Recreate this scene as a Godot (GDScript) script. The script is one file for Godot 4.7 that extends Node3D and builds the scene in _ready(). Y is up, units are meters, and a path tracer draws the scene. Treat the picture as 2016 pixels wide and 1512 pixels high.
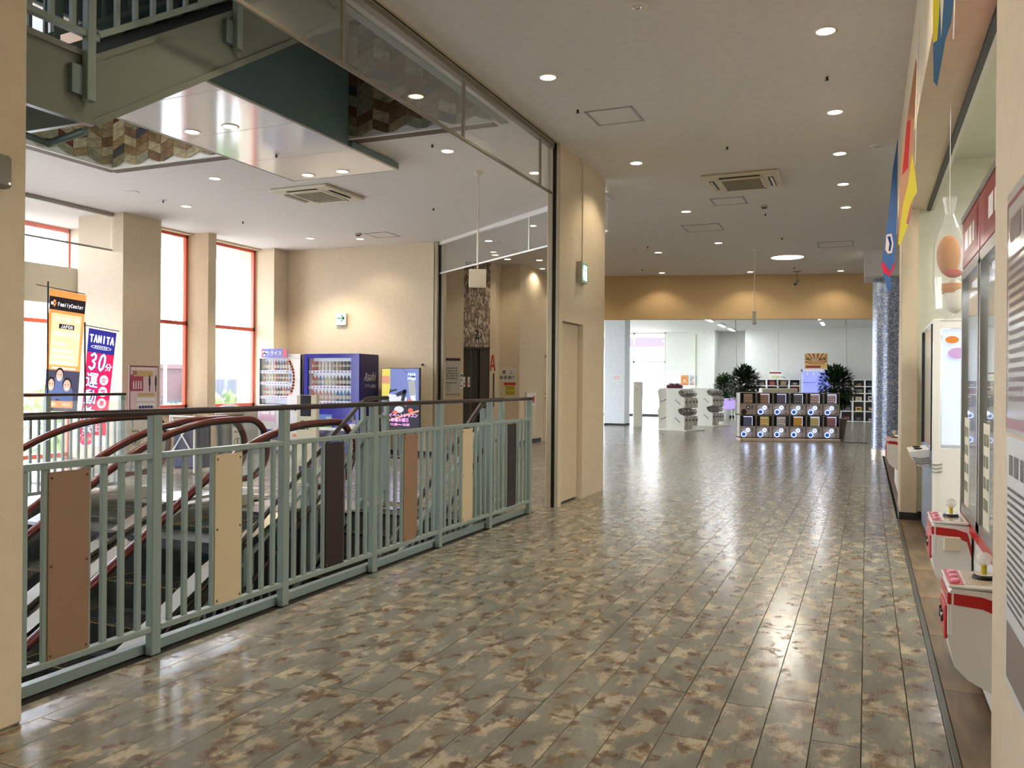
extends Node3D

# ---------------------------------------------------------------- mesh builder
class MB:
	var v := PackedVector3Array()
	var n := PackedVector3Array()
	var t := PackedVector2Array()
	var c := PackedColorArray()
	var ix := PackedInt32Array()
	var xf := Transform3D()
	var col := Color.WHITE
	var uvo := Vector2.ZERO
	func vert(p: Vector3, nn: Vector3, u := Vector2.ZERO) -> int:
		v.append(xf * p); n.append((xf.basis * nn).normalized()); t.append(u + uvo); c.append(col)
		return v.size() - 1
	# corners run counter-clockwise seen from outside
	func quad(a: Vector3, b: Vector3, cc: Vector3, d: Vector3, u := []) -> MB:
		var nn := (b - a).cross(cc - a)
		if nn.length_squared() < 1e-14: nn = (cc - a).cross(d - a)
		nn = nn.normalized()
		var w := a.distance_to(b); var h := a.distance_to(d)
		var uu: Array = u if u.size() == 4 else [Vector2(0, h), Vector2(w, h), Vector2(w, 0), Vector2(0, 0)]
		var i := vert(a, nn, uu[0]); vert(b, nn, uu[1]); vert(cc, nn, uu[2]); vert(d, nn, uu[3])
		ix.append_array([i, i + 2, i + 1, i, i + 3, i + 2])
		return self
	func tri(a: Vector3, b: Vector3, cc: Vector3) -> MB:
		var nn := (b - a).cross(cc - a).normalized()
		var i := vert(a, nn, Vector2(a.x, a.y)); vert(b, nn, Vector2(b.x, b.y)); vert(cc, nn, Vector2(cc.x, cc.y))
		ix.append_array([i, i + 2, i + 1])
		return self
	func box(o: Vector3, s: Vector3, bev := 0.0) -> MB:
		var h := s * 0.5
		if bev <= 0.0:
			var p := []
			for k in 8: p.append(o + Vector3(h.x * (1 if k & 1 else -1), h.y * (1 if k & 2 else -1), h.z * (1 if k & 4 else -1)))
			quad(p[4], p[5], p[7], p[6]); quad(p[1], p[0], p[2], p[3]); quad(p[5], p[1], p[3], p[7])
			quad(p[0], p[4], p[6], p[2]); quad(p[6], p[7], p[3], p[2]); quad(p[0], p[1], p[5], p[4])
			return self
		var b := minf(bev, minf(h.x, minf(h.y, h.z)) * 0.95)
		var g := h - Vector3(b, b, b)
		for ax in 3:
			for sg: float in [-1.0, 1.0]:
				var e := Vector3.ZERO; e[ax] = sg
				var a1 := Vector3.ZERO; a1[(ax + 1) % 3] = g[(ax + 1) % 3]
				var a2 := Vector3.ZERO; a2[(ax + 2) % 3] = g[(ax + 2) % 3]
				var f := o + e * h[ax]
				if sg > 0: quad(f - a1 - a2, f + a1 - a2, f + a1 + a2, f - a1 + a2)
				else: quad(f - a1 + a2, f + a1 + a2, f + a1 - a2, f - a1 - a2)
		for ax in 3:
			var i1 := (ax + 1) % 3; var i2 := (ax + 2) % 3
			for s1: float in [-1.0, 1.0]:
				for s2: float in [-1.0, 1.0]:
					var p1 := Vector3.ZERO; p1[i1] = s1 * h[i1]; p1[i2] = s2 * g[i2]
					var p2 := Vector3.ZERO; p2[i1] = s1 * g[i1]; p2[i2] = s2 * h[i2]
					var q := Vector3.ZERO; q[ax] = g[ax]
					_edge(o, p1, p2, q)
		for k in 8:
			var sx := 1.0 if k & 1 else -1.0; var sy := 1.0 if k & 2 else -1.0; var sz := 1.0 if k & 4 else -1.0
			var a := o + Vector3(sx * h.x, sy * g.y, sz * g.z); var bb := o + Vector3(sx * g.x, sy * h.y, sz * g.z); var cc := o + Vector3(sx * g.x, sy * g.y, sz * h.z)
			if sx * sy * sz > 0: tri(a, bb, cc)
			else: tri(a, cc, bb)
		return self
	func _edge(o: Vector3, p1: Vector3, p2: Vector3, q: Vector3) -> MB:
		var outw := p1 + p2
		var nn := (2.0 * q).cross(p2 - p1)
		if nn.dot(outw) > 0: quad(o + p1 - q, o + p1 + q, o + p2 + q, o + p2 - q)
		else: quad(o + p1 + q, o + p1 - q, o + p2 - q, o + p2 + q)
		return self
	# box between two points, section w (sideways) x h (up)
	func bar(a: Vector3, b: Vector3, w: float, h: float, up := Vector3.UP) -> MB:
		var d := (b - a); var L := d.length(); d = d.normalized()
		var side := up.cross(d)
		if side.length() < 0.01: side = Vector3.RIGHT
		side = side.normalized()
		var u := d.cross(side).normalized()
		var keep := xf
		xf = xf * Transform3D(Basis(side, u, d), (a + b) * 0.5)
		box(Vector3.ZERO, Vector3(w, h, L))
		xf = keep
		return self
	func tube(p: PackedVector3Array, r: float, seg := 10, flat := 1.0) -> MB:
		var m := p.size()
		var prev := Vector3.UP
		var rings := []
		for i in m:
			var d := (p[mini(i + 1, m - 1)] - p[maxi(i - 1, 0)]).normalized()
			if i == 0: prev = Vector3.RIGHT if absf(d.y) > 0.9 else Vector3.UP
			var side := prev.cross(d).normalized(); var u := d.cross(side).normalized(); prev = u
			var first := v.size()
			for k in seg + 1:
				var a := TAU * k / seg
				var nn := side * cos(a) + u * sin(a)
				vert(p[i] + side * cos(a) * r + u * sin(a) * r * flat, nn, Vector2(float(k) / seg, i))
			rings.append([first, d])
		for i in m - 1:
			for k in seg:
				var a: int = rings[i][0] + k; var b: int = rings[i + 1][0] + k
				ix.append_array([a, b + 1, a + 1, a, b, b + 1])
		for e in 2:
			var q: int = 0 if e == 0 else m - 1
			var d: Vector3 = rings[q][1] * (-1.0 if e == 0 else 1.0)
			var f: int = rings[q][0]
			var ctr := vert(p[q], d)
			var f2 := v.size()
			for k in seg + 1:
				v.append(v[f + k]); n.append((xf.basis * d).normalized()); t.append(Vector2.ZERO); c.append(col)
			for k in seg:
				if e == 0: ix.append_array([ctr, f2 + k, f2 + k + 1])
				else: ix.append_array([ctr, f2 + k + 1, f2 + k])
		return self
	func cyl(a: Vector3, b: Vector3, r: float, seg := 12) -> MB:
		return tube(PackedVector3Array([a, b]), r, seg)
	# profile of (radius, height) pairs turned about the y axis at o
	func lathe(o: Vector3, prof: Array, seg := 20) -> MB:
		var m := prof.size()
		for i in m - 1:
			var p0: Vector2 = prof[i]; var p1: Vector2 = prof[i + 1]
			var dn := Vector2(p1.y - p0.y, -(p1.x - p0.x))
			if dn.length() < 1e-9: continue
			dn = dn.normalized()
			var f := v.size()
			for k in seg + 1:
				var a := TAU * k / seg
				var dir := Vector3(cos(a), 0, sin(a))
				var nn := dir * dn.x + Vector3.UP * dn.y
				vert(o + dir * p0.x + Vector3.UP * p0.y, nn, Vector2(float(k) / seg, p0.y)); vert(o + dir * p1.x + Vector3.UP * p1.y, nn, Vector2(float(k) / seg, p1.y))
			for k in seg:
				var a := f + k * 2
				ix.append_array([a, a + 2, a + 3, a, a + 3, a + 1])
		return self
	func ball(o: Vector3, r: Vector3, seg := 14, rings := 8) -> MB:
		var f := v.size()
		for j in rings + 1:
			var th := PI * j / rings
			for k in seg + 1:
				var a := TAU * k / seg
				var d := Vector3(sin(th) * cos(a), cos(th), sin(th) * sin(a))
				vert(o + d * r, (d / r).normalized(), Vector2(float(k) / seg, float(j) / rings))
		for j in rings:
			for k in seg:
				var a := f + j * (seg + 1) + k; var b := a + seg + 1
				ix.append_array([a, b + 1, a + 1, a, b, b + 1])
		return self
	# polygon (counter-clockwise, x-y) drawn out from z0 to z1
	func prism(poly: PackedVector2Array, z0: float, z1: float) -> MB:
		var pp := poly
		if Geometry2D.is_polygon_clockwise(pp):
			pp = pp.duplicate(); pp.reverse()
		var tr := Geometry2D.triangulate_polygon(pp)
		for s in 2:
			var z := z1 if s == 0 else z0
			var nn := Vector3(0, 0, 1 if s == 0 else -1)
			var f := v.size()
			for q in pp: vert(Vector3(q.x, q.y, z), nn, Vector2(q.x, -q.y))
			for k in range(0, tr.size(), 3):
				var a := tr[k]; var b := tr[k + 1]; var d := tr[k + 2]
				var ccw := (pp[b] - pp[a]).cross(pp[d] - pp[a]) > 0
				if ccw == (s == 0): ix.append_array([f + a, f + d, f + b])
				else: ix.append_array([f + a, f + b, f + d])
		for k in pp.size():
			var a := pp[k]; var b := pp[(k + 1) % pp.size()]
			quad(Vector3(a.x, a.y, z1), Vector3(a.x, a.y, z0), Vector3(b.x, b.y, z0), Vector3(b.x, b.y, z1))
		return self
	# flat pen stroke on the x-y plane
	func pen(a: Vector2, b: Vector2, w: float, z := 0.0) -> MB:
		var d := (b - a).normalized() * w * 0.5
		var s := Vector2(-d.y, d.x)
		a -= d * 0.8; b += d * 0.8
		return quad(Vector3(a.x - s.x, a.y - s.y, z), Vector3(b.x - s.x, b.y - s.y, z), Vector3(b.x + s.x, b.y + s.y, z), Vector3(a.x + s.x, a.y + s.y, z))
	func disc(o: Vector2, r: Vector2, z := 0.0, seg := 20) -> MB:
		var f := vert(Vector3(o.x, o.y, z), Vector3.BACK)
		for k in seg + 1:
			var a := TAU * k / seg
			vert(Vector3(o.x + cos(a) * r.x, o.y + sin(a) * r.y, z), Vector3.BACK)
		for k in seg: ix.append_array([f, f + 2 + k, f + 1 + k])
		return self
	func ring(o: Vector2, r0: float, r1: float, z := 0.0, seg := 24) -> MB:
		for k in seg:
			var a := TAU * k / seg; var b := TAU * (k + 1) / seg
			quad(Vector3(o.x + cos(a) * r0, o.y + sin(a) * r0, z), Vector3(o.x + cos(a) * r1, o.y + sin(a) * r1, z), Vector3(o.x + cos(b) * r1, o.y + sin(b) * r1, z), Vector3(o.x + cos(b) * r0, o.y + sin(b) * r0, z))
		return self
	func rect(x0: float, y0: float, x1: float, y1: float, z := 0.0) -> MB:
		return quad(Vector3(x0, y0, z), Vector3(x1, y0, z), Vector3(x1, y1, z), Vector3(x0, y1, z))
	func mesh() -> ArrayMesh:
		var a := []
		a.resize(Mesh.ARRAY_MAX)
		a[Mesh.ARRAY_VERTEX] = v; a[Mesh.ARRAY_NORMAL] = n; a[Mesh.ARRAY_TEX_UV] = t; a[Mesh.ARRAY_COLOR] = c; a[Mesh.ARRAY_INDEX] = ix
		var m := ArrayMesh.new()
		m.add_surface_from_arrays(Mesh.PRIMITIVE_TRIANGLES, a)
		return m

# ---------------------------------------------------------------- nodes
var taken := {}
var mats := {}
var rng := RandomNumberGenerator.new()

func numbered(called: String) -> String:
	var k: int = taken.get(called, 0)
	taken[called] = k + 1
	return called if k == 0 else "%s_%03d" % [called, k]

func thing(called: String, label: String, category: String, at := Vector3.ZERO, turn := 0.0, group := "") -> Node3D:
	var o := Node3D.new()
	o.name = numbered(called)
	add_child(o)
	o.position = at; o.rotation_degrees.y = turn
	o.set_meta("label", label); o.set_meta("category", category)
	if group: o.set_meta("group", group)
	return o

func struct(called: String, at := Vector3.ZERO, turn := 0.0) -> Node3D:
	var o := Node3D.new()
	o.name = numbered(called)
	add_child(o)
	o.position = at; o.rotation_degrees.y = turn
	o.set_meta("kind", "structure")
	return o

func part(parent: Node3D, called: String, m: MB, material: Material, at := Vector3.ZERO, label := "") -> MeshInstance3D:
	return piece(parent, called, m.mesh(), material, Transform3D(Basis(), at), label)

func piece(parent: Node3D, called: String, m: Mesh, material: Material, xf := Transform3D(), label := "") -> MeshInstance3D:
	var o := MeshInstance3D.new()
	o.name = called; o.mesh = m; o.material_override = material
	parent.add_child(o, true)
	o.transform = xf
	if label: o.set_meta("label", label)
	return o

func bx(o: Vector3, s: Vector3, bev := 0.0) -> MB:
	return MB.new().box(o, s, bev)

# box by its two corners
func bc(a: Vector3, b: Vector3, bev := 0.0) -> MB:
	return MB.new().box((a + b) * 0.5, (b - a).abs(), bev)

func mat(key: String, col: Color, rough := 0.6, metal := 0.0, spec := 0.5) -> StandardMaterial3D:
	if mats.has(key): return mats[key]
	var m := StandardMaterial3D.new()
	m.resource_name = key; m.albedo_color = col; m.roughness = rough; m.metallic = metal; m.metallic_specular = spec
	mats[key] = m
	return m

func rgb(r: int, g: int, b: int) -> Color:
	return Color(r / 255.0, g / 255.0, b / 255.0)

func glass(key: String, col: Color, a: float, rough := 0.02) -> StandardMaterial3D:
	var m := mat(key, Color(col.r, col.g, col.b, a), rough)
	m.transparency = BaseMaterial3D.TRANSPARENCY_ALPHA
	return m

func glow(key: String, col: Color, e: float) -> StandardMaterial3D:
	var m := mat(key, col, 0.5)
	m.emission_enabled = true; m.emission = col; m.emission_energy_multiplier = e
	return m

func vcol(key: String, rough := 0.6, metal := 0.0) -> StandardMaterial3D:
	var m := mat(key, Color.WHITE, rough, metal)
	m.vertex_color_use_as_albedo = true
	return m

func noise(sd: int, freq: float, oct := 4) -> FastNoiseLite:
	var f := FastNoiseLite.new()
	f.seed = sd; f.frequency = freq; f.fractal_octaves = oct; f.noise_type = FastNoiseLite.TYPE_SIMPLEX_SMOOTH
	return f

# stretched noise picture as bytes (L8)
func noise_bytes(sd: int, freq: float, w: int, h: int, sx := 1.0, sy := 1.0, oct := 4) -> PackedByteArray:
	var im := noise(sd, freq, oct).get_image(int(w / sx), int(h / sy), false, false, true)
	im.resize(w, h, Image.INTERPOLATE_CUBIC)
	im.convert(Image.FORMAT_L8)
	return im.get_data()

func wall_mat(key: String, col: Color, rough := 0.75, bump := 0.02, scale := 1.2) -> StandardMaterial3D:
	if mats.has(key): return mats[key]
	var m := mat(key, col, rough, 0.0, 0.35)
	m.uv1_triplanar = true; m.uv1_world_triplanar = true
	m.uv1_scale = Vector3(scale, scale, scale)
	m.albedo_texture = wall_tex(); m.heightmap_enabled = true; m.heightmap_texture = wall_bump(); m.heightmap_scale = bump
	return m

var _wt: ImageTexture
var _wb: ImageTexture
func wall_tex() -> ImageTexture:
	if _wt: return _wt
	var w := 512
	var a := noise_bytes(3, 0.012, w, w); var b := noise_bytes(4, 0.12, w, w)
	var d := PackedByteArray(); d.resize(w * w * 3)
	for i in w * w:
		var k := 247.0 + (a[i] - 128) * 0.035 + (b[i] - 128) * 0.025
		var q := int(clampf(k, 0, 255))
		d[i * 3] = q; d[i * 3 + 1] = q; d[i * 3 + 2] = q
	_wt = ImageTexture.create_from_image(Image.create_from_data(w, w, false, Image.FORMAT_RGB8, d))
	return _wt
func wall_bump() -> ImageTexture:
	if _wb: return _wb
	_wb = ImageTexture.create_from_image(Image.create_from_data(512, 512, false, Image.FORMAT_L8, noise_bytes(9, 0.09, 512, 512, 1, 1, 3)))
	return _wb

# ---------------------------------------------------------------- lettering
const STROKES := {
	"A": "10,95 50,8 90,95;26,62 74,62",
	"C": "86,24 62,8 34,10 14,36 14,66 34,92 62,94 86,78",
	"D": "16,8 16,94;16,8 56,10 84,34 84,66 56,92 16,94",
	"E": "82,10 18,10 18,92 82,92;18,50 72,50",
	"F": "82,10 20,10 20,95;20,50 72,50",
	"I": "50,8 50,95",
	"J": "74,8 74,72 56,94 32,92 18,74",
	"L": "22,8 22,92 82,92",
	"M": "10,95 10,10 50,66 90,10 90,95",
	"N": "14,95 14,10 86,92 86,8",
	"O": "50,8 22,22 12,50 22,80 50,94 78,80 88,50 78,22 50,8",
	"P": "20,95 20,10 64,10 82,28 64,50 20,50",
	"S": "82,22 58,8 30,10 18,28 32,46 66,54 84,72 68,92 38,94 16,80",
	"T": "10,12 90,12;50,12 50,95",
	"U": "14,8 14,70 34,94 66,94 86,70 86,8",
	"V": "10,8 50,94 90,8",
	"a": "20,44 46,34 70,42 76,60 76,94;76,58 40,60 20,76 34,94 60,92 76,76",
	"e": "20,64 80,62 72,40 48,34 24,44 18,66 28,88 54,95 78,84",
	"i": "50,36 50,95;50,12 50,18",
	"l": "50,6 50,95",
	"m": "10,95 10,36;10,50 30,36 46,42 50,56 50,95;50,50 70,36 86,42 90,56 90,95",
	"n": "20,95 20,36;20,52 44,36 70,42 78,60 78,95",
	"r": "32,95 32,36;32,54 52,38 74,36",
	"s": "76,44 50,34 26,44 34,60 66,66 76,82 54,95 24,86",
	"t": "46,12 46,80 60,94 78,90;22,36 74,36",
	"y": "16,36 48,86;82,36 48,86 34,112 18,114",
	"0": "50,6 26,18 16,50 26,82 50,95 74,82 84,50 74,18 50,6",
	"1": "34,22 54,8 54,95",
	"3": "20,18 48,6 76,18 76,36 46,48;46,48 80,62 80,80 50,95 18,84",
	"4": "66,95 66,8 14,66 90,66",
	"5": "78,10 28,10 24,48 56,42 80,60 74,84 48,95 20,86",
	"7": "16,10 84,10 44,95",
	"-": "26,54 74,54",
	"上": "50,8 50,88;50,42 85,42;8,88 94,88", "屋": "15,10 88,10;88,10 88,28;15,28 88,28;15,10 15,50 5,92;24,42 90,42;50,42 32,58;30,60 84,56;70,48 88,64;57,62 57,90;30,74 86,74;20,91 94,91",
	"駐": "12,8 12,58;12,8 44,8;12,25 42,25;12,42 42,42;28,8 28,58;10,58 46,58 42,92 34,88;8,70 6,90;18,70 18,84;27,70 28,82;36,70 38,80;66,6 74,18;52,26 96,26;56,56 92,56;74,26 74,90;48,90 98,90",
	"車": "12,18 88,18;22,32 78,32;22,32 22,66;78,32 78,66;22,49 78,49;22,66 78,66;6,80 94,80;50,6 50,96",
	"場": "20,10 20,80;6,36 36,36;4,84 38,72;50,8 90,8;50,8 50,40;90,8 90,40;50,24 90,24;50,40 90,40;42,52 98,52;58,52 40,76;52,64 92,64 86,94 76,88;66,64 48,90;80,64 62,94",
	"行": "30,6 8,28;34,30 6,58;22,48 22,95;48,16 90,16;42,40 96,40;74,40 74,92 62,86",
	"運": "38,8 38,20;38,8 94,8;94,8 92,20;46,22 90,22;48,32 86,32;48,32 48,60;86,32 86,60;48,46 86,46;48,60 86,60;40,70 94,70;67,16 67,82;14,10 26,22;6,40 24,40;24,40 24,76 8,90;24,78 44,90 96,92",
	"動": "48,6 10,14;4,24 56,24;10,34 50,34;10,34 10,58;50,34 50,58;10,46 50,46;10,58 50,58;30,12 30,90;10,72 50,72;4,92 56,86;58,34 94,34 90,90 78,84;74,8 74,50 56,94",
	"教": "10,20 50,20;30,6 30,36;4,36 58,36;54,14 8,66;16,54 46,54 32,66;32,66 32,92 22,88;4,78 56,72;68,6 54,40;62,28 96,28;86,28 74,66 52,94;62,46 76,76 98,94",
	"室": "50,2 50,12;8,14 8,30;8,14 92,14;92,14 90,28;22,32 78,32;46,32 26,52;24,54 80,50;66,42 84,60;50,56 50,90;20,70 80,70;6,92 94,92",
	"分": "38,8 6,48;60,8 96,46;24,50 76,50 70,92 56,86;46,50 36,76 12,96", "女": "44,6 24,60 80,94;72,30 56,72 14,94;6,34 94,34",
	"性": "22,6 22,96;10,30 6,50;32,26 40,42;56,14 46,44;50,30 92,30;72,8 72,92;54,60 90,60;42,92 98,92",
	"専": "14,16 86,16;22,28 78,28;22,28 22,58;78,28 78,58;22,43 78,43;22,58 78,58;50,4 50,58;6,70 94,70;68,58 68,94 54,90;26,76 40,90",
	"用": "18,12 18,60 6,94;18,12 86,12;86,12 86,92 72,90;18,36 86,36;18,60 86,60;52,12 52,92",
	"ア": "14,18 86,18 62,44;50,34 46,62 20,90", "サ": "8,34 92,34;30,10 30,58;70,10 70,56 36,94", "ヒ": "22,12 22,84 84,84;22,46 78,36",
	"飲": "26,6 4,34;28,8 50,28;26,28 26,38;12,42 44,42;12,42 12,92;44,42 44,64;12,53 44,53;12,64 44,64;12,92 48,76;66,6 54,38;62,24 94,24 88,44;74,36 70,66 50,94;74,58 98,94",
	"料": "24,8 24,92;8,18 14,34;42,16 36,34;4,46 48,46;24,50 4,82;26,52 46,72;56,16 66,28;54,40 66,50;52,70 98,62;84,8 84,96",
	"プ": "12,20 78,20 60,66 28,92;90,6 98,12 92,20 84,14 90,6", "ラ": "22,12 80,12;14,38 84,38 66,74 30,94", "イ": "78,10 12,54;50,36 50,94",
	"ベ": "6,60 36,30 94,80;66,14 76,28;80,8 90,22", "ー": "10,50 90,50", "ト": "40,8 40,94;40,40 78,58", "レ": "26,10 26,86 88,46",
	"ッ": "20,36 28,58;48,30 54,52;82,34 72,70 36,92", "ス": "18,18 78,18 56,56 12,90;56,56 90,90", "ン": "16,18 38,34;12,86 50,74 88,26", "〜": "6,56 28,40 50,50 72,60 94,44",
	"毎": "34,6 12,34;28,20 86,20;26,34 80,34 74,84;26,34 18,84;6,58 96,58;18,84 80,84;50,34 44,84",
	"週": "14,10 24,22;6,40 22,40 22,76 6,90;22,78 42,90 96,92;38,14 38,60 30,80;38,14 90,14 90,78 80,74;46,28 82,28;64,18 64,42;46,42 82,42;50,54 78,54;50,54 50,72;78,54 78,72;50,72 78,72",
	"水": "50,6 50,92 38,86;10,32 38,32 10,80;84,22 56,48;56,40 94,86",
	"曜": "8,16 34,16;8,16 8,84;34,16 34,84;8,48 34,48;8,84 34,84;44,10 66,10 64,36;48,22 64,22;74,10 96,10 94,36;78,22 94,22;52,42 42,62;50,52 50,96;50,54 94,54;50,66 92,66;50,78 92,78;50,93 96,93;72,42 72,93",
	"日": "22,10 22,92;78,10 78,92;22,10 78,10;22,50 78,50;22,92 78,92",
}

# brush lettering: one mesh for the whole line, centred at o, size s, pen weight w (share of s)
func brush(mb: MB, text: String, o: Vector2, s: float, w := 0.11, z := 0.0, vertical := false, pitch := 1.05) -> MB:
	var count := text.length()
	for k in count:
		var off := (k - (count - 1) * 0.5) * s * pitch
		var at := o + (Vector2(0, -off) if vertical else Vector2(off, 0))
		if not STROKES.has(text[k]): continue
		for st: String in String(STROKES[text[k]]).split(";"):
			var last := Vector2.INF
			for q: String in st.split(" "):
				var ab := q.split(",")
				var p := at + Vector2(float(ab[0]) / 100.0 - 0.5, 0.5 - float(ab[1]) / 100.0) * s
				if last != Vector2.INF: mb.pen(last, p, w * s, z)
				last = p
	return mb

# ---- prints on cloth: drawn into a picture, x and y from 0 to 1, y down
class Print:
	var im: Image
	var w: int
	var h: int
	func _init(ww: int, hh: int, col: Color) -> void:
		w = ww; h = hh
		im = Image.create(w, h, false, Image.FORMAT_RGB8); im.fill(col)
	func rect(x0: float, y0: float, x1: float, y1: float, col: Color) -> void:
		im.fill_rect(Rect2i(int(x0 * w), int(y0 * h), maxi(1, int((x1 - x0) * w)), maxi(1, int((y1 - y0) * h))), col)
	func oval(x: float, y: float, rx: float, ry: float, col: Color) -> void:
		for j in range(maxi(0, int((y - ry) * h)), mini(h, int((y + ry) * h) + 1)):
			for i in range(maxi(0, int((x - rx) * w)), mini(w, int((x + rx) * w) + 1)):
				if pow((i + 0.5) / w / rx - x / rx, 2) + pow((j + 0.5) / h / ry - y / ry, 2) < 1.0: im.set_pixel(i, j, col)
	func line(a: Vector2, b: Vector2, t: float, col: Color) -> void: # in pixels
		var r := t * 0.5
		for j in range(maxi(0, int(minf(a.y, b.y) - r)), mini(h, int(maxf(a.y, b.y) + r) + 2)):
			for i in range(maxi(0, int(minf(a.x, b.x) - r)), mini(w, int(maxf(a.x, b.x) + r) + 2)):
				var p := Vector2(i + 0.5, j + 0.5)
				if p.distance_to(Geometry2D.get_closest_point_to_segment(p, a, b)) < r: im.set_pixel(i, j, col)

# characters on a print; size in pixels; adv = advance per character as a share of size
func stamp(p: Print, text: String, cx: float, cy: float, size: float, weight: float, col: Color, adv := 1.05, wide := 1.0, slant := 0.0, down := false) -> void:
	var n := text.length()
	for k in n:
		if not STROKES.has(text[k]): continue
		var off := (k - (n - 1) * 0.5) * size * adv
		var o := Vector2(cx * p.w + (0.0 if down else off), cy * p.h + (off if down else 0.0))
		for st: String in String(STROKES[text[k]]).split(";"):
			var last := Vector2.INF
			for q: String in st.split(" "):
				var ab := q.split(",")
				var v := Vector2(float(ab[0]) / 100.0 - 0.5, float(ab[1]) / 100.0 - 0.5)
				var at := o + Vector2((v.x * wide - v.y * slant) * size, v.y * size)
				if last != Vector2.INF: p.line(last, at, weight * size, col)
				last = at

var fonts := {}
func letters(parent: Node3D, text: String, at: Vector3, height: float, material: Material, bold := true, serif := false, width := 1.0, called := "lettering", slant := 0.0) -> MeshInstance3D:
	var key := "%s%s" % [bold, serif]
	if not fonts.has(key):
		var f := SystemFont.new()
		f.font_names = PackedStringArray(["Droid Serif" if serif else "Droid Sans"])
		f.font_weight = 700 if bold else 400
		fonts[key] = f
	var tm := TextMesh.new()
	tm.text = text; tm.font = fonts[key]; tm.font_size = 64; tm.pixel_size = height / 46.0; tm.depth = 0.001; tm.curve_step = 2.0
	var b := Basis(Vector3(width, 0, 0), Vector3(slant, 1, 0), Vector3(0, 0, 1))
	return piece(parent, called, tm, material, Transform3D(b, at))

# small print that cannot be read: rows of short dashes
func dashes(mb: MB, x0: float, x1: float, y: float, h: float, z := 0.0) -> MB:
	var x := x0
	while x < x1 - h:
		var w := rng.randf_range(0.6, 1.6) * h
		mb.rect(x, y - h * 0.5, minf(x + w, x1), y + h * 0.5, z)
		x += w + h * rng.randf_range(0.25, 0.6)
	return mb

# ---------------------------------------------------------------- the scene
const FLOOR_EDGE := -3.3
const VOID_END := -7.75
const CEIL := 4.0
var beige: StandardMaterial3D
var cream: StandardMaterial3D
var ceiling_white: StandardMaterial3D
var steel_green: StandardMaterial3D
var rail_dark: StandardMaterial3D
var brushed: StandardMaterial3D
var black_rubber: StandardMaterial3D

func _ready() -> void:
	rng.seed = 7
	var cam := Camera3D.new()
	cam.name = "camera"
	cam.position = Vector3(0, 1.35, 0)
	cam.rotation = Vector3(0, atan(698.0 / 1650.0), 0.008)
	cam.fov = rad_to_deg(2.0 * atan(756.0 / 1650.0))
	cam.near = 0.05; cam.far = 600.0; cam.current = true
	add_child(cam)
	var env := Environment.new()
	env.background_mode = Environment.BG_SKY
	var sky := Sky.new()
	var sm := ProceduralSkyMaterial.new()
	sm.sky_top_color = rgb(196, 214, 240); sm.sky_horizon_color = rgb(246, 248, 252); sm.sky_curve = 0.2
	sm.ground_bottom_color = rgb(150, 146, 138); sm.ground_horizon_color = rgb(226, 226, 222); sm.ground_curve = 0.1
	sm.sky_energy_multiplier = 1.0; sm.ground_energy_multiplier = 1.0; sm.energy_multiplier = 21.0
	sky.sky_material = sm
	env.sky = sky
	env.tonemap_mode = Environment.TONE_MAPPER_LINEAR
	env.tonemap_exposure = 1.0
	env.sdfgi_enabled = true; env.ssao_enabled = true; env.ssil_enabled = true
	var we := WorldEnvironment.new()
	we.name = "world"; we.environment = env
	add_child(we)
	var sun := DirectionalLight3D.new()
	sun.name = "sun"
	sun.light_color = rgb(255, 246, 230); sun.light_energy = 6.0; sun.light_angular_distance = 0.6; sun.shadow_enabled = true
	sun.rotation_degrees = Vector3(-66, 100, 0)
	add_child(sun)
	materials()
	floors()
	walls()
	ceilings()
	far_room()
	upper_void()
	downlights()
	shop_lamps()
	ceiling_fittings()
	smoke_curtains()
	guard_rail()
	stairs_down()
	escalators()
	stairs_up()
	far_guard_rail()
	vending_corner()
	lobby()
	banners()
	capsule_bank()
	far_things()
	arcade()
	flags()
	outside()

func materials() -> void:
	beige = wall_mat("beige wall paint", rgb(222, 206, 180))
	cream = wall_mat("cream pillar paint", rgb(222, 204, 176), 0.7)
	ceiling_white = wall_mat("ceiling paint", rgb(228, 224, 220), 0.85)
	steel_green = mat("sage green painted steel", rgb(132, 147, 141), 0.38)
	rail_dark = mat("dark brown handrail", rgb(44, 33, 30), 0.28)
	brushed = mat("brushed stainless steel", rgb(190, 184, 172), 0.3, 1.0)
	brushed.anisotropy_enabled = true; brushed.anisotropy = 0.6
	black_rubber = mat("black rubber", rgb(16, 16, 17), 0.5)

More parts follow.
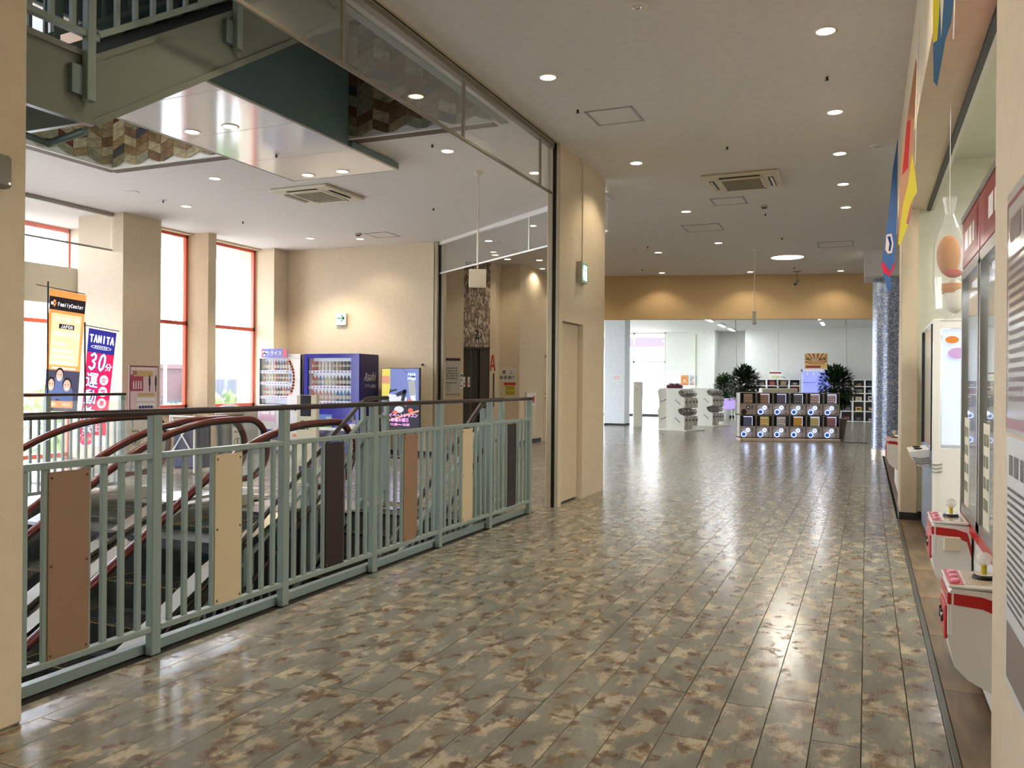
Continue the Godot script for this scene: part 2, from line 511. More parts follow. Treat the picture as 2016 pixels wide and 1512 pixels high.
# worn vinyl plank print: grey-green board with cream and brown patches; 8 boards across, 2 along
func plank_material() -> StandardMaterial3D:
	var w := 1536
	var wear := noise_bytes(21, 0.0065, w, w, 1.25, 1.0, 5)
	var rag := noise_bytes(22, 0.035, w, w, 1.8, 1.0, 4)
	var grain := noise_bytes(24, 0.16, w, w, 1.0, 16.0, 3)
	var broad := noise_bytes(25, 0.004, w, w, 1.0, 1.5, 3)
	var cross := noise_bytes(26, 0.08, w, w, 7.0, 1.0, 3)
	var ochre := noise_bytes(27, 0.006, w, w, 1.0, 1.0, 4)
	var spots := noise_bytes(28, 0.009, w, w, 1.3, 1.0, 5)
	var d := PackedByteArray(); d.resize(w * w * 3)
	var hb := PackedByteArray(); hb.resize(w * w)
	var rb := PackedByteArray(); rb.resize(w * w)
	for i in w * w:
		var g := (grain[i] - 128) / 128.0
		var r := (rag[i] - 128) / 128.0
		var cr := (cross[i] - 128) / 128.0
		# worn field: bare grey, then cream rim, then brown core
		var a := (wear[i] - 128) / 128.0 + r * 0.24 + cr * 0.05 + g * 0.09
		var sp := (spots[i] - 128) / 128.0 * 0.8 + r * 0.30 + cr * 0.08 + g * 0.10 + a * 0.45
		var k := 0.95 + (broad[i] - 128) / 128.0 * 0.12 + g * 0.07
		var R := 134.0; var G := 132.0; var B := 121.0
		var ca := clampf((a + 0.03) * 3.2, 0.0, 1.0) * 0.75
		R = lerpf(R, 196, ca); G = lerpf(G, 183, ca); B = lerpf(B, 156, ca)
		var cb := clampf((sp - 0.12) * 3.0, 0.0, 1.0) * 0.85
		var oc := clampf((ochre[i] - 128) / 60.0, 0.0, 1.0)
		R = lerpf(R, lerpf(92, 124, oc), cb); G = lerpf(G, lerpf(70, 98, oc), cb); B = lerpf(B, lerpf(52, 66, oc), cb)
		d[i * 3] = int(clampf(R * k, 0, 255)); d[i * 3 + 1] = int(clampf(G * k, 0, 255)); d[i * 3 + 2] = int(clampf(B * k, 0, 255))
		hb[i] = int(clampf(128 + g * 70, 0, 255))
		rb[i] = int(clampf(54 + r * 14 + g * 12 + cb * 20, 0, 255))
	var m := mat("worn grey vinyl plank", Color.WHITE, 1.0, 0.0, 0.5)
	m.albedo_texture = ImageTexture.create_from_image(Image.create_from_data(w, w, false, Image.FORMAT_RGB8, d))
	m.roughness_texture = ImageTexture.create_from_image(Image.create_from_data(w, w, false, Image.FORMAT_L8, rb))
	m.roughness_texture_channel = BaseMaterial3D.TEXTURE_CHANNEL_RED
	m.heightmap_enabled = true
	m.heightmap_texture = ImageTexture.create_from_image(Image.create_from_data(w, w, false, Image.FORMAT_L8, hb))
	m.heightmap_scale = 0.014
	return m

func plank_mb(w: float, l: float, u: float, vv: float, at := Vector3.ZERO, mb: MB = null) -> MB:
	if mb == null: mb = MB.new()
	var x := w * 0.5 - 0.0011; var z := l * 0.5 - 0.0011; var y := -0.006; var b := 0.0012
	var uw := w / (0.178 * 8.0); var uh := l / (1.22 * 2.0)
	var tp := [at + Vector3(-x + b, 0, z - b), at + Vector3(x - b, 0, z - b), at + Vector3(x - b, 0, -z + b), at + Vector3(-x + b, 0, -z + b)]
	var lo := [at + Vector3(-x, y, z), at + Vector3(x, y, z), at + Vector3(x, y, -z), at + Vector3(-x, y, -z)]
	mb.quad(tp[0], tp[1], tp[2], tp[3], [Vector2(u, vv + uh), Vector2(u + uw, vv + uh), Vector2(u + uw, vv), Vector2(u, vv)])
	for k in 4:
		var q := (k + 1) % 4
		mb.quad(lo[k], lo[q], tp[q], tp[k], [Vector2(u, vv), Vector2(u + 0.001, vv), Vector2(u + 0.001, vv + 0.001), Vector2(u, vv + 0.001)])
	return mb

func on_floor(x: float, z: float) -> bool:
	if x > FLOOR_EDGE and x < 0.3: return z < 5.5 and z > -36.5
	if x <= FLOOR_EDGE and x > -8.25: return z < VOID_END
	return x <= -8.25 and x > -12.9 and z < 1.0 and z > -36.5

func floors() -> void:
	var pm := plank_material()
	var grout := mat("dark joint filler", rgb(46, 42, 36), 0.8)
	var f := struct("floor")
	var s := MB.new()
	for r: Array in [[-3.3, 0.3, -37.5, 6.0], [-8.25, -3.3, -37.5, -7.75], [-13.0, -8.25, -37.5, 6.0]]:
		s.box(Vector3((r[0] + r[1]) * 0.5, -0.156, (r[2] + r[3]) * 0.5), Vector3(r[1] - r[0], 0.3, r[3] - r[2]))
	part(f, "slab", s, grout)
	# boards 178 x 1220 mm, running away from the viewer
	var W := 0.178; var L := 1.22
	var starts := {0: -3.789, -1: -3.397, -2: -3.80, -3: -4.87, -4: -3.23, -5: -3.70, 1: -4.497}
	var all := []
	for col in range(-73, 2):
		var x0 := -0.009 + col * W; var x1 := x0 + W
		if col == 1: x1 = 0.295
		rng.seed = 900 + col
		var st: float = starts.get(col, -3.4 - rng.randf() * L)
		var k := floori((5.5 - st) / L)
		while st + k * L > -36.5:
			var zt := st + k * L
			k -= 1
			var xc := (x0 + x1) * 0.5; var zc := zt - L * 0.5
			if not on_floor(xc, zc): continue
			if xc < -9.0 and zc > -6.5: continue
			if xc < -5.0 and zc < -21.0 and xc < zc * 0.36: continue
			all.append([x0, x1, zt - L, zt, rng.randi_range(0, 15)])
	var fw := Vector2(-sin(atan(698.0 / 1650.0)), -cos(atan(698.0 / 1650.0)))
	for a: Array in all:
		var ctr := Vector2((a[0] + a[1]) * 0.5, (a[2] + a[3]) * 0.5)
		var dep := ctr.dot(fw); var side := absf(ctr.dot(Vector2(fw.y, -fw.x)))
		var seen: bool = dep > 1.6 and side < dep * 0.66 and (a[0] > FLOOR_EDGE - 0.05)
		a.append(ctr.length() + (0.0 if seen else 100.0))
	all.sort_custom(func(p, q): return p[5] < q[5])
	var shared := {}
	var rest := MB.new()
	for i in all.size():
		var a: Array = all[i]
		var at := Vector3((a[0] + a[1]) * 0.5, 0, (a[2] + a[3]) * 0.5)
		var w: float = a[1] - a[0]
		var u: float = (a[4] % 8) / 8.0; var vv: float = (a[4] / 8) / 2.0
		if i < 296:
			var key := "%d_%.3f" % [a[4], w]
			if not shared.has(key): shared[key] = plank_mb(w, L, u, vv).mesh()
			piece(f, "plank", shared[key], pm, Transform3D(Basis(), at))
		else: plank_mb(w, L, u, vv, at, rest)
	var rp := part(f, "plank_field", rest, pm)
	rp.set_meta("kind", "stuff")
	# metal edge strip and the shop's brown boards
	part(struct("trim_1"), "edge_strip", bc(Vector3(0.296, -0.02, 5.5), Vector3(0.322, 0.003, -9.44), 0.002), mat("dull metal strip", rgb(98, 98, 92), 0.4, 0.7))
	rng.seed = 33
	var sf := struct("floor_shop")
	part(sf, "slab", bc(Vector3(0.322, -0.3, 5.5), Vector3(4.0, -0.008, -36.5)), grout)
	var tones := [rgb(122, 102, 76), rgb(112, 92, 66), rgb(130, 110, 84), rgb(118, 98, 74)]
	var meshes := {}
	for cx in 6:
		var z := 1.0 - rng.randf() * 0.9
		while z > -9.4:
			var wm := mat("brown shop board %d" % rng.randi_range(0, 3), tones[rng.randi_range(0, 3)], 0.45)
			if not meshes.has(0):
				var b := MB.new(); plank_mb(0.2, 0.9, 0, 0, Vector3.ZERO, b); meshes[0] = b.mesh()
			if wm.albedo_texture == null:
				wm.albedo_texture = grain_tex(); wm.uv1_scale = Vector3(0.6, 1.4, 1)
			piece(sf, "plank", meshes[0], wm, Transform3D(Basis(), Vector3(0.424 + cx * 0.2, -0.002, z - 0.45)))
			z -= 0.9
	var sfr := MB.new()
	sfr.box(Vector3(2.75, -0.01, -2.0), Vector3(2.5, 0.016, 15.0)); sfr.box(Vector3(2.16, -0.01, -23.0), Vector3(3.67, 0.018, 27.0))
	part(sf, "back_boards", sfr, mat("brown shop board 0", tones[0], 0.45))

var _gt: ImageTexture
var _gh: ImageTexture
func grain_tex(level := false) -> ImageTexture:
	if level and _gh: return _gh
	if not level and _gt: return _gt
	var w := 256
	var a := noise_bytes(51, 0.15, w, w, 12.0 if level else 1.0, 1.0 if level else 12.0, 4); var b := noise_bytes(52, 0.02, w, w, 1, 2.0, 3)
	var d := PackedByteArray(); d.resize(w * w * 3)
	for i in w * w:
		var q := int(clampf(216 + (a[i] - 128) * 0.32 + (b[i] - 128) * 0.3, 0, 255))
		d[i * 3] = q; d[i * 3 + 1] = int(q * 0.985); d[i * 3 + 2] = int(q * 0.95)
	var tx := ImageTexture.create_from_image(Image.create_from_data(w, w, false, Image.FORMAT_RGB8, d))
	if level: _gh = tx
	else: _gt = tx
	return tx

func walls() -> void:
	var base := mat("dark grey vinyl skirting", rgb(44, 42, 40), 0.5)
	# near left pillar with its grey switch box
	var o := struct("pillar_left")
	part(o, "shaft", bc(Vector3(-3.75, 0, -2.295), Vector3(-3.052, 4.0, -1.35), 0.01), cream)
	var sb := thing("junction_box", "small grey plastic box fixed high on the near cream pillar", "box", Vector3(-3.052, 2.14, -2.19), 90)
	part(sb, "cover", bx(Vector3(-0.06, 0, 0.025), Vector3(0.14, 0.125, 0.05), 0.01), mat("grey plastic", rgb(128, 122, 112), 0.5))
	part(sb, "screw", MB.new().disc(Vector2(-0.005, -0.045), Vector2(0.005, 0.005), 0.051, 10), brushed)
	# near right pillar
	o = struct("pillar_right")
	part(o, "shaft", bc(Vector3(0.33, 0, -2.71), Vector3(1.0, 4.0, -1.2), 0.012), cream)
	# far right pillar and the end wall of the shop
	o = struct("pillar_back_right")
	part(o, "shaft", bc(Vector3(0.32, 0, -10.0), Vector3(0.48, 4.0, -9.44), 0.01), cream)
	part(o, "skirting", bc(Vector3(0.314, 0, -10.0), Vector3(0.486, 0.075, -9.434)), base)
	o = struct("wall_shop_end")
	part(o, "panel", bc(Vector3(0.48, 0, -9.75), Vector3(4.0, 4.0, -9.55)), wall_mat("pale shop wall", rgb(226, 226, 212)))
	part(o, "skirting", bc(Vector3(0.48, 0, -9.551), Vector3(4.0, 0.075, -9.541)), base)
	o = struct("wall_shop_back")
	part(o, "panel", bc(Vector3(3.6, 0, -36.5), Vector3(3.8, 4.0, 6.0)), wall_mat("pale shop wall", rgb(226, 226, 212)))
	# lintel beam over the shop front
	o = struct("beam_right")
	part(o, "fascia", bc(Vector3(0.30, 3.17, -10.0), Vector3(0.56, 4.1, 6.0)), beige)
	part(o, "track", bc(Vector3(0.555, 3.145, -9.5), Vector3(0.59, 3.172, 6.0)), mat("black shutter track", rgb(22, 20, 18), 0.5))
	part(o, "track_frame", bc(Vector3(0.59, 3.15, -9.5), Vector3(0.62, 3.185, 6.0)), mat("pale aluminium", rgb(196, 194, 184), 0.4, 0.5))
	# shutter pier with the storage door
	o = struct("wall_pier")
	var p := MB.new()
	p.box(Vector3(-3.18, 2.0, -8.71), Vector3(0.14, 4.0, 0.12))
	p.box(Vector3(-3.18, 3.03, -9.14), Vector3(0.14, 1.94, 0.74)); p.box(Vector3(-3.18, 2.0, -9.945), Vector3(0.14, 4.0, 0.87))
	p.box(Vector3(-3.235, 1.03, -9.14), Vector3(0.03, 2.06, 0.74))
	part(o, "panel", p, beige)
	p = MB.new()
	p.box(Vector3(-3.122, 2.0, -8.64), Vector3(0.032, 4.0, 0.035), 0.003); p.box(Vector3(-3.208, 2.0, -8.64), Vector3(0.05, 4.0, 0.035), 0.003)
	part(o, "guide_rail", p, mat("shutter guide paint", rgb(176, 164, 140), 0.45))
	part(o, "guide_slot", bc(Vector3(-3.186, 0, -8.652), Vector3(-3.136, 4.0, -8.64)), black_rubber)
	var d := struct("door_1")
	part(d, "leaf", bc(Vector3(-3.21, 0.02, -9.49), Vector3(-3.17, 2.05, -8.79)), wall_mat("beige door paint", rgb(216, 198, 168), 0.55))
	part(d, "gap", bc(Vector3(-3.222, 0, -9.508), Vector3(-3.205, 2.06, -8.775)), black_rubber)
	# window wall on the left: piers, glass, red frames
	o = struct("wall_left")
	p = MB.new()
	p.box(Vector3(-11.25, 2.0, -10.115), Vector3(0.98, 4.0, 0.77))
	p.box(Vector3(-11.08, 2.0, -11.72), Vector3(0.56, 4.0, 0.2))
	p.box(Vector3(-11.25, 2.0, -13.66), Vector3(0.9, 4.0, 0.48))
	part(o, "pier", p, beige)
	p = MB.new()
	p.box(Vector3(-11.3, 0.43, -11.98), Vector3(0.3, 0.86, 3.5))
	p.box(Vector3(-11.3, 3.99, -11.98), Vector3(0.3, 0.04, 3.5))
	part(o, "sill_wall", p, beige)
	part(o, "sill", bc(Vector3(-11.4, 0.85, -13.42), Vector3(-11.08, 0.875, -10.5), 0.004), mat("white sill", rgb(226, 224, 218), 0.4))
	var red := mat("red window frame", rgb(214, 92, 68), 0.4)
	var pane := glass("window glass", rgb(240, 250, 250), 0.06)
	var wi := 1
	for r: Array in [[-10.5, -11.62], [-11.82, -13.42]]:
		var win := struct("window_%d" % wi); wi += 1
		var g := MB.new()
		for yy: float in [0.9, 2.39, 3.955]: g.box(Vector3(-11.3, yy, (r[0] + r[1]) * 0.5), Vector3(0.07, 0.065, r[0] - r[1]))
		for zz: float in [r[0] - 0.025, r[1] + 0.025]: g.box(Vector3(-11.3, 2.42, zz), Vector3(0.07, 3.1, 0.05))
		part(win, "frame", g, red)
		part(win, "pane", bc(Vector3(-11.303, 0.9, r[1]), Vector3(-11.297, 2.39, r[0])), pane)
		part(win, "pane", bc(Vector3(-11.303, 2.39, r[1]), Vector3(-11.297, 3.95, r[0])), pane)
	# glazed bay beyond the left pier
	o = struct("window_3")
	p = MB.new()
	for yy: float in [0.06, 1.1, 2.36, 3.96]: p.box(Vector3(-12.9, yy, -4.0), Vector3(0.07, 0.07, 14.0))
	for k in 8: p.box(Vector3(-12.9, 2.0, 2.8 - k * 1.9), Vector3(0.07, 4.0, 0.06))
	part(o, "frame", p, red)
	for k in 7:
		part(o, "pane", bc(Vector3(-12.903, 0, 0.9 - k * 1.9), Vector3(-12.897, 2.36, 2.8 - k * 1.9)), pane)
		part(o, "pane", bc(Vector3(-12.903, 2.36, 0.9 - k * 1.9), Vector3(-12.897, 4.0, 2.8 - k * 1.9)), pane)
	o = struct("beam_left")
	part(o, "panel", bc(Vector3(-12.82, 2.66, -10.5), Vector3(-12.7, 3.3, 3.0)), wall_mat("grey green beam", rgb(176, 172, 158)))
	o = struct("wall_left_bay_end")
	part(o, "panel", bc(Vector3(-13.0, 0, -10.7), Vector3(-11.7, 4.0, -10.5)), beige)
	# wall behind the vending machines, its return and the shutter guide at its end
	o = struct("wall_back")
	part(o, "panel", bc(Vector3(-11.7, 0, -14.1), Vector3(-7.47, 4.0, -13.86)), beige)
	part(o, "skirting", bc(Vector3(-10.8, 0, -13.86), Vector3(-7.47, 0.075, -13.85)), base)
	p = MB.new()
	p.box(Vector3(-7.43, 2.0, -13.92), Vector3(0.06, 4.0, 0.1), 0.004); p.box(Vector3(-7.33, 2.0, -14.0), Vector3(0.06, 4.0, 0.1), 0.004)
	part(o, "guide_rail", p, mat("shutter guide paint", rgb(176, 164, 140), 0.45))
	part(o, "guide_slot", bc(Vector3(-7.4, 0, -13.99), Vector3(-7.36, 4.0, -13.93)), black_rubber)
	# lift lobby walls: the slanting lift wall has a doorway left open
	var dir := Vector2(-7.6 + 8.065, -16.68 + 16.35).normalized()
	var turn := rad_to_deg(atan2(-dir.y, dir.x))
	o = struct("wall_lift", Vector3(-8.065, 0, -16.35), turn)
	p = MB.new()
	p.box(Vector3(-0.5, 2.0, -0.1), Vector3(1.0, 4.0, 0.2)); p.box(Vector3(0.645, 2.0, -0.1), Vector3(0.13, 4.0, 0.2)); p.box(Vector3(0.29, 3.07, -0.15), Vector3(0.6, 1.86, 0.25))
	part(o, "panel", p, beige)
	o = struct("wall_lobby_back")
	part(o, "panel", bc(Vector3(-7.62, 0, -17.3), Vector3(-7.26, 4.0, -17.1)), beige)
	part(o, "return", bc(Vector3(-7.66, 0, -17.3), Vector3(-7.52, 4.0, -16.74)), beige)
	o = struct("wall_lobby_side")
	part(o, "panel", bc(Vector3(-7.26, 0, -19.7), Vector3(-7.06, 4.0, -17.1)), beige)
	part(o, "skirting", bc(Vector3(-7.06, 0, -18.45), Vector3(-7.05, 0.09, -17.12)), base)
	o = struct("wall_lobby_left")
	part(o, "panel", bc(Vector3(-9.2, 0, -15.8), Vector3(-9.0, 4.0, -14.1)), beige)
	# end wall behind the viewer
	o = struct("wall_front")
	part(o, "panel", bc(Vector3(-13.0, -4.8, 5.8), Vector3(3.8, 8.2, 6.0)), beige)
	o = struct("wall_left_front")
	part(o, "panel", bc(Vector3(-13.1, 0, 2.8), Vector3(-12.9, 4.0, 6.0)), beige)
	# lower storey seen down the well
	o = struct("floor_lower")
	part(o, "slab", bc(Vector3(-13.0, -4.9, -15.0), Vector3(0.3, -4.7, 6.0)), mat("dark lower floor", rgb(86, 82, 76), 0.4))
	o = struct("wall_well")
	p = MB.new()
	p.box(Vector3(-1.5, -2.5, -4.5), Vector3(0.2, 4.4, 21.0)); p.box(Vector3(-12.9, -2.5, -4.5), Vector3(0.2, 4.4, 21.0)); p.box(Vector3(-7.2, -2.5, -14.9), Vector3(11.6, 4.4, 0.2))
	part(o, "panel", p, beige)
	part(o, "slab_edge", bc(Vector3(-3.36, -0.62, -7.75), Vector3(-3.3, -0.001, 5.8)), steel_green)
	part(o, "slab_edge", bc(Vector3(-8.25, -0.62, -7.75), Vector3(-3.3, -0.305, -7.69)), steel_green)

func ceilings() -> void:
	var o := struct("ceiling")
	var p := MB.new()
	p.box(Vector3(-1.575, 4.1, -8.5), Vector3(3.75, 0.2, 29.0))
	p.box(Vector3(-6.075, 4.1, -15.35), Vector3(5.25, 0.2, 15.3))
	p.box(Vector3(-10.85, 4.1, -8.5), Vector3(4.3, 0.2, 29.0))
	p.box(Vector3(-6.075, 4.1, 4.4), Vector3(5.25, 0.2, 2.8))
	p.box(Vector3(2.05, 4.1, -23.0), Vector3(3.5, 0.2, 26.0))
	part(o, "board", p, ceiling_white)
	o = struct("ceiling_shop")
	var m := wall_mat("acoustic ceiling tile", rgb(214, 216, 200), 0.9, 0.12, 4.0)
	var g := MB.new()
	for ix in 5:
		for iz in 13:
			g.box(Vector3(0.88 + ix * 0.6, 3.72, 0.9 - iz * 0.9), Vector3(0.597, 0.14, 0.897))
	g.box(Vector3(2.1, 3.8, -2.0), Vector3(3.1, 0.1, 15.6))
	part(o, "tiles", g, m).set_meta("kind", "stuff")
	# lintel wall across the far end of the hall
	var a := Vector2(-5.978, -19.718); var b := Vector2(-0.085, -21.261)
	var d := (b - a).normalized()
	o = struct("wall_lintel", Vector3(a.x, 0, a.y), rad_to_deg(atan2(-d.y, d.x)))
	part(o, "panel", bc(Vector3(-1.4, 2.945, -0.2), Vector3(9.8, 4.0, 0.0)), wall_mat("tan lintel paint", rgb(214, 184, 138)))
	# silver mosaic column and its square head
	o = struct("column_right", Vector3(0.47, 0, -18.25))
	part(o, "head", bc(Vector3(-0.53, 3.49, -0.5), Vector3(0.6, 4.0, 0.6), 0.004), ceiling_white)
	var mm := mat("silver blue mosaic", Color.WHITE, 0.3, 0.4)
	var w := 256
	var im := Image.create(w, w, false, Image.FORMAT_RGB8)
	rng.seed = 5
	for y in w:
		for x in range(0, w, 2):
			var k := rng.randf()
			var cc := rgb(118, 130, 156).lerp(rgb(200, 208, 224), k * k)
			if rng.randf() < 0.08: cc = rgb(190, 186, 158)
			if rng.randf() < 0.2: cc = rgb(98, 116, 146)
			im.set_pixel(x, y, cc); im.set_pixel(x + 1, y, cc)
	mm.albedo_texture = ImageTexture.create_from_image(im)
	mm.uv1_scale = Vector3(0.75, 0.33, 1); mm.texture_filter = BaseMaterial3D.TEXTURE_FILTER_NEAREST
	mm.heightmap_enabled = true; mm.heightmap_texture = mm.albedo_texture; mm.heightmap_scale = 0.15
	part(o, "shaft", MB.new().lathe(Vector3.ZERO, [Vector2(0.37, 0.1), Vector2(0.37, 3.49)], 48), mm)
	part(o, "foot", MB.new().lathe(Vector3.ZERO, [Vector2(0.385, 0.0), Vector2(0.385, 0.12), Vector2(0.37, 0.125)], 48), brushed)

func far_room() -> void:
	var white := wall_mat("white room paint", rgb(236, 238, 232), 0.7)
	var base := mat("dark grey vinyl skirting", rgb(44, 42, 40), 0.5)
	var o := struct("ceiling_far")
	var ld := Vector2(-0.085 + 5.978, -21.261 + 19.718).normalized()
	o.position = Vector3(-5.978, 0, -19.718); o.rotation.y = atan2(-ld.y, ld.x)
	part(o, "board", bc(Vector3(-9.0, 3.62, -20.0), Vector3(10.5, 3.75, -0.18)), white)
	o = struct("wall_far")
	var p := MB.new()
	p.box(Vector3(-0.4, 1.83, -35.1), Vector3(8.3, 3.66, 0.2))
	p.box(Vector3(-6.85, 1.83, -35.6), Vector3(2.1, 3.66, 0.2))
	p.box(Vector3(-6.0, 1.83, -35.2), Vector3(0.5, 3.66, 0.6))
	p.box(Vector3(-5.15, 1.83, -36.2), Vector3(1.3, 3.66, 0.2)); p.box(Vector3(-5.85, 1.83, -36.4), Vector3(0.2, 3.66, 1.6)); p.box(Vector3(-4.5, 1.83, -36.1), Vector3(0.1, 3.66, 2.0))
	part(o, "panel", p, white)
	p = MB.new()
	p.box(Vector3(-6.85, 0.05, -35.49), Vector3(2.1, 0.1, 0.02)); p.box(Vector3(-5.15, 0.05, -36.09), Vector3(1.3, 0.1, 0.02))
	part(o, "skirting", p, base)
	part(o, "seam", bc(Vector3(-3.26, 0, -34.999), Vector3(-3.25, 3.6, -34.994)), mat("seam shadow gap", rgb(176, 178, 172), 0.8))
	part(o, "conduit", MB.new().cyl(Vector3(-6.65, 0, -35.47), Vector3(-6.65, 3.5, -35.47), 0.03), mat("cream conduit", rgb(222, 220, 196), 0.5))
	part(o, "hatch", bc(Vector3(-5.74, 1.1, -36.2), Vector3(-5.73, 1.75, -35.8)), mat("grey hatch", rgb(150, 152, 148), 0.5))
	# glazed far wall and glazed side
	var frame := mat("white window frame", rgb(214, 214, 210), 0.4)
	var pane := glass("window glass", rgb(240, 250, 250), 0.06)
	o = struct("window_4")
	p = MB.new()
	for yy: float in [0.1, 2.35, 3.58]: p.box(Vector3(-10.0, yy, -35.55), Vector3(4.3, 0.06, 0.08))
	for xx: float in [-12.1, -10.7, -9.3, -7.93]: p.box(Vector3(xx, 1.83, -35.55), Vector3(0.06, 3.6, 0.08))
	part(o, "frame", p, frame)
	for k in 3:
		part(o, "pane", bc(Vector3(-12.1 + k * 1.4, 0.1, -35.553), Vector3(-10.7 + k * 1.4, 2.35, -35.547)), pane)
		part(o, "pane", bc(Vector3(-12.1 + k * 1.4, 2.35, -35.553), Vector3(-10.7 + k * 1.4, 3.6, -35.547)), pane)
	part(o, "sill_wall", bc(Vector3(-12.1, 0, -35.62), Vector3(-7.9, 0.1, -35.5)), base)
	o = struct("window_5")
	p = MB.new()
	for yy: float in [0.1, 2.35, 3.58]: p.box(Vector3(-12.15, yy, -28.6), Vector3(0.08, 0.06, 13.8))
	for k in 8: p.box(Vector3(-12.15, 1.83, -21.7 - k * 1.97), Vector3(0.08, 3.6, 0.07))
	part(o, "frame", p, frame)
	for k in 7: part(o, "pane", bc(Vector3(-12.153, 0.1, -23.67 - k * 1.97), Vector3(-12.147, 3.6, -21.7 - k * 1.97)), pane)
	o = struct("wall_far_left")
	part(o, "panel", bc(Vector3(-12.2, 0, -21.7), Vector3(-12.1, 3.62, -17.5)), white)
	part(o, "panel", bc(Vector3(-12.2, 0, -19.75), Vector3(-7.06, 3.62, -19.6)), white)
	# free-standing white column
	o = struct("column_far")
	part(o, "shaft", bc(Vector3(-8.07, 0, -27.64), Vector3(-7.37, 3.62, -27.0), 0.006), wall_mat("white column paint", rgb(232, 236, 240)))
	part(o, "skirting", bc(Vector3(-8.075, 0, -27.645), Vector3(-7.365, 0.07, -26.995)), base)

func herringbone(parent: Node3D, origin: Vector3, along: Vector3, normal: Vector3, cols: int, rows: int) -> void:
	var W := 0.2; var Hh := 0.11; var sl := 0.075
	var tones := [rgb(186, 172, 142), rgb(170, 150, 116), rgb(140, 112, 80), rgb(160, 160, 138), rgb(120, 96, 70), rgb(82, 82, 96), rgb(116, 62, 46), rgb(196, 186, 160), rgb(150, 128, 96)]
	var weights := [0, 0, 1, 1, 2, 2, 3, 3, 4, 5, 6, 7, 7, 8, 8]
	var shapes := []
	for s: float in [-1.0, 1.0]:
		var poly := PackedVector2Array([Vector2(0.002, 0.002), Vector2(W - 0.002, sl * s + 0.002), Vector2(W - 0.002, sl * s + Hh - 0.002), Vector2(0.002, Hh - 0.002)])
		shapes.append(MB.new().prism(poly, 0.0, 0.014).mesh())
	var b := Basis(along, Vector3.UP, normal)
	for i in cols:
		for j in rows:
			var q: int = weights[rng.randi() % weights.size()]
			var m := mat("herringbone board %d" % q, tones[q], 0.55)
			if m.albedo_texture == null:
				m.albedo_texture = grain_tex(true); m.uv1_scale = Vector3(1.2, 3.0, 1); m.uv1_offset = Vector3(q * 0.13, q * 0.31, 0)
			var y := j * Hh + (0.0 if i % 2 == 0 else sl)
			piece(parent, "board", shapes[1 if i % 2 == 0 else 0], m, Transform3D(b, origin + along * (i * W) + Vector3(0, y, 0)))

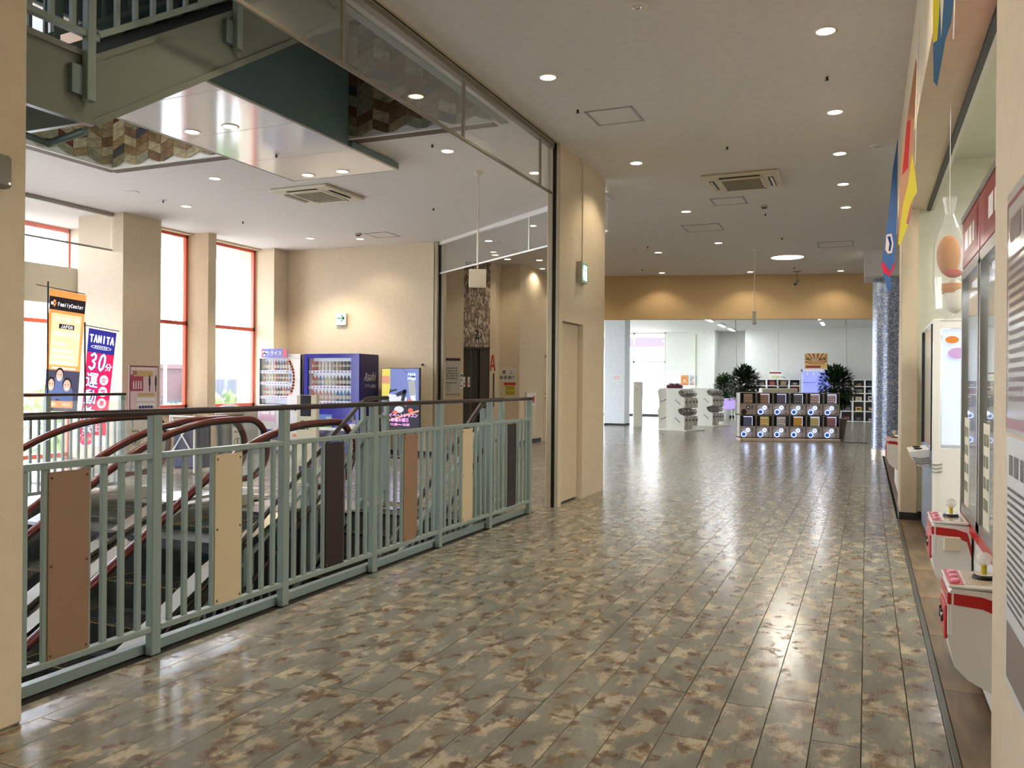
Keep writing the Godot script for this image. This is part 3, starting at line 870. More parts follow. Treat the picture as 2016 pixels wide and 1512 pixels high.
func upper_void() -> void:
	var dark := mat("dark teal panel", rgb(104, 124, 122), 0.42)
	var o := struct("wall_upper_far")
	part(o, "panel", bc(Vector3(-8.8, 3.99, -7.85), Vector3(-3.5, 8.2, -7.72)), mat("upper wall paint", rgb(96, 86, 72), 0.7))
	rng.seed = 77
	herringbone(o, Vector3(-8.7, 4.0, -7.7), Vector3.RIGHT, Vector3.BACK, 26, 11)
	o = struct("wall_upper_left")
	part(o, "panel", bc(Vector3(-8.85, 3.99, -7.8), Vector3(-8.71, 6.6, 3.0)), mat("upper wall paint", rgb(96, 86, 72), 0.7))
	var cl := struct("window_6")
	var cf := MB.new()
	for yy: float in [6.64, 8.16]: cf.box(Vector3(-8.78, yy, -2.4), Vector3(0.08, 0.08, 10.8))
	for k in 7: cf.box(Vector3(-8.78, 7.4, -7.76 + k * 1.793), Vector3(0.08, 1.6, 0.07))
	part(cl, "frame", cf, mat("dark teal panel", rgb(104, 124, 122), 0.42))
	for k in 6: part(cl, "pane", bc(Vector3(-8.783, 6.6, -7.76 + k * 1.793), Vector3(-8.777, 8.2, -5.967 + k * 1.793)), glass("window glass", rgb(240, 250, 250), 0.06))
	herringbone(o, Vector3(-8.7, 4.0, -4.32), Vector3(0, 0, -1), Vector3.RIGHT, 17, 11)
	# the chevron cladding ends in a thin metal edge at the ceiling
	o = struct("trim_2")
	var p := MB.new()
	p.box(Vector3(-6.1, 3.997, -7.685), Vector3(5.2, 0.02, 0.036)); p.box(Vector3(-8.685, 3.997, -2.4), Vector3(0.036, 0.02, 10.6))
	part(o, "edge", p, mat("white trim", rgb(214, 210, 204), 0.5))
	o = struct("wall_upper_right")
	part(o, "panel", bc(Vector3(-3.44, 3.99, -7.8), Vector3(-3.36, 8.2, 3.0)), dark)
	o = struct("wall_upper_front")
	part(o, "panel", bc(Vector3(-8.8, 3.99, 3.0), Vector3(-3.4, 8.2, 3.2)), dark)
	o = struct("ceiling_upper")
	part(o, "board", bc(Vector3(-8.8, 8.2, -7.9), Vector3(-3.4, 8.4, 3.2)), ceiling_white)
	# casing of the escalator to the floor above: gloss white underside, teal side
	var e := thing("escalator_casing", "gloss white panelled underside of an overhead casing with dark teal side", "casing", Vector3(-5.95, 3.9, -6.0))
	var gloss := mat("gloss white panel", rgb(228, 230, 230), 0.09, 0.0, 0.75)
	var k := 0
	for z: float in [-2.7, -1.75, -0.75, 0.25, 1.25, 2.25, 3.25]:
		var z1 := z + (0.95 if k == 0 else 1.0)
		part(e, "underside_panel", bc(Vector3(-0.75, 0.0, z + 0.004), Vector3(0.75, 0.02, z1 - 0.004), 0.001), gloss)
		k += 1
	part(e, "side_panel", bc(Vector3(0.73, 0.02, -1.66), Vector3(0.76, 4.2, 4.2)), dark)
	part(e, "side_panel", bc(Vector3(-0.76, 0.02, -1.66), Vector3(-0.73, 4.2, 4.2)), dark)
	part(e, "edge_band", bc(Vector3(-0.765, 0.021, -2.715), Vector3(0.765, 0.085, -1.73)), dark)
	p = MB.new()
	for s: float in [-0.76, 0.76]: p.box(Vector3(s, 0.004, 0.75), Vector3(0.014, 0.02, 6.94))
	p.box(Vector3(0, 0.004, -2.71), Vector3(1.53, 0.02, 0.014))
	part(e, "edge_strip", p, mat("white trim", rgb(214, 210, 204), 0.5))

# ---------------------------------------------------------------- lamps
func downlight(at: Vector3, label: String, energy := 1.0, lens := 0.068, group := "recessed ceiling downlights", spread := 62.0) -> void:
	var o := thing("downlight", label, "downlight", at, 0, group)
	part(o, "rim", MB.new().lathe(Vector3.ZERO, [Vector2(lens + 0.018, 0.0), Vector2(lens + 0.016, -0.006), Vector2(lens, -0.007), Vector2(lens, 0.0)], 24), mat("white lamp rim", rgb(222, 216, 206), 0.4))
	part(o, "lens", MB.new().lathe(Vector3.ZERO, [Vector2(0, -0.003), Vector2(lens, -0.003)], 24), glow("warm lamp lens", rgb(255, 236, 204), 9.0))
	var s := SpotLight3D.new()
	s.name = "lamp"
	s.light_color = rgb(255, 236, 206); s.light_energy = 1.9 * energy; s.light_size = lens
	s.spot_angle = spread; s.spot_angle_attenuation = 0.55; s.spot_range = 40.0; s.spot_attenuation = 2.0; s.shadow_enabled = true
	s.rotation_degrees.x = -90; s.position.y = -0.012
	o.add_child(s)

func downlights() -> void:
	var aisle := ["nearest", "second", "third", "fourth", "fifth"]
	var zs := [-6.65, -8.65, -10.21, -11.77, -13.31]
	for k in 5: downlight(Vector3(-0.30, CEIL, zs[k]), "round warm downlight in the right-hand row, %s from the viewer" % aisle[k])
	zs = [-6.77, -9.78, -12.78, -15.81]
	for k in 4: downlight(Vector3(-2.55, CEIL, zs[k]), "round warm downlight in the middle row of the hall, %s from the viewer" % aisle[k])
	downlight(Vector3(-3.85, CEIL, -16.54), "round warm downlight beside the pier, just before the lintel wall")
	downlight(Vector3(-4.46, CEIL, -19.56), "round warm downlight washing the left part of the lintel wall", 0.55)
	downlight(Vector3(-2.506, CEIL, -20.064), "round warm downlight washing the middle of the lintel wall", 0.55)
	downlight(Vector3(-0.565, CEIL, -20.569), "round warm downlight washing the right part of the lintel wall", 0.55)
	downlight(Vector3(-6.42, CEIL, -19.05), "round warm downlight washing the lintel wall behind the pier", 0.55)
	var i := 0
	# the row goes on over and behind the viewer; its pools show in the floor
	i = 0
	for z: float in [-4.65, -2.65, -0.65]:
		downlight(Vector3(-0.30, CEIL, z), "round warm right-row downlight %s" % ["just out of view overhead", "over the near pillar's face", "straight above the viewer"][i], [0.9, 1.3, 0.9][i])
		i += 1
	downlight(Vector3(-2.55, CEIL, -3.77), "round warm middle-row downlight just out of view overhead", 0.9)
	downlight(Vector3(-2.55, CEIL, -0.77), "round warm middle-row downlight beside the viewer", 0.8)
	# over the well and the vending corner
	downlight(Vector3(-7.842, CEIL, -8.543), "round warm downlight beside the end of the gloss panel casing")
	downlight(Vector3(-9.496, CEIL, -9.75), "round warm downlight close to the window pier", 0.6)
	downlight(Vector3(-4.416, CEIL, -8.499), "round warm downlight behind the glass smoke curtain")
	downlight(Vector3(-9.436, CEIL, -12.736), "round warm downlight over the white vending machine", 4.5, 0.068, "recessed ceiling downlights", 55.0)
	downlight(Vector3(-8.6, CEIL, -13.103), "round warm downlight over the blue vending machine", 0.7)
	i = 0
	for p: Array in [[-6.36, -6.60], [-5.87, -6.60], [-6.34, -8.50], [-5.84, -8.50]]:
		downlight(Vector3(p[0], 3.8995, p[1]), ["far-left", "near-left", "far-end left", "far-end right"][i] + " downlight set in the gloss white casing underside", 0.6, 0.07, "downlights in the gloss casing")
		i += 1
	# over the upper flight, seen only by their light on the chevron boards
	downlight(Vector3(-7.8, 8.2, -5.6), "round downlight high over the upper flight, nearer the chevron wall", 5.0)
	downlight(Vector3(-7.8, 8.2, -3.0), "round downlight high over the upper flight, farther from the chevron wall", 5.0)
	# lift lobby
	downlight(Vector3(-5.162, CEIL, -13.018), "round warm downlight seen through the lobby smoke curtain, nearer the pier", 0.5)
	downlight(Vector3(-6.467, CEIL, -14.122), "round warm downlight seen through the lobby smoke curtain, beside a detector", 0.5)
	downlight(Vector3(-7.039, CEIL, -15.7), "left one of a close pair of downlights before the lift", 0.35)
	downlight(Vector3(-7.036, CEIL, -16.33), "right one of a close pair of downlights before the lift", 0.35)
	downlight(Vector3(-6.45, CEIL, -16.695), "single round downlight right of the pair before the lift", 0.4)
	downlight(Vector3(-6.86, CEIL, -17.95), "downlight hard against the lobby side wall casting a bright streak", 0.45, 0.06, "recessed ceiling downlights", 75.0)
	# large round lamp near the lintel
	var o := thing("round_ceiling_lamp", "large round white flush lamp in the hall ceiling", "ceiling lamp", Vector3(-1.516, CEIL, -18.026))
	part(o, "rim", MB.new().lathe(Vector3.ZERO, [Vector2(0.335, 0), Vector2(0.333, -0.01), Vector2(0.32, -0.012)], 40), mat("white lamp rim", rgb(222, 216, 206), 0.4))
	part(o, "diffuser", MB.new().lathe(Vector3.ZERO, [Vector2(0, -0.012), Vector2(0.32, -0.01)], 40), glow("white lamp diffuser", rgb(255, 250, 240), 4.0))
	var s := AreaLight3D.new()
	s.name = "lamp"; s.area_size = Vector2(0.56, 0.56); s.light_color = rgb(255, 246, 230); s.light_energy = 8.0; s.area_range = 40.0; s.area_attenuation = 2.0; s.shadow_enabled = true
	s.rotation_degrees.x = -90; s.position.y = -0.02
	o.add_child(s)
	# tube lamps of the white room
	i = 0
	for p: Array in [[-4.95, -28.9], [-4.95, -31.6], [-4.95, -34.0], [-1.45, -28.9], [-1.45, -31.6], [-9.3, -24.5], [-9.3, -29.5], [-3.5, -24.0]]:
		var l := thing("tube_lamp", ["nearest", "middle", "farthest", "nearer right-hand", "farther right-hand", "nearer window-side", "farther window-side", "nearer middle"][i] + " white tube lamp on the white room's ceiling", "tube lamp", Vector3(p[0], 3.62, p[1]), 0, "tube lamps in the white room")
		part(l, "tray", bx(Vector3(0, -0.02, 0), Vector3(0.16, 0.04, 1.24), 0.008), mat("white lamp tray", rgb(230, 230, 228), 0.4))
		part(l, "tube", bx(Vector3(0, -0.055, 0), Vector3(0.1, 0.035, 1.2), 0.012), glow("white tube lamp", rgb(250, 252, 255), 6.0))
		s = AreaLight3D.new()
		s.name = "lamp"; s.area_size = Vector2(0.1, 1.2); s.light_color = rgb(244, 248, 255); s.light_energy = 3.0; s.area_range = 40.0; s.area_attenuation = 2.0; s.shadow_enabled = true
		s.rotation_degrees.x = -90; s.position.y = -0.09
		l.add_child(s)
		i += 1

func shop_lamps() -> void:
	var i := 0
	for z: float in [-1.2, -4.0, -6.8]:
		var l := thing("shop_tube_lamp", ["nearest", "middle", "farthest"][i] + " white tube lamp in the shop's tiled ceiling", "tube lamp", Vector3(2.1, 3.65, z), 0, "tube lamps in the shop")
		part(l, "tray", bx(Vector3(0, -0.02, 0), Vector3(0.2, 0.04, 1.24), 0.008), mat("white lamp tray", rgb(230, 230, 228), 0.4))
		part(l, "tube", bx(Vector3(0, -0.055, 0), Vector3(0.14, 0.035, 1.2), 0.012), glow("white tube lamp", rgb(250, 252, 255), 6.0))
		var s := AreaLight3D.new()
		s.name = "lamp"; s.area_size = Vector2(0.14, 1.2); s.light_color = rgb(250, 250, 240); s.light_energy = 9.0; s.area_range = 40.0; s.area_attenuation = 2.0; s.shadow_enabled = true
		s.rotation_degrees.x = -90; s.position.y = -0.09
		l.add_child(s)
		i += 1

func cassette(at: Vector3, label: String, turn := 0.0) -> void:
	var o := thing("air_conditioner", label, "air conditioner", at, turn)
	var body := mat("aged white air conditioner plastic", rgb(214, 206, 184), 0.5)
	var slot := mat("dark air slot", rgb(42, 38, 34), 0.6)
	part(o, "fascia", bx(Vector3(0, -0.02, 0), Vector3(0.95, 0.04, 0.95), 0.018), body)
	part(o, "grille_frame", bx(Vector3(0, -0.045, 0), Vector3(0.56, 0.012, 0.56), 0.004), body)
	var g := MB.new()
	for k in 24: g.box(Vector3(0, -0.054, -0.24 + k * 0.0209), Vector3(0.47, 0.006, 0.011))
	part(o, "grille", g, mat("grey intake grille", rgb(140, 130, 106), 0.6))
	for k in 4:
		var m := MB.new()
		m.xf = Transform3D(Basis(Vector3.UP, k * PI / 2), Vector3.ZERO)
		m.box(Vector3(0, -0.0405, 0.36), Vector3(0.5, 0.004, 0.062))
		part(o, "outlet", m, slot)
		m = MB.new()
		m.xf = Transform3D(Basis(Vector3.UP, k * PI / 2), Vector3.ZERO)
		m.xf = m.xf * Transform3D(Basis(Vector3.RIGHT, 0.5), Vector3(0, -0.048, 0.368))
		m.box(Vector3.ZERO, Vector3(0.48, 0.004, 0.045))
		part(o, "louver", m, body)

func sprinkler(at: Vector3, label: String) -> void:
	var o := thing("sprinkler_head", label, "sprinkler", at, 0, "small sprinkler heads in the ceiling")
	part(o, "plate", MB.new().lathe(Vector3.ZERO, [Vector2(0.034, 0.0), Vector2(0.03, -0.006), Vector2(0.014, -0.008)], 16), mat("white lamp rim", rgb(222, 216, 206), 0.4))
	part(o, "head", MB.new().lathe(Vector3.ZERO, [Vector2(0.012, -0.006), Vector2(0.011, -0.03), Vector2(0.02, -0.034), Vector2(0.0, -0.04)], 12), mat("tarnished chrome", rgb(70, 66, 60), 0.4, 0.9))

func hatch(at: Vector3, s: float, label: String) -> void:
	var o := thing("access_hatch", label, "hatch", at, 0, "square access hatches in the ceiling")
	var m := MB.new()
	for k in 4:
		m.xf = Transform3D(Basis(Vector3.UP, k * PI / 2), Vector3.ZERO)
		m.box(Vector3(0, -0.003, s * 0.5), Vector3(s + 0.03, 0.006, 0.022)); 
	part(o, "frame", m, mat("aluminium hatch frame", rgb(150, 148, 144), 0.35, 0.7))
	part(o, "lid", bx(Vector3(0, -0.001, 0), Vector3(s - 0.03, 0.005, s - 0.03)), ceiling_white)

func ceiling_fittings() -> void:
	cassette(Vector3(-1.486, CEIL, -11.11), "square ceiling air conditioner in the hall, cream with grey grille")
	cassette(Vector3(-7.1, CEIL, -9.75), "square ceiling air conditioner over the escalator landing beside gloss casing")
	hatch(Vector3(-2.31, CEIL, -8.0), 0.45, "square access hatch between the two nearest middle-row downlights")
	hatch(Vector3(-3.6, CEIL, -11.42), 0.45, "square access hatch half hidden behind the pier")
	hatch(Vector3(-1.84, CEIL, -12.28), 0.45, "access hatch just beyond the hall air conditioner")
	hatch(Vector3(-2.55, CEIL, -14.2), 0.6, "larger access hatch farther down the hall ceiling")
	hatch(Vector3(-0.55, CEIL, -16.7), 0.6, "access hatch near the silver mosaic column's head")
	hatch(Vector3(-8.0, CEIL, -12.9), 0.45, "access hatch over the vending corner")
	var sp := [[-2.58, -7.67, "before the nearest hatch"], [-1.44, -9.46, "in front of the hall air conditioner"], [-0.33, -7.63, "between right-row downlights"], [-1.45, -13.35, "behind the hall air conditioner"], [-3.87, -15.74, "beside the pier's far downlight"], [-1.41, -15.65, "before the large round lamp"], [-4.74, -18.8, "before the lintel wall"], [-1.5, -19.6, "above the hanging camera"], [-9.5, -9.3, "near the window pier"], [-4.45, -8.2, "behind the glass smoke curtain"], [-6.05, -11.2, "beyond the gloss casing"], [-9.5, -11.0, "before the second window"]]
	for q: Array in sp: sprinkler(Vector3(q[0], CEIL, q[1]), "tiny chrome sprinkler head in the ceiling " + q[2])
	sprinkler(Vector3(-6.1, 3.9, -7.6), "tiny chrome sprinkler head in the gloss casing underside")
	# speakers and blind round plates
	var grey := mat("white lamp rim", rgb(222, 216, 206), 0.4)
	var o := thing("emergency_lamp", "round white emergency lamp set in the ceiling above the viewer", "emergency lamp", Vector3(-1.502, CEIL, -5.73))
	part(o, "plate", MB.new().lathe(Vector3.ZERO, [Vector2(0.085, 0.0), Vector2(0.082, -0.008), Vector2(0.035, -0.01)], 24), grey)
	part(o, "reflector", MB.new().lathe(Vector3.ZERO, [Vector2(0.035, -0.01), Vector2(0.02, 0.012), Vector2(0, 0.014)], 20), brushed)
	part(o, "bulb", MB.new().ball(Vector3(0, -0.004, 0), Vector3(0.012, 0.012, 0.012), 10, 6), mat("frosted bulb", rgb(240, 236, 220), 0.3))
	o = thing("emergency_lamp", "round white emergency lamp beside the shop's fascia", "emergency lamp", Vector3(0.09, CEIL, -10.04))
	part(o, "plate", MB.new().lathe(Vector3.ZERO, [Vector2(0.085, 0.0), Vector2(0.082, -0.008), Vector2(0.035, -0.01)], 24), grey)
	part(o, "bulb", MB.new().ball(Vector3(0, -0.006, 0), Vector3(0.02, 0.014, 0.02), 10, 6), brushed)
	o = thing("ceiling_speaker", "round white speaker plate in the ceiling by the window bay", "speaker", Vector3(-9.506, CEIL, -8.741))
	part(o, "plate", MB.new().lathe(Vector3.ZERO, [Vector2(0.1, 0.0), Vector2(0.098, -0.006), Vector2(0.09, -0.008), Vector2(0, -0.008)], 24), ceiling_white)
	o = thing("smoke_detector", "round smoke detector in the lobby ceiling beside a downlight", "detector", Vector3(-6.3, CEIL, -14.15))
	part(o, "body", MB.new().lathe(Vector3.ZERO, [Vector2(0.055, 0), Vector2(0.05, -0.03), Vector2(0.03, -0.045), Vector2(0, -0.047)], 20), mat("grey detector plastic", rgb(176, 170, 158), 0.5))
	for q: Array in [[-8.32, -12.62, "over the blue vending machine"], [-1.4, -12.75, "behind the hall air conditioner"]]:
		o = thing("motion_sensor", "small boxy ceiling sensor " + q[2], "sensor", Vector3(q[0], CEIL, q[1]))
		part(o, "base", bx(Vector3(0, -0.015, 0), Vector3(0.1, 0.03, 0.08), 0.006), mat("grey detector plastic", rgb(176, 170, 158), 0.5))
		part(o, "eye", bx(Vector3(0, -0.04, 0.01), Vector3(0.07, 0.025, 0.05), 0.006), mat("dark sensor eye", rgb(70, 64, 58), 0.4))
	# signs on pendant rods
	var plastic := mat("off-white pendant plastic", rgb(214, 206, 190), 0.45)
	o = thing("hanging_sign", "blank white box sign hanging on a rod before the lift lobby", "sign", Vector3(-4.486, CEIL, -9.475), 26.6)
	part(o, "canopy", MB.new().lathe(Vector3.ZERO, [Vector2(0.062, 0), Vector2(0.055, -0.03), Vector2(0.012, -0.065)], 20), plastic)
	part(o, "rod", MB.new().cyl(Vector3(0, -0.06, 0), Vector3(0, -1.23, 0), 0.009, 10), plastic)
	part(o, "box", bx(Vector3(0, -1.335, 0), Vector3(0.215, 0.23, 0.05), 0.006), plastic)
	exit_sign(Vector3(-3.086, CEIL, -9.385), 1.22, 94.0, "green running-man exit sign hanging on a rod beside the pier", 0.265, 0.24)
	exit_sign(Vector3(-2.009, CEIL, -16.746), 1.215, 97.0, "exit sign hanging on a rod before the lintel wall, seen edge on", 0.265, 0.24)
	# dome-less camera on a drop rod
	o = thing("security_camera", "small grey camera hanging from the ceiling before the lintel wall", "camera", Vector3(-1.496, CEIL, -20.33))
	var gm := mat("grey camera body", rgb(150, 142, 126), 0.4)
	part(o, "base", bx(Vector3(0, -0.008, 0), Vector3(0.16, 0.016, 0.1)), gm)
	part(o, "rod", MB.new().cyl(Vector3(0, 0, 0), Vector3(0.01, -0.2, 0), 0.012, 8), gm)
	part(o, "body", MB.new().cyl(Vector3(0.02, -0.2, -0.06), Vector3(-0.03, -0.31, 0.09), 0.038, 14), gm)
	part(o, "lens", MB.new().cyl(Vector3(-0.03, -0.31, 0.09), Vector3(-0.034, -0.318, 0.102), 0.026, 14), black_rubber)

func running_man(mb: MB, o: Vector2, s: float, z: float) -> MB:
	mb.disc(o + Vector2(0.02, 0.36) * s, Vector2(0.08, 0.08) * s, z, 14)
	mb.pen(o + Vector2(0.0, 0.24) * s, o + Vector2(-0.06, -0.04) * s, 0.13 * s, z)
	mb.pen(o + Vector2(-0.06, -0.04) * s, o + Vector2(0.1, -0.16) * s, 0.09 * s, z); mb.pen(o + Vector2(0.1, -0.16) * s, o + Vector2(0.06, -0.38) * s, 0.08 * s, z)
	mb.pen(o + Vector2(-0.06, -0.05) * s, o + Vector2(-0.16, -0.24) * s, 0.09 * s, z); mb.pen(o + Vector2(-0.16, -0.24) * s, o + Vector2(-0.32, -0.24) * s, 0.08 * s, z)
	mb.pen(o + Vector2(0.0, 0.2) * s, o + Vector2(0.18, 0.12) * s, 0.07 * s, z); mb.pen(o + Vector2(0.18, 0.12) * s, o + Vector2(0.26, 0.22) * s, 0.06 * s, z)
	mb.pen(o + Vector2(0.0, 0.2) * s, o + Vector2(-0.18, 0.12) * s, 0.07 * s, z); mb.pen(o + Vector2(-0.18, 0.12) * s, o + Vector2(-0.2, -0.02) * s, 0.06 * s, z)
	return mb

func exit_sign(at: Vector3, drop: float, turn: float, label: String, w: float, h: float) -> void:
	var o := thing("exit_sign", label, "exit sign", at, turn)
	var plastic := mat("off-white pendant plastic", rgb(214, 206, 190), 0.45)
	part(o, "canopy", MB.new().lathe(Vector3.ZERO, [Vector2(0.06, 0), Vector2(0.055, -0.03), Vector2(0.012, -0.06)], 20), plastic)
	part(o, "rod", MB.new().cyl(Vector3(0, -0.05, 0), Vector3(0, -drop, 0), 0.009, 10), plastic)
	part(o, "box", bx(Vector3(0, -drop - h * 0.5, 0), Vector3(w, h, 0.07), 0.006), mat("grey exit sign case", rgb(176, 172, 160), 0.4))
	var y := -drop - h * 0.5
	for s in 2:
		var f := Node3D.new(); f.name = "face"; o.add_child(f, true)
		f.rotation_degrees.y = 180.0 * s
		part(f, "panel", MB.new().rect(-w * 0.46, y - h * 0.44, w * 0.46, y + h * 0.44, 0.0362), glow("lit white sign face", rgb(236, 246, 240), 0.9))
		var g := MB.new()
		g.rect(-w * 0.46, y - h * 0.44, -w * 0.30, y + h * 0.44, 0.0366); g.rect(w * 0.34, y - h * 0.44, w * 0.46, y + h * 0.44, 0.0366)
		g.rect(-w * 0.46, y + h * 0.36, w * 0.46, y + h * 0.44, 0.0366); g.rect(-w * 0.46, y - h * 0.44, w * 0.46, y - h * 0.38, 0.0366)
		running_man(g, Vector2(0.02, y), h * 0.8, 0.0366)
		part(f, "pictogram", g, glow("lit green sign print", rgb(16, 122, 84), 0.5))
	var l := OmniLight3D.new()
	l.name = "lamp"; l.light_energy = 0.03; l.light_size = 0.08; l.omni_range = 30.0; l.omni_attenuation = 2.0; l.shadow_enabled = true; l.light_color = rgb(230, 250, 240)
	l.position = Vector3(0, y, 0.1)
	o.add_child(l)

# hanging glass draught screens along the ceiling
func curtain(a: Vector3, b: Vector3, h: float, splits: Array, label: String, col: Color) -> void:
	var d := Vector2(b.x - a.x, b.z - a.z); var L := d.length(); d = d.normalized()
	var o := thing("smoke_curtain", label, "glass screen", a, rad_to_deg(atan2(-d.y, d.x)), "hanging glass smoke screens")
	var fm := mat("screen frame %s" % col.to_html(), col, 0.35, 0.4)
	part(o, "head_channel", bx(Vector3(L * 0.5, -0.03, 0), Vector3(L, 0.06, 0.07), 0.004), fm)
	part(o, "bottom_channel", bx(Vector3(L * 0.5, -h + 0.012, 0), Vector3(L, 0.028, 0.022), 0.003), fm)
	var gm := glass("smoke screen glass", rgb(200, 205, 200), 0.12)
	var xs := [0.0] + splits + [L]
	for k in xs.size() - 1:
		part(o, "pane", bc(Vector3(xs[k] + 0.012, -h + 0.02, -0.003), Vector3(xs[k + 1] - 0.012, -0.05, 0.003)), gm)
		if k > 0: part(o, "mullion", bx(Vector3(xs[k], -h * 0.5, 0), Vector3(0.035, h - 0.03, 0.024), 0.003), fm)

func smoke_curtains() -> void:
	curtain(Vector3(-3.2, CEIL, -0.9), Vector3(-3.2, CEIL, -8.62), 0.565, [1.93, 3.75, 5.545, 7.376], "long hanging glass smoke screen along the edge of the escalator well", rgb(150, 142, 128))
	curtain(Vector3(-7.42, CEIL, -13.97), Vector3(-3.2, CEIL, -10.82), 0.6, [1.55, 3.25, 4.4], "hanging glass smoke screen with white frame across the lift lobby", rgb(232, 232, 228))
	curtain(Vector3(-11.0, CEIL, -4.0), Vector3(-11.0, CEIL, -9.72), 0.6, [1.9, 3.8], "hanging glass smoke screen in front of the glazed window bay", rgb(160, 156, 148))
	# shutter box line at the ceiling edge over the rail
	var o := struct("trim_3")
	part(o, "shutter_slot", bc(Vector3(-3.175, 3.985, -8.62), Vector3(-3.11, 4.003, 5.8)), mat("pale shutter box", rgb(196, 184, 164), 0.5))
	part(o, "slot", bc(Vector3(-3.15, 3.982, -8.62), Vector3(-3.135, 3.99, 5.8)), black_rubber)

func guard_rail() -> void:
	var o := thing("guard_railing", "long sage green guard railing with dark handrail and coloured panels", "railing", Vector3(-3.24, 0, -3.13), 90)
	# local x runs away from the viewer (-z), local z faces the hall
	var x0 := -2.2; var x1 := 5.02
	var hand := MB.new()
	hand.tube(PackedVector3Array([Vector3(x0, 1.197, 0), Vector3(x1 + 0.03, 1.197, 0)]), 0.027, 14, 0.62)
	part(o, "handrail", hand, rail_dark)
	part(o, "kerb", bc(Vector3(x0, 0, -0.09), Vector3(x1 + 0.02, 0.05, -0.035), 0.004), steel_green)
	var post := bx(Vector3(0, 0.592, 0), Vector3(0.06, 1.184, 0.045), 0.004).mesh()
	var bal := bx(Vector3(0, 0.555, 0), Vector3(0.03, 0.84, 0.02), 0.002).mesh()
	var up := bx(Vector3(0.5, 0.982, 0), Vector3(0.94, 0.03, 0.042), 0.003).mesh()
	var low := bx(Vector3(0.5, 0.13, 0), Vector3(0.94, 0.03, 0.042), 0.003).mesh()
	var cols := [["mid brown infill panel", rgb(142, 110, 84)], ["cream infill panel", rgb(200, 181, 147)], ["dark maroon infill panel", rgb(36, 17, 17)]]
	for k in range(-2, 6): piece(o, "post", post, steel_green, Transform3D(Basis(), Vector3(k, 0, 0)))
	var pm := bc(Vector3(0.405, 0.14, 0.008), Vector3(0.612, 0.955, 0.017), 0.002).mesh()
	for k in range(-2, 5):
		var at := Transform3D(Basis(), Vector3(k, 0, 0))
		piece(o, "upper_rail", up, steel_green, at); piece(o, "lower_rail", low, steel_green, at)
		for f: float in [0.1, 0.2, 0.3, 0.4, 0.61, 0.7, 0.8, 0.9]: piece(o, "baluster", bal, steel_green, Transform3D(Basis(), Vector3(k + f, 0, 0)))
		var q: Array = cols[(k + 4) % 3]
		var pn := piece(o, "infill_panel", pm, mat(q[0], q[1], 0.5), at, q[0])
		for yy: float in [0.165, 0.55, 0.93]:
			for xx: float in [0.42, 0.598]:
				part(pn, "bolt", MB.new().ball(Vector3(xx, yy, 0.018), Vector3(0.007, 0.007, 0.004), 8, 5), mat("bronze bolt", rgb(112, 96, 80), 0.35, 0.8))

# a sloping baluster rail along z, from (z0, y0) up to (z1, y1); local x sideways
func slope_rail(o: Node3D, x: float, z0: float, y0: float, z1: float, y1: float, hand_h: float, n: int, with_hand := true, top_h := 0.95, low_h := 0.1) -> void:
	var a := Vector3(x, y0, z0); var b := Vector3(x, y1, z1)
	part(o, "upper_rail", MB.new().bar(a + Vector3.UP * top_h, b + Vector3.UP * top_h, 0.04, 0.03), steel_green)
	part(o, "lower_rail", MB.new().bar(a + Vector3.UP * low_h, b + Vector3.UP * low_h, 0.04, 0.03), steel_green)
	for k in n + 1:
		var p := a.lerp(b, float(k) / n)
		if k % 8 == 0: part(o, "post", MB.new().bar(p + Vector3.UP * (-0.1), p + Vector3.UP * hand_h, 0.045, 0.045, Vector3.RIGHT), steel_green)
		else: part(o, "baluster", MB.new().bar(p + Vector3.UP * low_h, p + Vector3.UP * top_h, 0.02, 0.02, Vector3.RIGHT), steel_green)

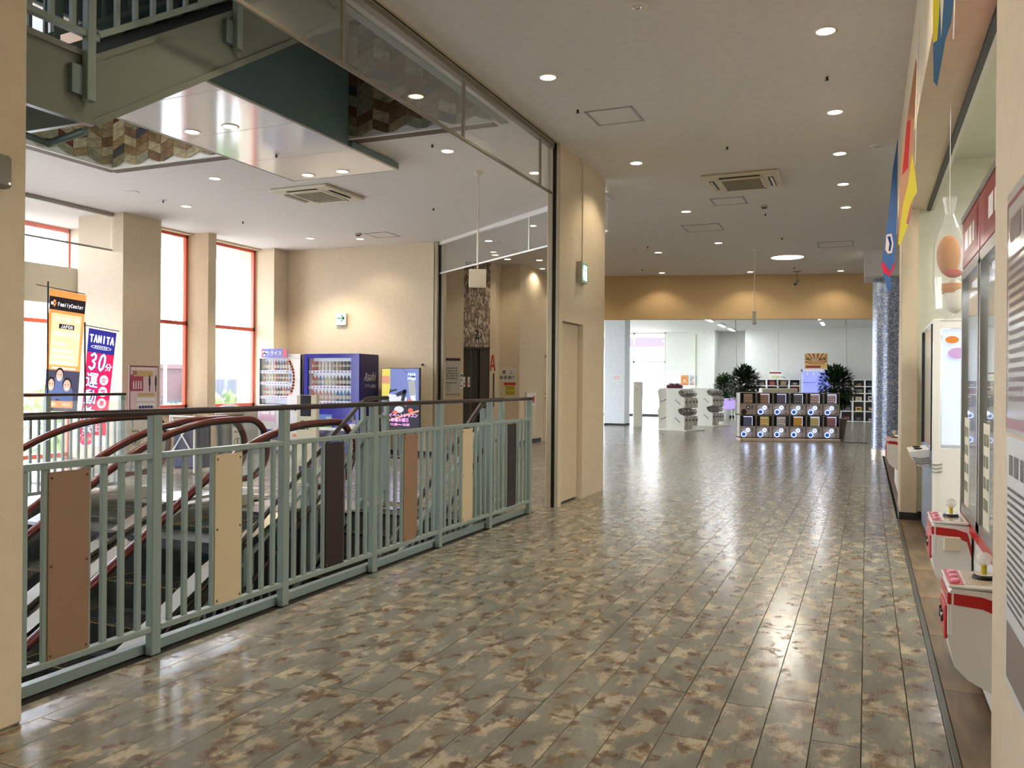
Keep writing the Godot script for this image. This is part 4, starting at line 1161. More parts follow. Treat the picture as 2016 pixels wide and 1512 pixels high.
func stairs_down() -> void:
	var o := thing("staircase_down", "dark-treaded staircase going down beside the escalators", "staircase", Vector3(0, 0, VOID_END))
	var tread := mat("dark stair tread", rgb(40, 36, 33), 0.5)
	var riser := mat("stair riser grey", rgb(92, 88, 80), 0.6)
	var tm := bc(Vector3(-4.98, -0.03, 0.0), Vector3(-3.62, 0.0, 0.3), 0.004).mesh()
	var rm := bc(Vector3(-4.98, -0.17, 0.27), Vector3(-3.62, -0.03, 0.285)).mesh()
	var nm := bc(Vector3(-4.9, 0.0, 0.255), Vector3(-3.7, 0.003, 0.295)).mesh()
	for k in 26:
		var t := piece(o, "tread", tm, tread, Transform3D(Basis(), Vector3(0, -k * 0.17, k * 0.27)))
		piece(t, "nosing", nm, mat("worn brass nosing", rgb(120, 106, 84), 0.4, 0.6))
		piece(o, "riser", rm, riser, Transform3D(Basis(), Vector3(0, -k * 0.17, k * 0.27)))
	for x: float in [-5.0, -3.6]:
		var poly := PackedVector2Array([Vector2(0, 0.03), Vector2(-7.1, 0.03 - 0.63 * 7.1), Vector2(-7.1, -0.32 - 0.63 * 7.1), Vector2(0, -0.32)])
		var m := MB.new()
		m.xf = Transform3D(Basis(Vector3.UP, PI / 2), Vector3(x, 0, 0.02))
		m.prism(poly, -0.012, 0.012)
		part(o, "stringer", m, steel_green)
	# railings
	var sl := 0.63
	for q: Array in [[-3.6, "staircase_railing", "sage green sloping stair railing nearest the hall, with dark handrail"], [-5.03, "staircase_railing", "sage green sloping stair railing between staircase and escalator"]]:
		var r := thing(q[1], q[2], "railing", Vector3(q[0], 0, VOID_END))
		var L := 6.6
		slope_rail(r, 0, L, -sl * L, 0.0, 0.0, 1.1, 56)
		# level part at the head
		part(r, "upper_rail", bx(Vector3(0, 0.97, -0.25), Vector3(0.04, 0.03, 0.5)), steel_green)
		part(r, "lower_rail", bx(Vector3(0, 0.12, -0.25), Vector3(0.04, 0.03, 0.5)), steel_green)
		for k in 4: part(r, "baluster", bx(Vector3(0, 0.545, -0.1 - k * 0.1), Vector3(0.02, 0.85, 0.02)), steel_green)
		for z: float in [-0.48]: part(r, "post", bx(Vector3(0, 0.58, z), Vector3(0.045, 1.16, 0.06), 0.004), steel_green)
		var h := MB.new()
		h.tube(PackedVector3Array([Vector3(0, 1.1 - sl * L, L), Vector3(0, 1.13, 0.05), Vector3(0, 1.17, -0.08), Vector3(0, 1.18, -0.2), Vector3(0, 1.18, -0.5)]), 0.024, 10)
		part(r, "handrail", h, rail_dark)
		h = MB.new()
		h.tube(PackedVector3Array([Vector3(0.06, 0.75 - sl * L, L), Vector3(0.06, 0.75, 0.0), Vector3(0.06, 0.76, -0.2)]), 0.02, 10)
		part(r, "low_handrail", h, rail_dark)
	# wire mesh panel fixed to the railing head
	var wm := thing("mesh_panel", "white wire mesh panel tied to the stair railing by blue machine", "wire panel", Vector3(-5.065, 0.1, -8.02), 90)
	var g := MB.new()
	for k in 8: g.bar(Vector3(-0.42 + k * 0.05, 0, 0), Vector3(-0.42 + k * 0.05, 0.85, 0), 0.004, 0.004, Vector3.BACK)
	for k in 15: g.bar(Vector3(-0.42, k * 0.06, 0), Vector3(-0.07, k * 0.06, 0), 0.004, 0.004)
	part(wm, "wires", g, mat("white coated wire", rgb(206, 206, 204), 0.4))
	# tactile dots at the stair head
	var td := thing("tactile_strip", "faded yellow tactile warning strip at the head of the stairs", "floor marking", Vector3(-4.3, 0.001, -8.05))
	g = MB.new()
	for ix in 20:
		for iz in 4: g.lathe(Vector3(-0.6 + ix * 0.06, 0, -0.1 + iz * 0.06), [Vector2(0.017, 0), Vector2(0.012, 0.005), Vector2(0, 0.005)], 8)
	var dots := part(td, "dots", g, mat("faded yellow", rgb(176, 150, 84), 0.6))
	dots.set_meta("kind", "stuff")

func rail_path(z_end: float, zlow: float) -> PackedVector3Array:
	# handrail centre line in the y-z plane, from low on the slope, over the head, round the newel and back in
	var p := PackedVector3Array()
	var line := func(z: float) -> float: return 0.556 - 0.577 * (z + 5.5)
	var z := zlow
	while z > -5.45:
		p.append(Vector3(0, line.call(z), z)); z -= 0.5
	for k in 9:
		var s := k / 8.0
		var zz := lerpf(-5.5, -6.95, s)
		# eased from the slope to level
		var y := 0.556 + 0.577 * 1.45 * (s - s * s * 0.5) * 0.94
		p.append(Vector3(0, y, zz))
	var r := 0.33
	var yc := 0.95 - r; var zc := z_end + r
	for k in 15:
		var a := PI * k / 14.0
		p.append(Vector3(0, yc + cos(a) * r, zc - sin(a) * r))
	p.append(Vector3(0, yc - r + 0.01, zc + 0.35))
	return p

func escalator(xa: float, xb: float, label: String) -> void:
	var o := thing("escalator", label, "escalator", Vector3.ZERO)
	var maroon := mat("maroon rubber handrail", rgb(104, 38, 32), 0.22)
	var clear := glass("clear balustrade glass", rgb(120, 134, 130), 0.025)
	var step_m := mat("black escalator step", rgb(17, 17, 19), 0.5)
	var yellow := mat("yellow step edge", rgb(130, 106, 34), 0.5)
	for x: float in [xa, xb]:
		var path := rail_path(-7.65, 2.2)
		var m := MB.new(); m.xf.origin = Vector3(x, 0, 0)
		m.tube(path, 0.036, 12, 0.75)
		var h := part(o, "handrail", m, maroon)
		# dark guide under the handrail
		m = MB.new(); m.xf.origin = Vector3(x, -0.03, 0)
		var inner := PackedVector3Array()
		for q in path:
			var d := Vector3(0, 0.62 - q.y, -7.32 - q.z)
			inner.append(q if q.z > -7.0 else q + d.normalized() * 0.03 + Vector3(0, 0.03, 0))
		m.tube(inner, 0.018, 8)
		part(h, "guide", m, black_rubber)
		# glass panels
		var z := 2.0
		while z > -5.0:
			var z2 := z - 1.4
			m = MB.new(); m.xf = Transform3D(Basis(Vector3.UP, PI / 2), Vector3(x, 0, 0))
			var y0 := 0.556 - 0.577 * (z + 5.5); var y1 := 0.556 - 0.577 * (z2 + 5.5)
			if z2 < -5.5: y1 = 0.62
			m.prism(PackedVector2Array([Vector2(-z, y0 - 0.8), Vector2(-z2 - 0.006, y1 - 0.8), Vector2(-z2 - 0.006, y1 - 0.05), Vector2(-z, y0 - 0.05)]), -0.004, 0.004)
			part(o, "glass_panel", m, clear)
			z = z2
		m = MB.new(); m.xf = Transform3D(Basis(Vector3.UP, PI / 2), Vector3(x, 0, 0))
		var poly := PackedVector2Array([Vector2(5.0, -0.53), Vector2(6.2, 0.05), Vector2(7.2, 0.12)])
		for k in 9:
			var a := PI * k / 8.0
			poly.append(Vector2(7.32 + sin(a) * 0.29, 0.62 - cos(a) * 0.29))
		poly.append(Vector2(6.9, 0.9)); poly.append(Vector2(6.3, 0.84)); poly.append(Vector2(5.6, 0.58)); poly.append(Vector2(5.0, 0.22))
		m.prism(poly, -0.004, 0.004)
		part(o, "glass_panel", m, clear)
	# skirting and decks
	var sgn := 1.0
	for x: float in [xa, xb]:
		var inside := -1.0 if x == xb else 1.0
		var m := MB.new()
		m.xf = Transform3D(Basis(Vector3.UP, PI / 2), Vector3(x + inside * 0.06, 0, 0))
		var prof := PackedVector2Array([Vector2(-2.2, -4.75), Vector2(-2.2, -4.32), Vector2(5.5, 0.13 - 0.394), Vector2(6.4, 0.10), Vector2(7.3, 0.12), Vector2(7.35, 0.0), Vector2(6.4, -0.25), Vector2(5.5, -0.394 - 0.3)])
		m.prism(prof, -0.02, 0.02)
		part(o, "skirting", m, brushed)
		m = MB.new()
		m.bar(Vector3(x, -4.29, 2.2), Vector3(x, -0.235, -5.5), 0.17, 0.03); m.bar(Vector3(x, -0.235, -5.5), Vector3(x, 0.125, -6.4), 0.17, 0.03); m.box(Vector3(x, 0.125, -6.85), Vector3(0.17, 0.03, 0.95))
		part(o, "deck", m, brushed)
	# steps
	var xc := (xa + xb) * 0.5; var w := absf(xb - xa) - 0.2
	var sm := MB.new()
	sm.box(Vector3(0, -0.02, 0), Vector3(w, 0.04, 0.4)); sm.box(Vector3(0, -0.13, 0.19), Vector3(w, 0.2, 0.02))
	for k in 20: sm.box(Vector3(-w * 0.5 + (k + 0.5) * w / 20.0, 0.004, 0), Vector3(w / 45.0, 0.008, 0.396))
	var stm := sm.mesh()
	var em := MB.new()
	em.box(Vector3(0, 0.0055, 0.19), Vector3(w, 0.008, 0.012)); em.box(Vector3(-w * 0.5 + 0.012, 0.0055, 0), Vector3(0.02, 0.008, 0.4)); em.box(Vector3(w * 0.5 - 0.012, 0.0055, 0), Vector3(0.02, 0.008, 0.4))
	var edm := em.mesh()
	for k in 23:
		var z := -6.75 + k * 0.4
		var y := -maxf(0.0, (z + 6.2)) * 0.577 - 0.02
		if k == 1: y = -0.03
		var s := piece(o, "step", stm, step_m, Transform3D(Basis(), Vector3(xc, y, z)))
		piece(s, "yellow_edge", edm, yellow)
	part(o, "comb_plate", bx(Vector3(xc, 0.004, -7.12), Vector3(w, 0.012, 0.34), 0.003), mat("comb plate aluminium", rgb(160, 158, 152), 0.35, 0.9))
	part(o, "landing_plate", bx(Vector3(xc, 0.003, -7.7), Vector3(w + 0.3, 0.012, 0.8), 0.003), brushed)
	part(o, "truss", MB.new().bar(Vector3(xc, -4.95, 2.2), Vector3(xc, -0.75, -5.6), w + 0.3, 0.5), mat("dark truss casing", rgb(28, 32, 36), 0.5))
	part(o, "truss_head", bx(Vector3(xc, -0.42, -6.75), Vector3(w + 0.3, 0.7, 2.0)), mat("dark truss casing", rgb(28, 32, 36), 0.5))

func escalators() -> void:
	escalator(-6.23, -5.09, "escalator with maroon handrails next to the staircase")
	escalator(-7.70, -6.55, "farther escalator with maroon handrails on the window side")
	# steel deck between the two
	var o := thing("escalator_deck", "brushed steel deck filling the gap between the two escalators", "deck")
	var z := 2.0; var k := 0
	while z > -5.5:
		var z2 := maxf(z - 1.25, -5.5)
		part(o, "cover_plate", MB.new().bar(Vector3(-6.39, 0.06 - 0.394 - 0.577 * (z + 5.5), z - 0.004), Vector3(-6.39, 0.06 - 0.394 - 0.577 * (z2 + 5.5), z2 + 0.004), 0.29, 0.03), brushed)
		z = z2
	part(o, "cover_plate", MB.new().bar(Vector3(-6.39, -0.33, -5.5), Vector3(-6.39, 0.06, -6.4), 0.29, 0.03), brushed)
	part(o, "cover_plate", bx(Vector3(-6.39, 0.06, -6.95), Vector3(0.29, 0.03, 1.1)), brushed)
	# floor plates beside the escalators close the well
	o = struct("floor_well_edge")
	part(o, "plate", bc(Vector3(-8.25, -0.3, -7.75), Vector3(-7.86, 0.0, -6.6)), mat("well edge floor", rgb(150, 144, 132), 0.4))
	# pale clear guard boards and notices at the landing
	var acr := glass("clear acrylic", rgb(226, 240, 240), 0.14)
	o = thing("acrylic_guard", "clear acrylic guard board standing beside the nearer escalator newel", "guard board", Vector3(-6.85, 0.06, -8.0), 8)
	part(o, "sheet", bx(Vector3(0, 0.45, 0), Vector3(0.36, 0.78, 0.006)), acr)
	part(o, "foot", bx(Vector3(0, 0.0, 0), Vector3(0.4, 0.05, 0.1), 0.005), mat("white plastic", rgb(226, 226, 222), 0.4))
	part(o, "notice", MB.new().rect(-0.17, 0.42, -0.02, 0.74, 0.005), mat("cream notice", rgb(214, 206, 180), 0.5))
	var g := MB.new()
	g.ring(Vector2(-0.095, 0.57), 0.042, 0.05, 0.0056); g.pen(Vector2(-0.12, 0.6), Vector2(-0.07, 0.54), 0.006, 0.0056); g.disc(Vector2(-0.095, 0.6), Vector2(0.009, 0.009), 0.0056, 8); g.pen(Vector2(-0.095, 0.585), Vector2(-0.1, 0.55), 0.014, 0.0056)
	dashes(g, -0.14, -0.05, 0.69, 0.018, 0.0056); dashes(g, -0.15, -0.04, 0.47, 0.006, 0.0056)
	part(o, "print", g, mat("dark notice print", rgb(70, 60, 54), 0.6))
	o = thing("acrylic_guard", "clear acrylic guard board with no-climbing notice by the farther escalator", "guard board", Vector3(-8.05, 0.06, -7.5), 60)
	part(o, "sheet", bx(Vector3(0, 0.45, 0), Vector3(0.5, 0.78, 0.006)), acr)
	part(o, "foot", bx(Vector3(0, 0.0, 0), Vector3(0.5, 0.05, 0.1), 0.005), mat("white plastic", rgb(226, 226, 222), 0.4))
	part(o, "notice", MB.new().rect(-0.08, 0.45, 0.06, 0.72, 0.005), mat("cream notice", rgb(214, 206, 180), 0.5))
	g = MB.new()
	g.ring(Vector2(-0.01, 0.57), 0.042, 0.05, 0.0056); g.pen(Vector2(-0.04, 0.6), Vector2(0.02, 0.54), 0.006, 0.0056); g.disc(Vector2(-0.01, 0.6), Vector2(0.009, 0.009), 0.0056, 8); g.pen(Vector2(-0.01, 0.585), Vector2(-0.015, 0.55), 0.014, 0.0056)
	dashes(g, -0.05, 0.04, 0.69, 0.02, 0.0056)
	part(o, "print", g, mat("dark notice print", rgb(70, 60, 54), 0.6))

func stairs_up() -> void:
	var o := thing("staircase_up", "overhead grey-green steel staircase rising from a landing", "staircase", Vector3(0, 2.93, -3.0))
	var paint := mat("glossy grey green steel", rgb(122, 128, 118), 0.22)
	var dark := mat("dark stair tread", rgb(40, 36, 33), 0.5)
	var sl := 0.64; var L := 4.6
	# side plates
	for x: float in [-3.54, -5.0]:
		var m := MB.new()
		m.xf = Transform3D(Basis(Vector3.UP, PI / 2), Vector3(x, 0, 0))
		m.prism(PackedVector2Array([Vector2(-0.68, 0), Vector2(-0.68, -0.31), Vector2(0, -0.31), Vector2(L, -0.31 + sl * L), Vector2(L, sl * L + 0.02), Vector2(0, 0.02)]), -0.01, 0.01)
		var st := part(o, "side_plate", m, paint)
		m = MB.new()
		m.bar(Vector3(x + 0.01, -0.31, 0.68), Vector3(x + 0.01, -0.31, 0.0), 0.035, 0.03); m.bar(Vector3(x + 0.01, -0.31, 0.0), Vector3(x + 0.01, -0.31 + sl * L, -L), 0.035, 0.035)
		part(st, "bottom_flange", m, paint)
		m = MB.new()
		m.bar(Vector3(x + 0.01, 0.01, 0.68), Vector3(x + 0.01, 0.01, 0.0), 0.035, 0.03); m.bar(Vector3(x + 0.01, 0.01, 0.0), Vector3(x + 0.01, 0.01 + sl * L, -L), 0.035, 0.03)
		part(st, "top_flange", m, paint)
	part(o, "landing", bc(Vector3(-4.99, -0.1, 0.0), Vector3(-3.55, -0.02, 0.68)), mat("dark landing underside", rgb(66, 78, 78), 0.5))
	part(o, "edge_beam", bc(Vector3(-4.99, -0.31, 0.0), Vector3(-3.55, -0.02, 0.03)), paint)
	var tm := bc(Vector3(-4.99, -0.04, -0.32), Vector3(-3.55, 0.0, 0.0)).mesh()
	for k in 16:
		piece(o, "tread", tm, dark, Transform3D(Basis(), Vector3(0, 0.06 + k * 0.18, -0.1 - k * 0.281)))
	# railings on the flight and the landing
	for q: Array in [[-3.5, "overhead railing of sage green bars on the hall side of the upper staircase"], [-5.05, "overhead railing of sage green bars on the far side of the upper staircase"]]:
		var r := thing("staircase_railing", q[1], "railing", Vector3(q[0], 2.93, -3.0))
		var pm := steel_green
		part(r, "lower_rail", MB.new().bar(Vector3(0, 0.1, 0.68), Vector3(0, 0.1, 0.0), 0.035, 0.03), pm)
		part(r, "lower_rail", MB.new().bar(Vector3(0, 0.12, 0.0), Vector3(0, 0.12 + sl * L, -L), 0.035, 0.03), pm)
		part(r, "upper_rail", MB.new().bar(Vector3(0, 1.0, 0.68), Vector3(0, 1.0, 0.0), 0.035, 0.03), pm)
		part(r, "upper_rail", MB.new().bar(Vector3(0, 1.0, 0.0), Vector3(0, 1.0 + sl * L, -L), 0.035, 0.03), pm)
		part(r, "handrail", MB.new().tube(PackedVector3Array([Vector3(0, 1.15, 0.68), Vector3(0, 1.15, 0.0), Vector3(0, 1.15 + sl * L, -L)]), 0.024, 10), rail_dark)
		for k in 8:
			var z := 0.05 - k * 1.04
			var y := maxf(0.0, -z) * sl
			if z < -L: continue
			part(r, "post", bc(Vector3(-0.015, y - 0.22, z - 0.025), Vector3(0.025, y + 1.14, z + 0.025), 0.003), pm)
			part(r, "bracket", bc(Vector3(-0.03, y - 0.2, z + 0.03), Vector3(0.0, y - 0.06, z + 0.09)), mat("dark teal panel", rgb(104, 124, 122), 0.42))
		for k in 60:
			var z := -0.115 - k * 0.115
			if z > -L: part(r, "baluster", bc(Vector3(-0.01, 0.12 - z * sl, z - 0.012), Vector3(0.01, 1.0 - z * sl, z + 0.012)), pm)
		for k in 5: part(r, "baluster", bc(Vector3(-0.01, 0.1, 0.14 + k * 0.115 - 0.012), Vector3(0.01, 1.0, 0.14 + k * 0.115 + 0.012)), pm)
	# drain pipe slung under the landing
	var d := thing("slung_pipe", "short dark pipe with bright edge slung under the upper landing", "pipe", Vector3(-3.84, 2.555, -3.0))
	part(d, "pipe", MB.new().tube(PackedVector3Array([Vector3(0.02, 0.01, 0.3), Vector3(0.0, 0.0, 0.03), Vector3(0.02, 0.0, 0.0), Vector3(0.3, 0.02, 0.03)]), 0.018, 12), mat("dark teal panel", rgb(104, 124, 122), 0.42))
	part(d, "elbow", MB.new().ball(Vector3(0.005, 0.0, 0.005), Vector3(0.026, 0.024, 0.026)), mat("dark teal panel", rgb(104, 124, 122), 0.42))

func far_guard_rail() -> void:
	var o := thing("guard_railing", "sage green guard railing with dark top on the window side", "railing", Vector3(-8.3, 0, 0.0), 90)
	part(o, "handrail", MB.new().tube(PackedVector3Array([Vector3(-1.0, 1.19, 0), Vector3(7.55, 1.19, 0)]), 0.025, 10, 0.7), rail_dark)
	part(o, "upper_rail", bc(Vector3(-1.0, 0.94, -0.02), Vector3(7.5, 0.98, 0.02)), steel_green)
	part(o, "lower_rail", bc(Vector3(-1.0, 0.1, -0.02), Vector3(7.5, 0.14, 0.02)), steel_green)
	var post := bx(Vector3(0, 0.59, 0), Vector3(0.06, 1.18, 0.045)).mesh()
	var bal := bx(Vector3(0, 0.53, 0), Vector3(0.028, 0.82, 0.02)).mesh()
	for k in 86:
		var x := -1.0 + k * 0.1
		piece(o, "post" if k % 10 == 5 else "baluster", post if k % 10 == 5 else bal, steel_green, Transform3D(Basis(), Vector3(x, 0, 0)))
	part(o, "end_glass", bc(Vector3(6.55, 0.16, 0.03), Vector3(7.55, 1.12, 0.036)), glass("clear acrylic", rgb(226, 240, 240), 0.14))

const NTH := ["first", "second", "third", "fourth", "fifth", "sixth", "seventh", "eighth", "ninth", "tenth", "eleventh", "twelfth"]

# a row of sample drinks; bottles or cans, each a thing with body and cap
func drinks(x0: float, dx: float, n: int, y: float, h: float, z: float, cols: Array, shelf: String, machine: String, bottle: bool) -> void:
	for k in n:
		var c: Color = cols[k % cols.size()]
		var r := dx * 0.4
		var o := thing("drink_bottle" if bottle else "drink_can", "%s %s from the left on the %s shelf of the %s" % [NTH[k], "bottle" if bottle else "can", shelf, machine], "drink", Vector3(x0 + (k + 0.5) * dx, y, z), 0, "sample drinks in the " + machine)
		if bottle:
			part(o, "body", MB.new().lathe(Vector3.ZERO, [Vector2(0, 0), Vector2(r, 0.002), Vector2(r, h * 0.66), Vector2(r * 0.45, h * 0.86), Vector2(r * 0.42, h * 0.92)], 12), mat("drink " + c.to_html(), c, 0.3))
			part(o, "cap", MB.new().lathe(Vector3.ZERO, [Vector2(r * 0.48, h * 0.91), Vector2(r * 0.48, h), Vector2(0, h)], 10), mat("white cap", rgb(232, 232, 232), 0.4))
			part(o, "label_band", MB.new().lathe(Vector3.ZERO, [Vector2(r + 0.0008, h * 0.2), Vector2(r + 0.0008, h * 0.5)], 12), mat("pale drink label", rgb(226, 222, 214), 0.5))
		else:
			part(o, "body", MB.new().lathe(Vector3.ZERO, [Vector2(0, 0), Vector2(r * 0.85, 0.0), Vector2(r, 0.008), Vector2(r, h - 0.012), Vector2(r * 0.86, h)], 12), mat("drink " + c.to_html(), c, 0.3, 0.2))
			part(o, "lid", MB.new().lathe(Vector3.ZERO, [Vector2(r * 0.86, h), Vector2(r * 0.8, h - 0.003), Vector2(0, h - 0.003)], 12), brushed)
			part(o, "label_band", MB.new().lathe(Vector3.ZERO, [Vector2(r + 0.0008, h * 0.4), Vector2(r + 0.0008, h * 0.62)], 12), mat("pale drink label", rgb(226, 222, 214), 0.5))

func shelf_front(o: Node3D, x0: float, x1: float, y: float, z: float, n: int) -> void:
	var s := part(o, "button_strip", bc(Vector3(x0, y - 0.028, z - 0.01), Vector3(x1, y + 0.024, z), 0.004), mat("white button strip", rgb(236, 238, 244), 0.4))
	var dx := (x1 - x0) / n
	for k in n: part(s, "button", MB.new().disc(Vector2(x0 + (k + 0.5) * dx, y), Vector2(dx * 0.34, 0.014), z + 0.001, 14), mat("violet button", rgb(120, 118, 186), 0.3))

func vending_corner() -> void:
	# blue machine; origin at the middle of its front foot
	var blue := mat("royal blue enamel", rgb(34, 34, 168), 0.25)
	var o := thing("vending_machine", "royal blue drinks vending machine with a wide lit window", "vending machine", Vector3(-9.105, 0, -12.95))
	var w := 0.61
	var m := MB.new()
	m.box(Vector3(0, 0.94, -0.64), Vector3(1.22, 1.84, 0.03)); m.box(Vector3(-0.6, 0.94, -0.33), Vector3(0.03, 1.84, 0.62)); m.box(Vector3(0.6, 0.94, -0.33), Vector3(0.03, 1.84, 0.62))
	m.box(Vector3(0, 1.865, -0.33), Vector3(1.22, 0.03, 0.62)); m.box(Vector3(0, 0.05, -0.33), Vector3(1.2, 0.06, 0.6))
	part(o, "cabinet", m, mat("navy side enamel", rgb(24, 24, 92), 0.3))
	m = MB.new()
	m.box(Vector3(0, 1.845, -0.03), Vector3(1.22, 0.075, 0.06), 0.006); m.box(Vector3(0, 0.5, -0.03), Vector3(1.22, 0.86, 0.06), 0.006)
	m.box(Vector3(-0.57, 1.37, -0.03), Vector3(0.08, 0.89, 0.06), 0.004); m.box(Vector3(0.52, 1.37, -0.03), Vector3(0.18, 0.89, 0.06), 0.004)
	part(o, "door", m, blue)
	part(o, "back_panel", bc(Vector3(-0.53, 0.95, -0.2), Vector3(0.43, 1.81, -0.19)), glow("lit display backing", rgb(206, 220, 240), 0.55))
	part(o, "window", bc(Vector3(-0.53, 0.93, -0.035), Vector3(0.43, 1.81, -0.03)), glass("display glass", rgb(236, 244, 250), 0.05))
	for y: float in [1.545, 1.26, 0.975]:
		part(o, "shelf", bc(Vector3(-0.53, y + 0.005, -0.19), Vector3(0.43, y + 0.025, -0.04)), mat("white button strip", rgb(236, 238, 244), 0.4))
		shelf_front(o, -0.52, 0.42, y, -0.028, 12)
	var red := rgb(196, 58, 44)
	var nm := "blue vending machine"
	drinks(-9.105 - 0.52, 0.0783, 12, 1.575, 0.17, -13.07, [red, red, rgb(206, 196, 176), rgb(226, 220, 208), rgb(206, 206, 200), rgb(216, 214, 206), rgb(160, 150, 128), rgb(190, 176, 150), rgb(130, 104, 86), rgb(52, 50, 58), rgb(50, 48, 48), rgb(70, 62, 60)], "top", nm, false)
	drinks(-9.105 - 0.52, 0.0783, 12, 1.29, 0.2, -13.07, [red, rgb(206, 84, 70), rgb(96, 124, 190), rgb(150, 176, 220), rgb(206, 212, 150), rgb(190, 204, 180), rgb(176, 184, 150), rgb(150, 110, 104), rgb(120, 44, 50), rgb(36, 60, 44), rgb(44, 70, 56), rgb(88, 70, 98)], "middle", nm, true)
	drinks(-9.105 - 0.52, 0.0783, 12, 1.005, 0.21, -13.07, [red, rgb(222, 208, 206), rgb(216, 140, 122), rgb(222, 176, 150), rgb(200, 150, 150), rgb(206, 170, 160), rgb(170, 190, 206), rgb(60, 120, 176), rgb(70, 140, 190), rgb(110, 170, 206), rgb(40, 90, 150), rgb(70, 120, 170)], "bottom", nm, true)
	part(o, "pickup_flap", bx(Vector3(0.0, 0.36, 0.004), Vector3(0.62, 0.2, 0.02), 0.006), mat("dark pickup flap", rgb(58, 66, 104), 0.3))
	part(o, "flap_rim", bx(Vector3(0.0, 0.49, 0.006), Vector3(0.66, 0.05, 0.03), 0.006), mat("white button strip", rgb(236, 238, 244), 0.4))
	part(o, "lock", MB.new().disc(Vector2(0.54, 0.86), Vector2(0.012, 0.012), 0.004, 12), brushed)
	part(o, "coin_panel", bx(Vector3(0.46, 0.71, 0.006), Vector3(0.13, 0.12, 0.02), 0.005), mat("black glossy panel", rgb(20, 20, 24), 0.2))
	part(o, "sticker", MB.new().rect(0.4, 0.5, 0.54, 0.6, 0.0035), mat("white sticker", rgb(236, 234, 232), 0.5))
	part(o, "sticker", MB.new().rect(0.42, 0.3, 0.54, 0.46, 0.0035), mat("red sticker", rgb(196, 50, 44), 0.5))
	var ad := part(o, "advert", MB.new().rect(-0.3, 0.5, 0.03, 0.76, 0.0035), mat("pale blue advert", rgb(86, 132, 206), 0.5))
	part(ad, "print", MB.new().rect(-0.3, 0.5, 0.03, 0.57, 0.004), mat("lime advert band", rgb(120, 176, 84), 0.5))
	letters(o, "po", Vector3(-0.05, 0.7, 0.004), 0.07, mat("white cap", rgb(232, 232, 232), 0.4))
	var sd := Node3D.new(); sd.name = "side_lettering"; o.add_child(sd)
	sd.position = Vector3(0.616, 1.36, -0.36); sd.rotation_degrees.y = 90
	var silver := mat("silver lettering", rgb(206, 206, 214), 0.3, 0.3)
	letters(sd, "Asahi", Vector3(0, 0.1, 0.0), 0.15, silver, true, false, 0.7, "lettering", 0.25)
	part(sd, "lettering", brush(MB.new(), "アサヒ飲料", Vector2(0, -0.07), 0.072, 0.13), silver)
	# white machine
	var whi := mat("white machine enamel", rgb(236, 236, 238), 0.3)
	o = thing("vending_machine", "white drinks vending machine with an orange-edged window by the window pier", "vending machine", Vector3(-10.295, 0, -12.95))
	m = MB.new()
	m.box(Vector3(0, 0.94, -0.64), Vector3(0.98, 1.84, 0.03)); m.box(Vector3(-0.475, 0.94, -0.33), Vector3(0.03, 1.84, 0.62)); m.box(Vector3(0.475, 0.94, -0.33), Vector3(0.03, 1.84, 0.62))
	m.box(Vector3(0, 1.865, -0.33), Vector3(0.98, 0.03, 0.62)); m.box(Vector3(0, 0.05, -0.33), Vector3(0.96, 0.06, 0.6))
	part(o, "cabinet", m, mat("grey machine side", rgb(150, 150, 156), 0.4))
	m = MB.new()
	m.box(Vector3(0, 1.84, -0.03), Vector3(0.98, 0.08, 0.06), 0.006); m.box(Vector3(0, 0.49, -0.03), Vector3(0.98, 0.86, 0.06), 0.006); m.box(Vector3(-0.475, 1.36, -0.03), Vector3(0.03, 0.9, 0.06))
	# right cheek bulges in an arc
	var cheek := PackedVector2Array([Vector2(0.49, 0.92), Vector2(0.49, 1.8), Vector2(0.22, 1.8)])
	for k in 11:
		var a := lerpf(0.95, -1.05, k / 10.0)
		cheek.append(Vector2(0.05 + cos(a) * 0.28, 1.42 + sin(a) * 0.42))
	cheek.append(Vector2(0.2, 0.92))
	m.prism(cheek, -0.06, 0.0)
	part(o, "door", m, whi)
	m = MB.new()
	for k in 12:
		var a := lerpf(1.0, -0.75, k / 12.0); var b := lerpf(1.0, -0.75, (k + 1) / 12.0)
		m.pen(Vector2(0.07 + cos(a) * 0.28, 1.42 + sin(a) * 0.42), Vector2(0.07 + cos(b) * 0.28, 1.42 + sin(b) * 0.42), 0.045, 0.003)
	part(o, "orange_arc", m, mat("orange print", rgb(236, 150, 96), 0.4))
	part(o, "back_panel", bc(Vector3(-0.46, 0.93, -0.2), Vector3(0.33, 1.8, -0.19)), glow("lit display backing", rgb(206, 220, 240), 0.55))
	part(o, "window", bc(Vector3(-0.46, 0.93, -0.035), Vector3(0.3, 1.8, -0.03)), glass("display glass", rgb(236, 244, 250), 0.05))
	for y: float in [1.55, 1.33, 1.06]:
		part(o, "shelf", bc(Vector3(-0.46, y + 0.005, -0.19), Vector3(0.22, y + 0.025, -0.04)), mat("white button strip", rgb(236, 238, 244), 0.4))
		shelf_front(o, -0.46, 0.2, y, -0.02, 10)
	nm = "white vending machine"
	drinks(-10.755, 0.066, 10, 1.58, 0.2, -13.07, [rgb(120, 40, 52), rgb(96, 130, 190), rgb(206, 214, 190), rgb(230, 232, 236), rgb(176, 60, 70), rgb(50, 76, 120), rgb(110, 140, 190), rgb(120, 90, 110), rgb(206, 110, 60), rgb(214, 190, 190)], "top", nm, true)
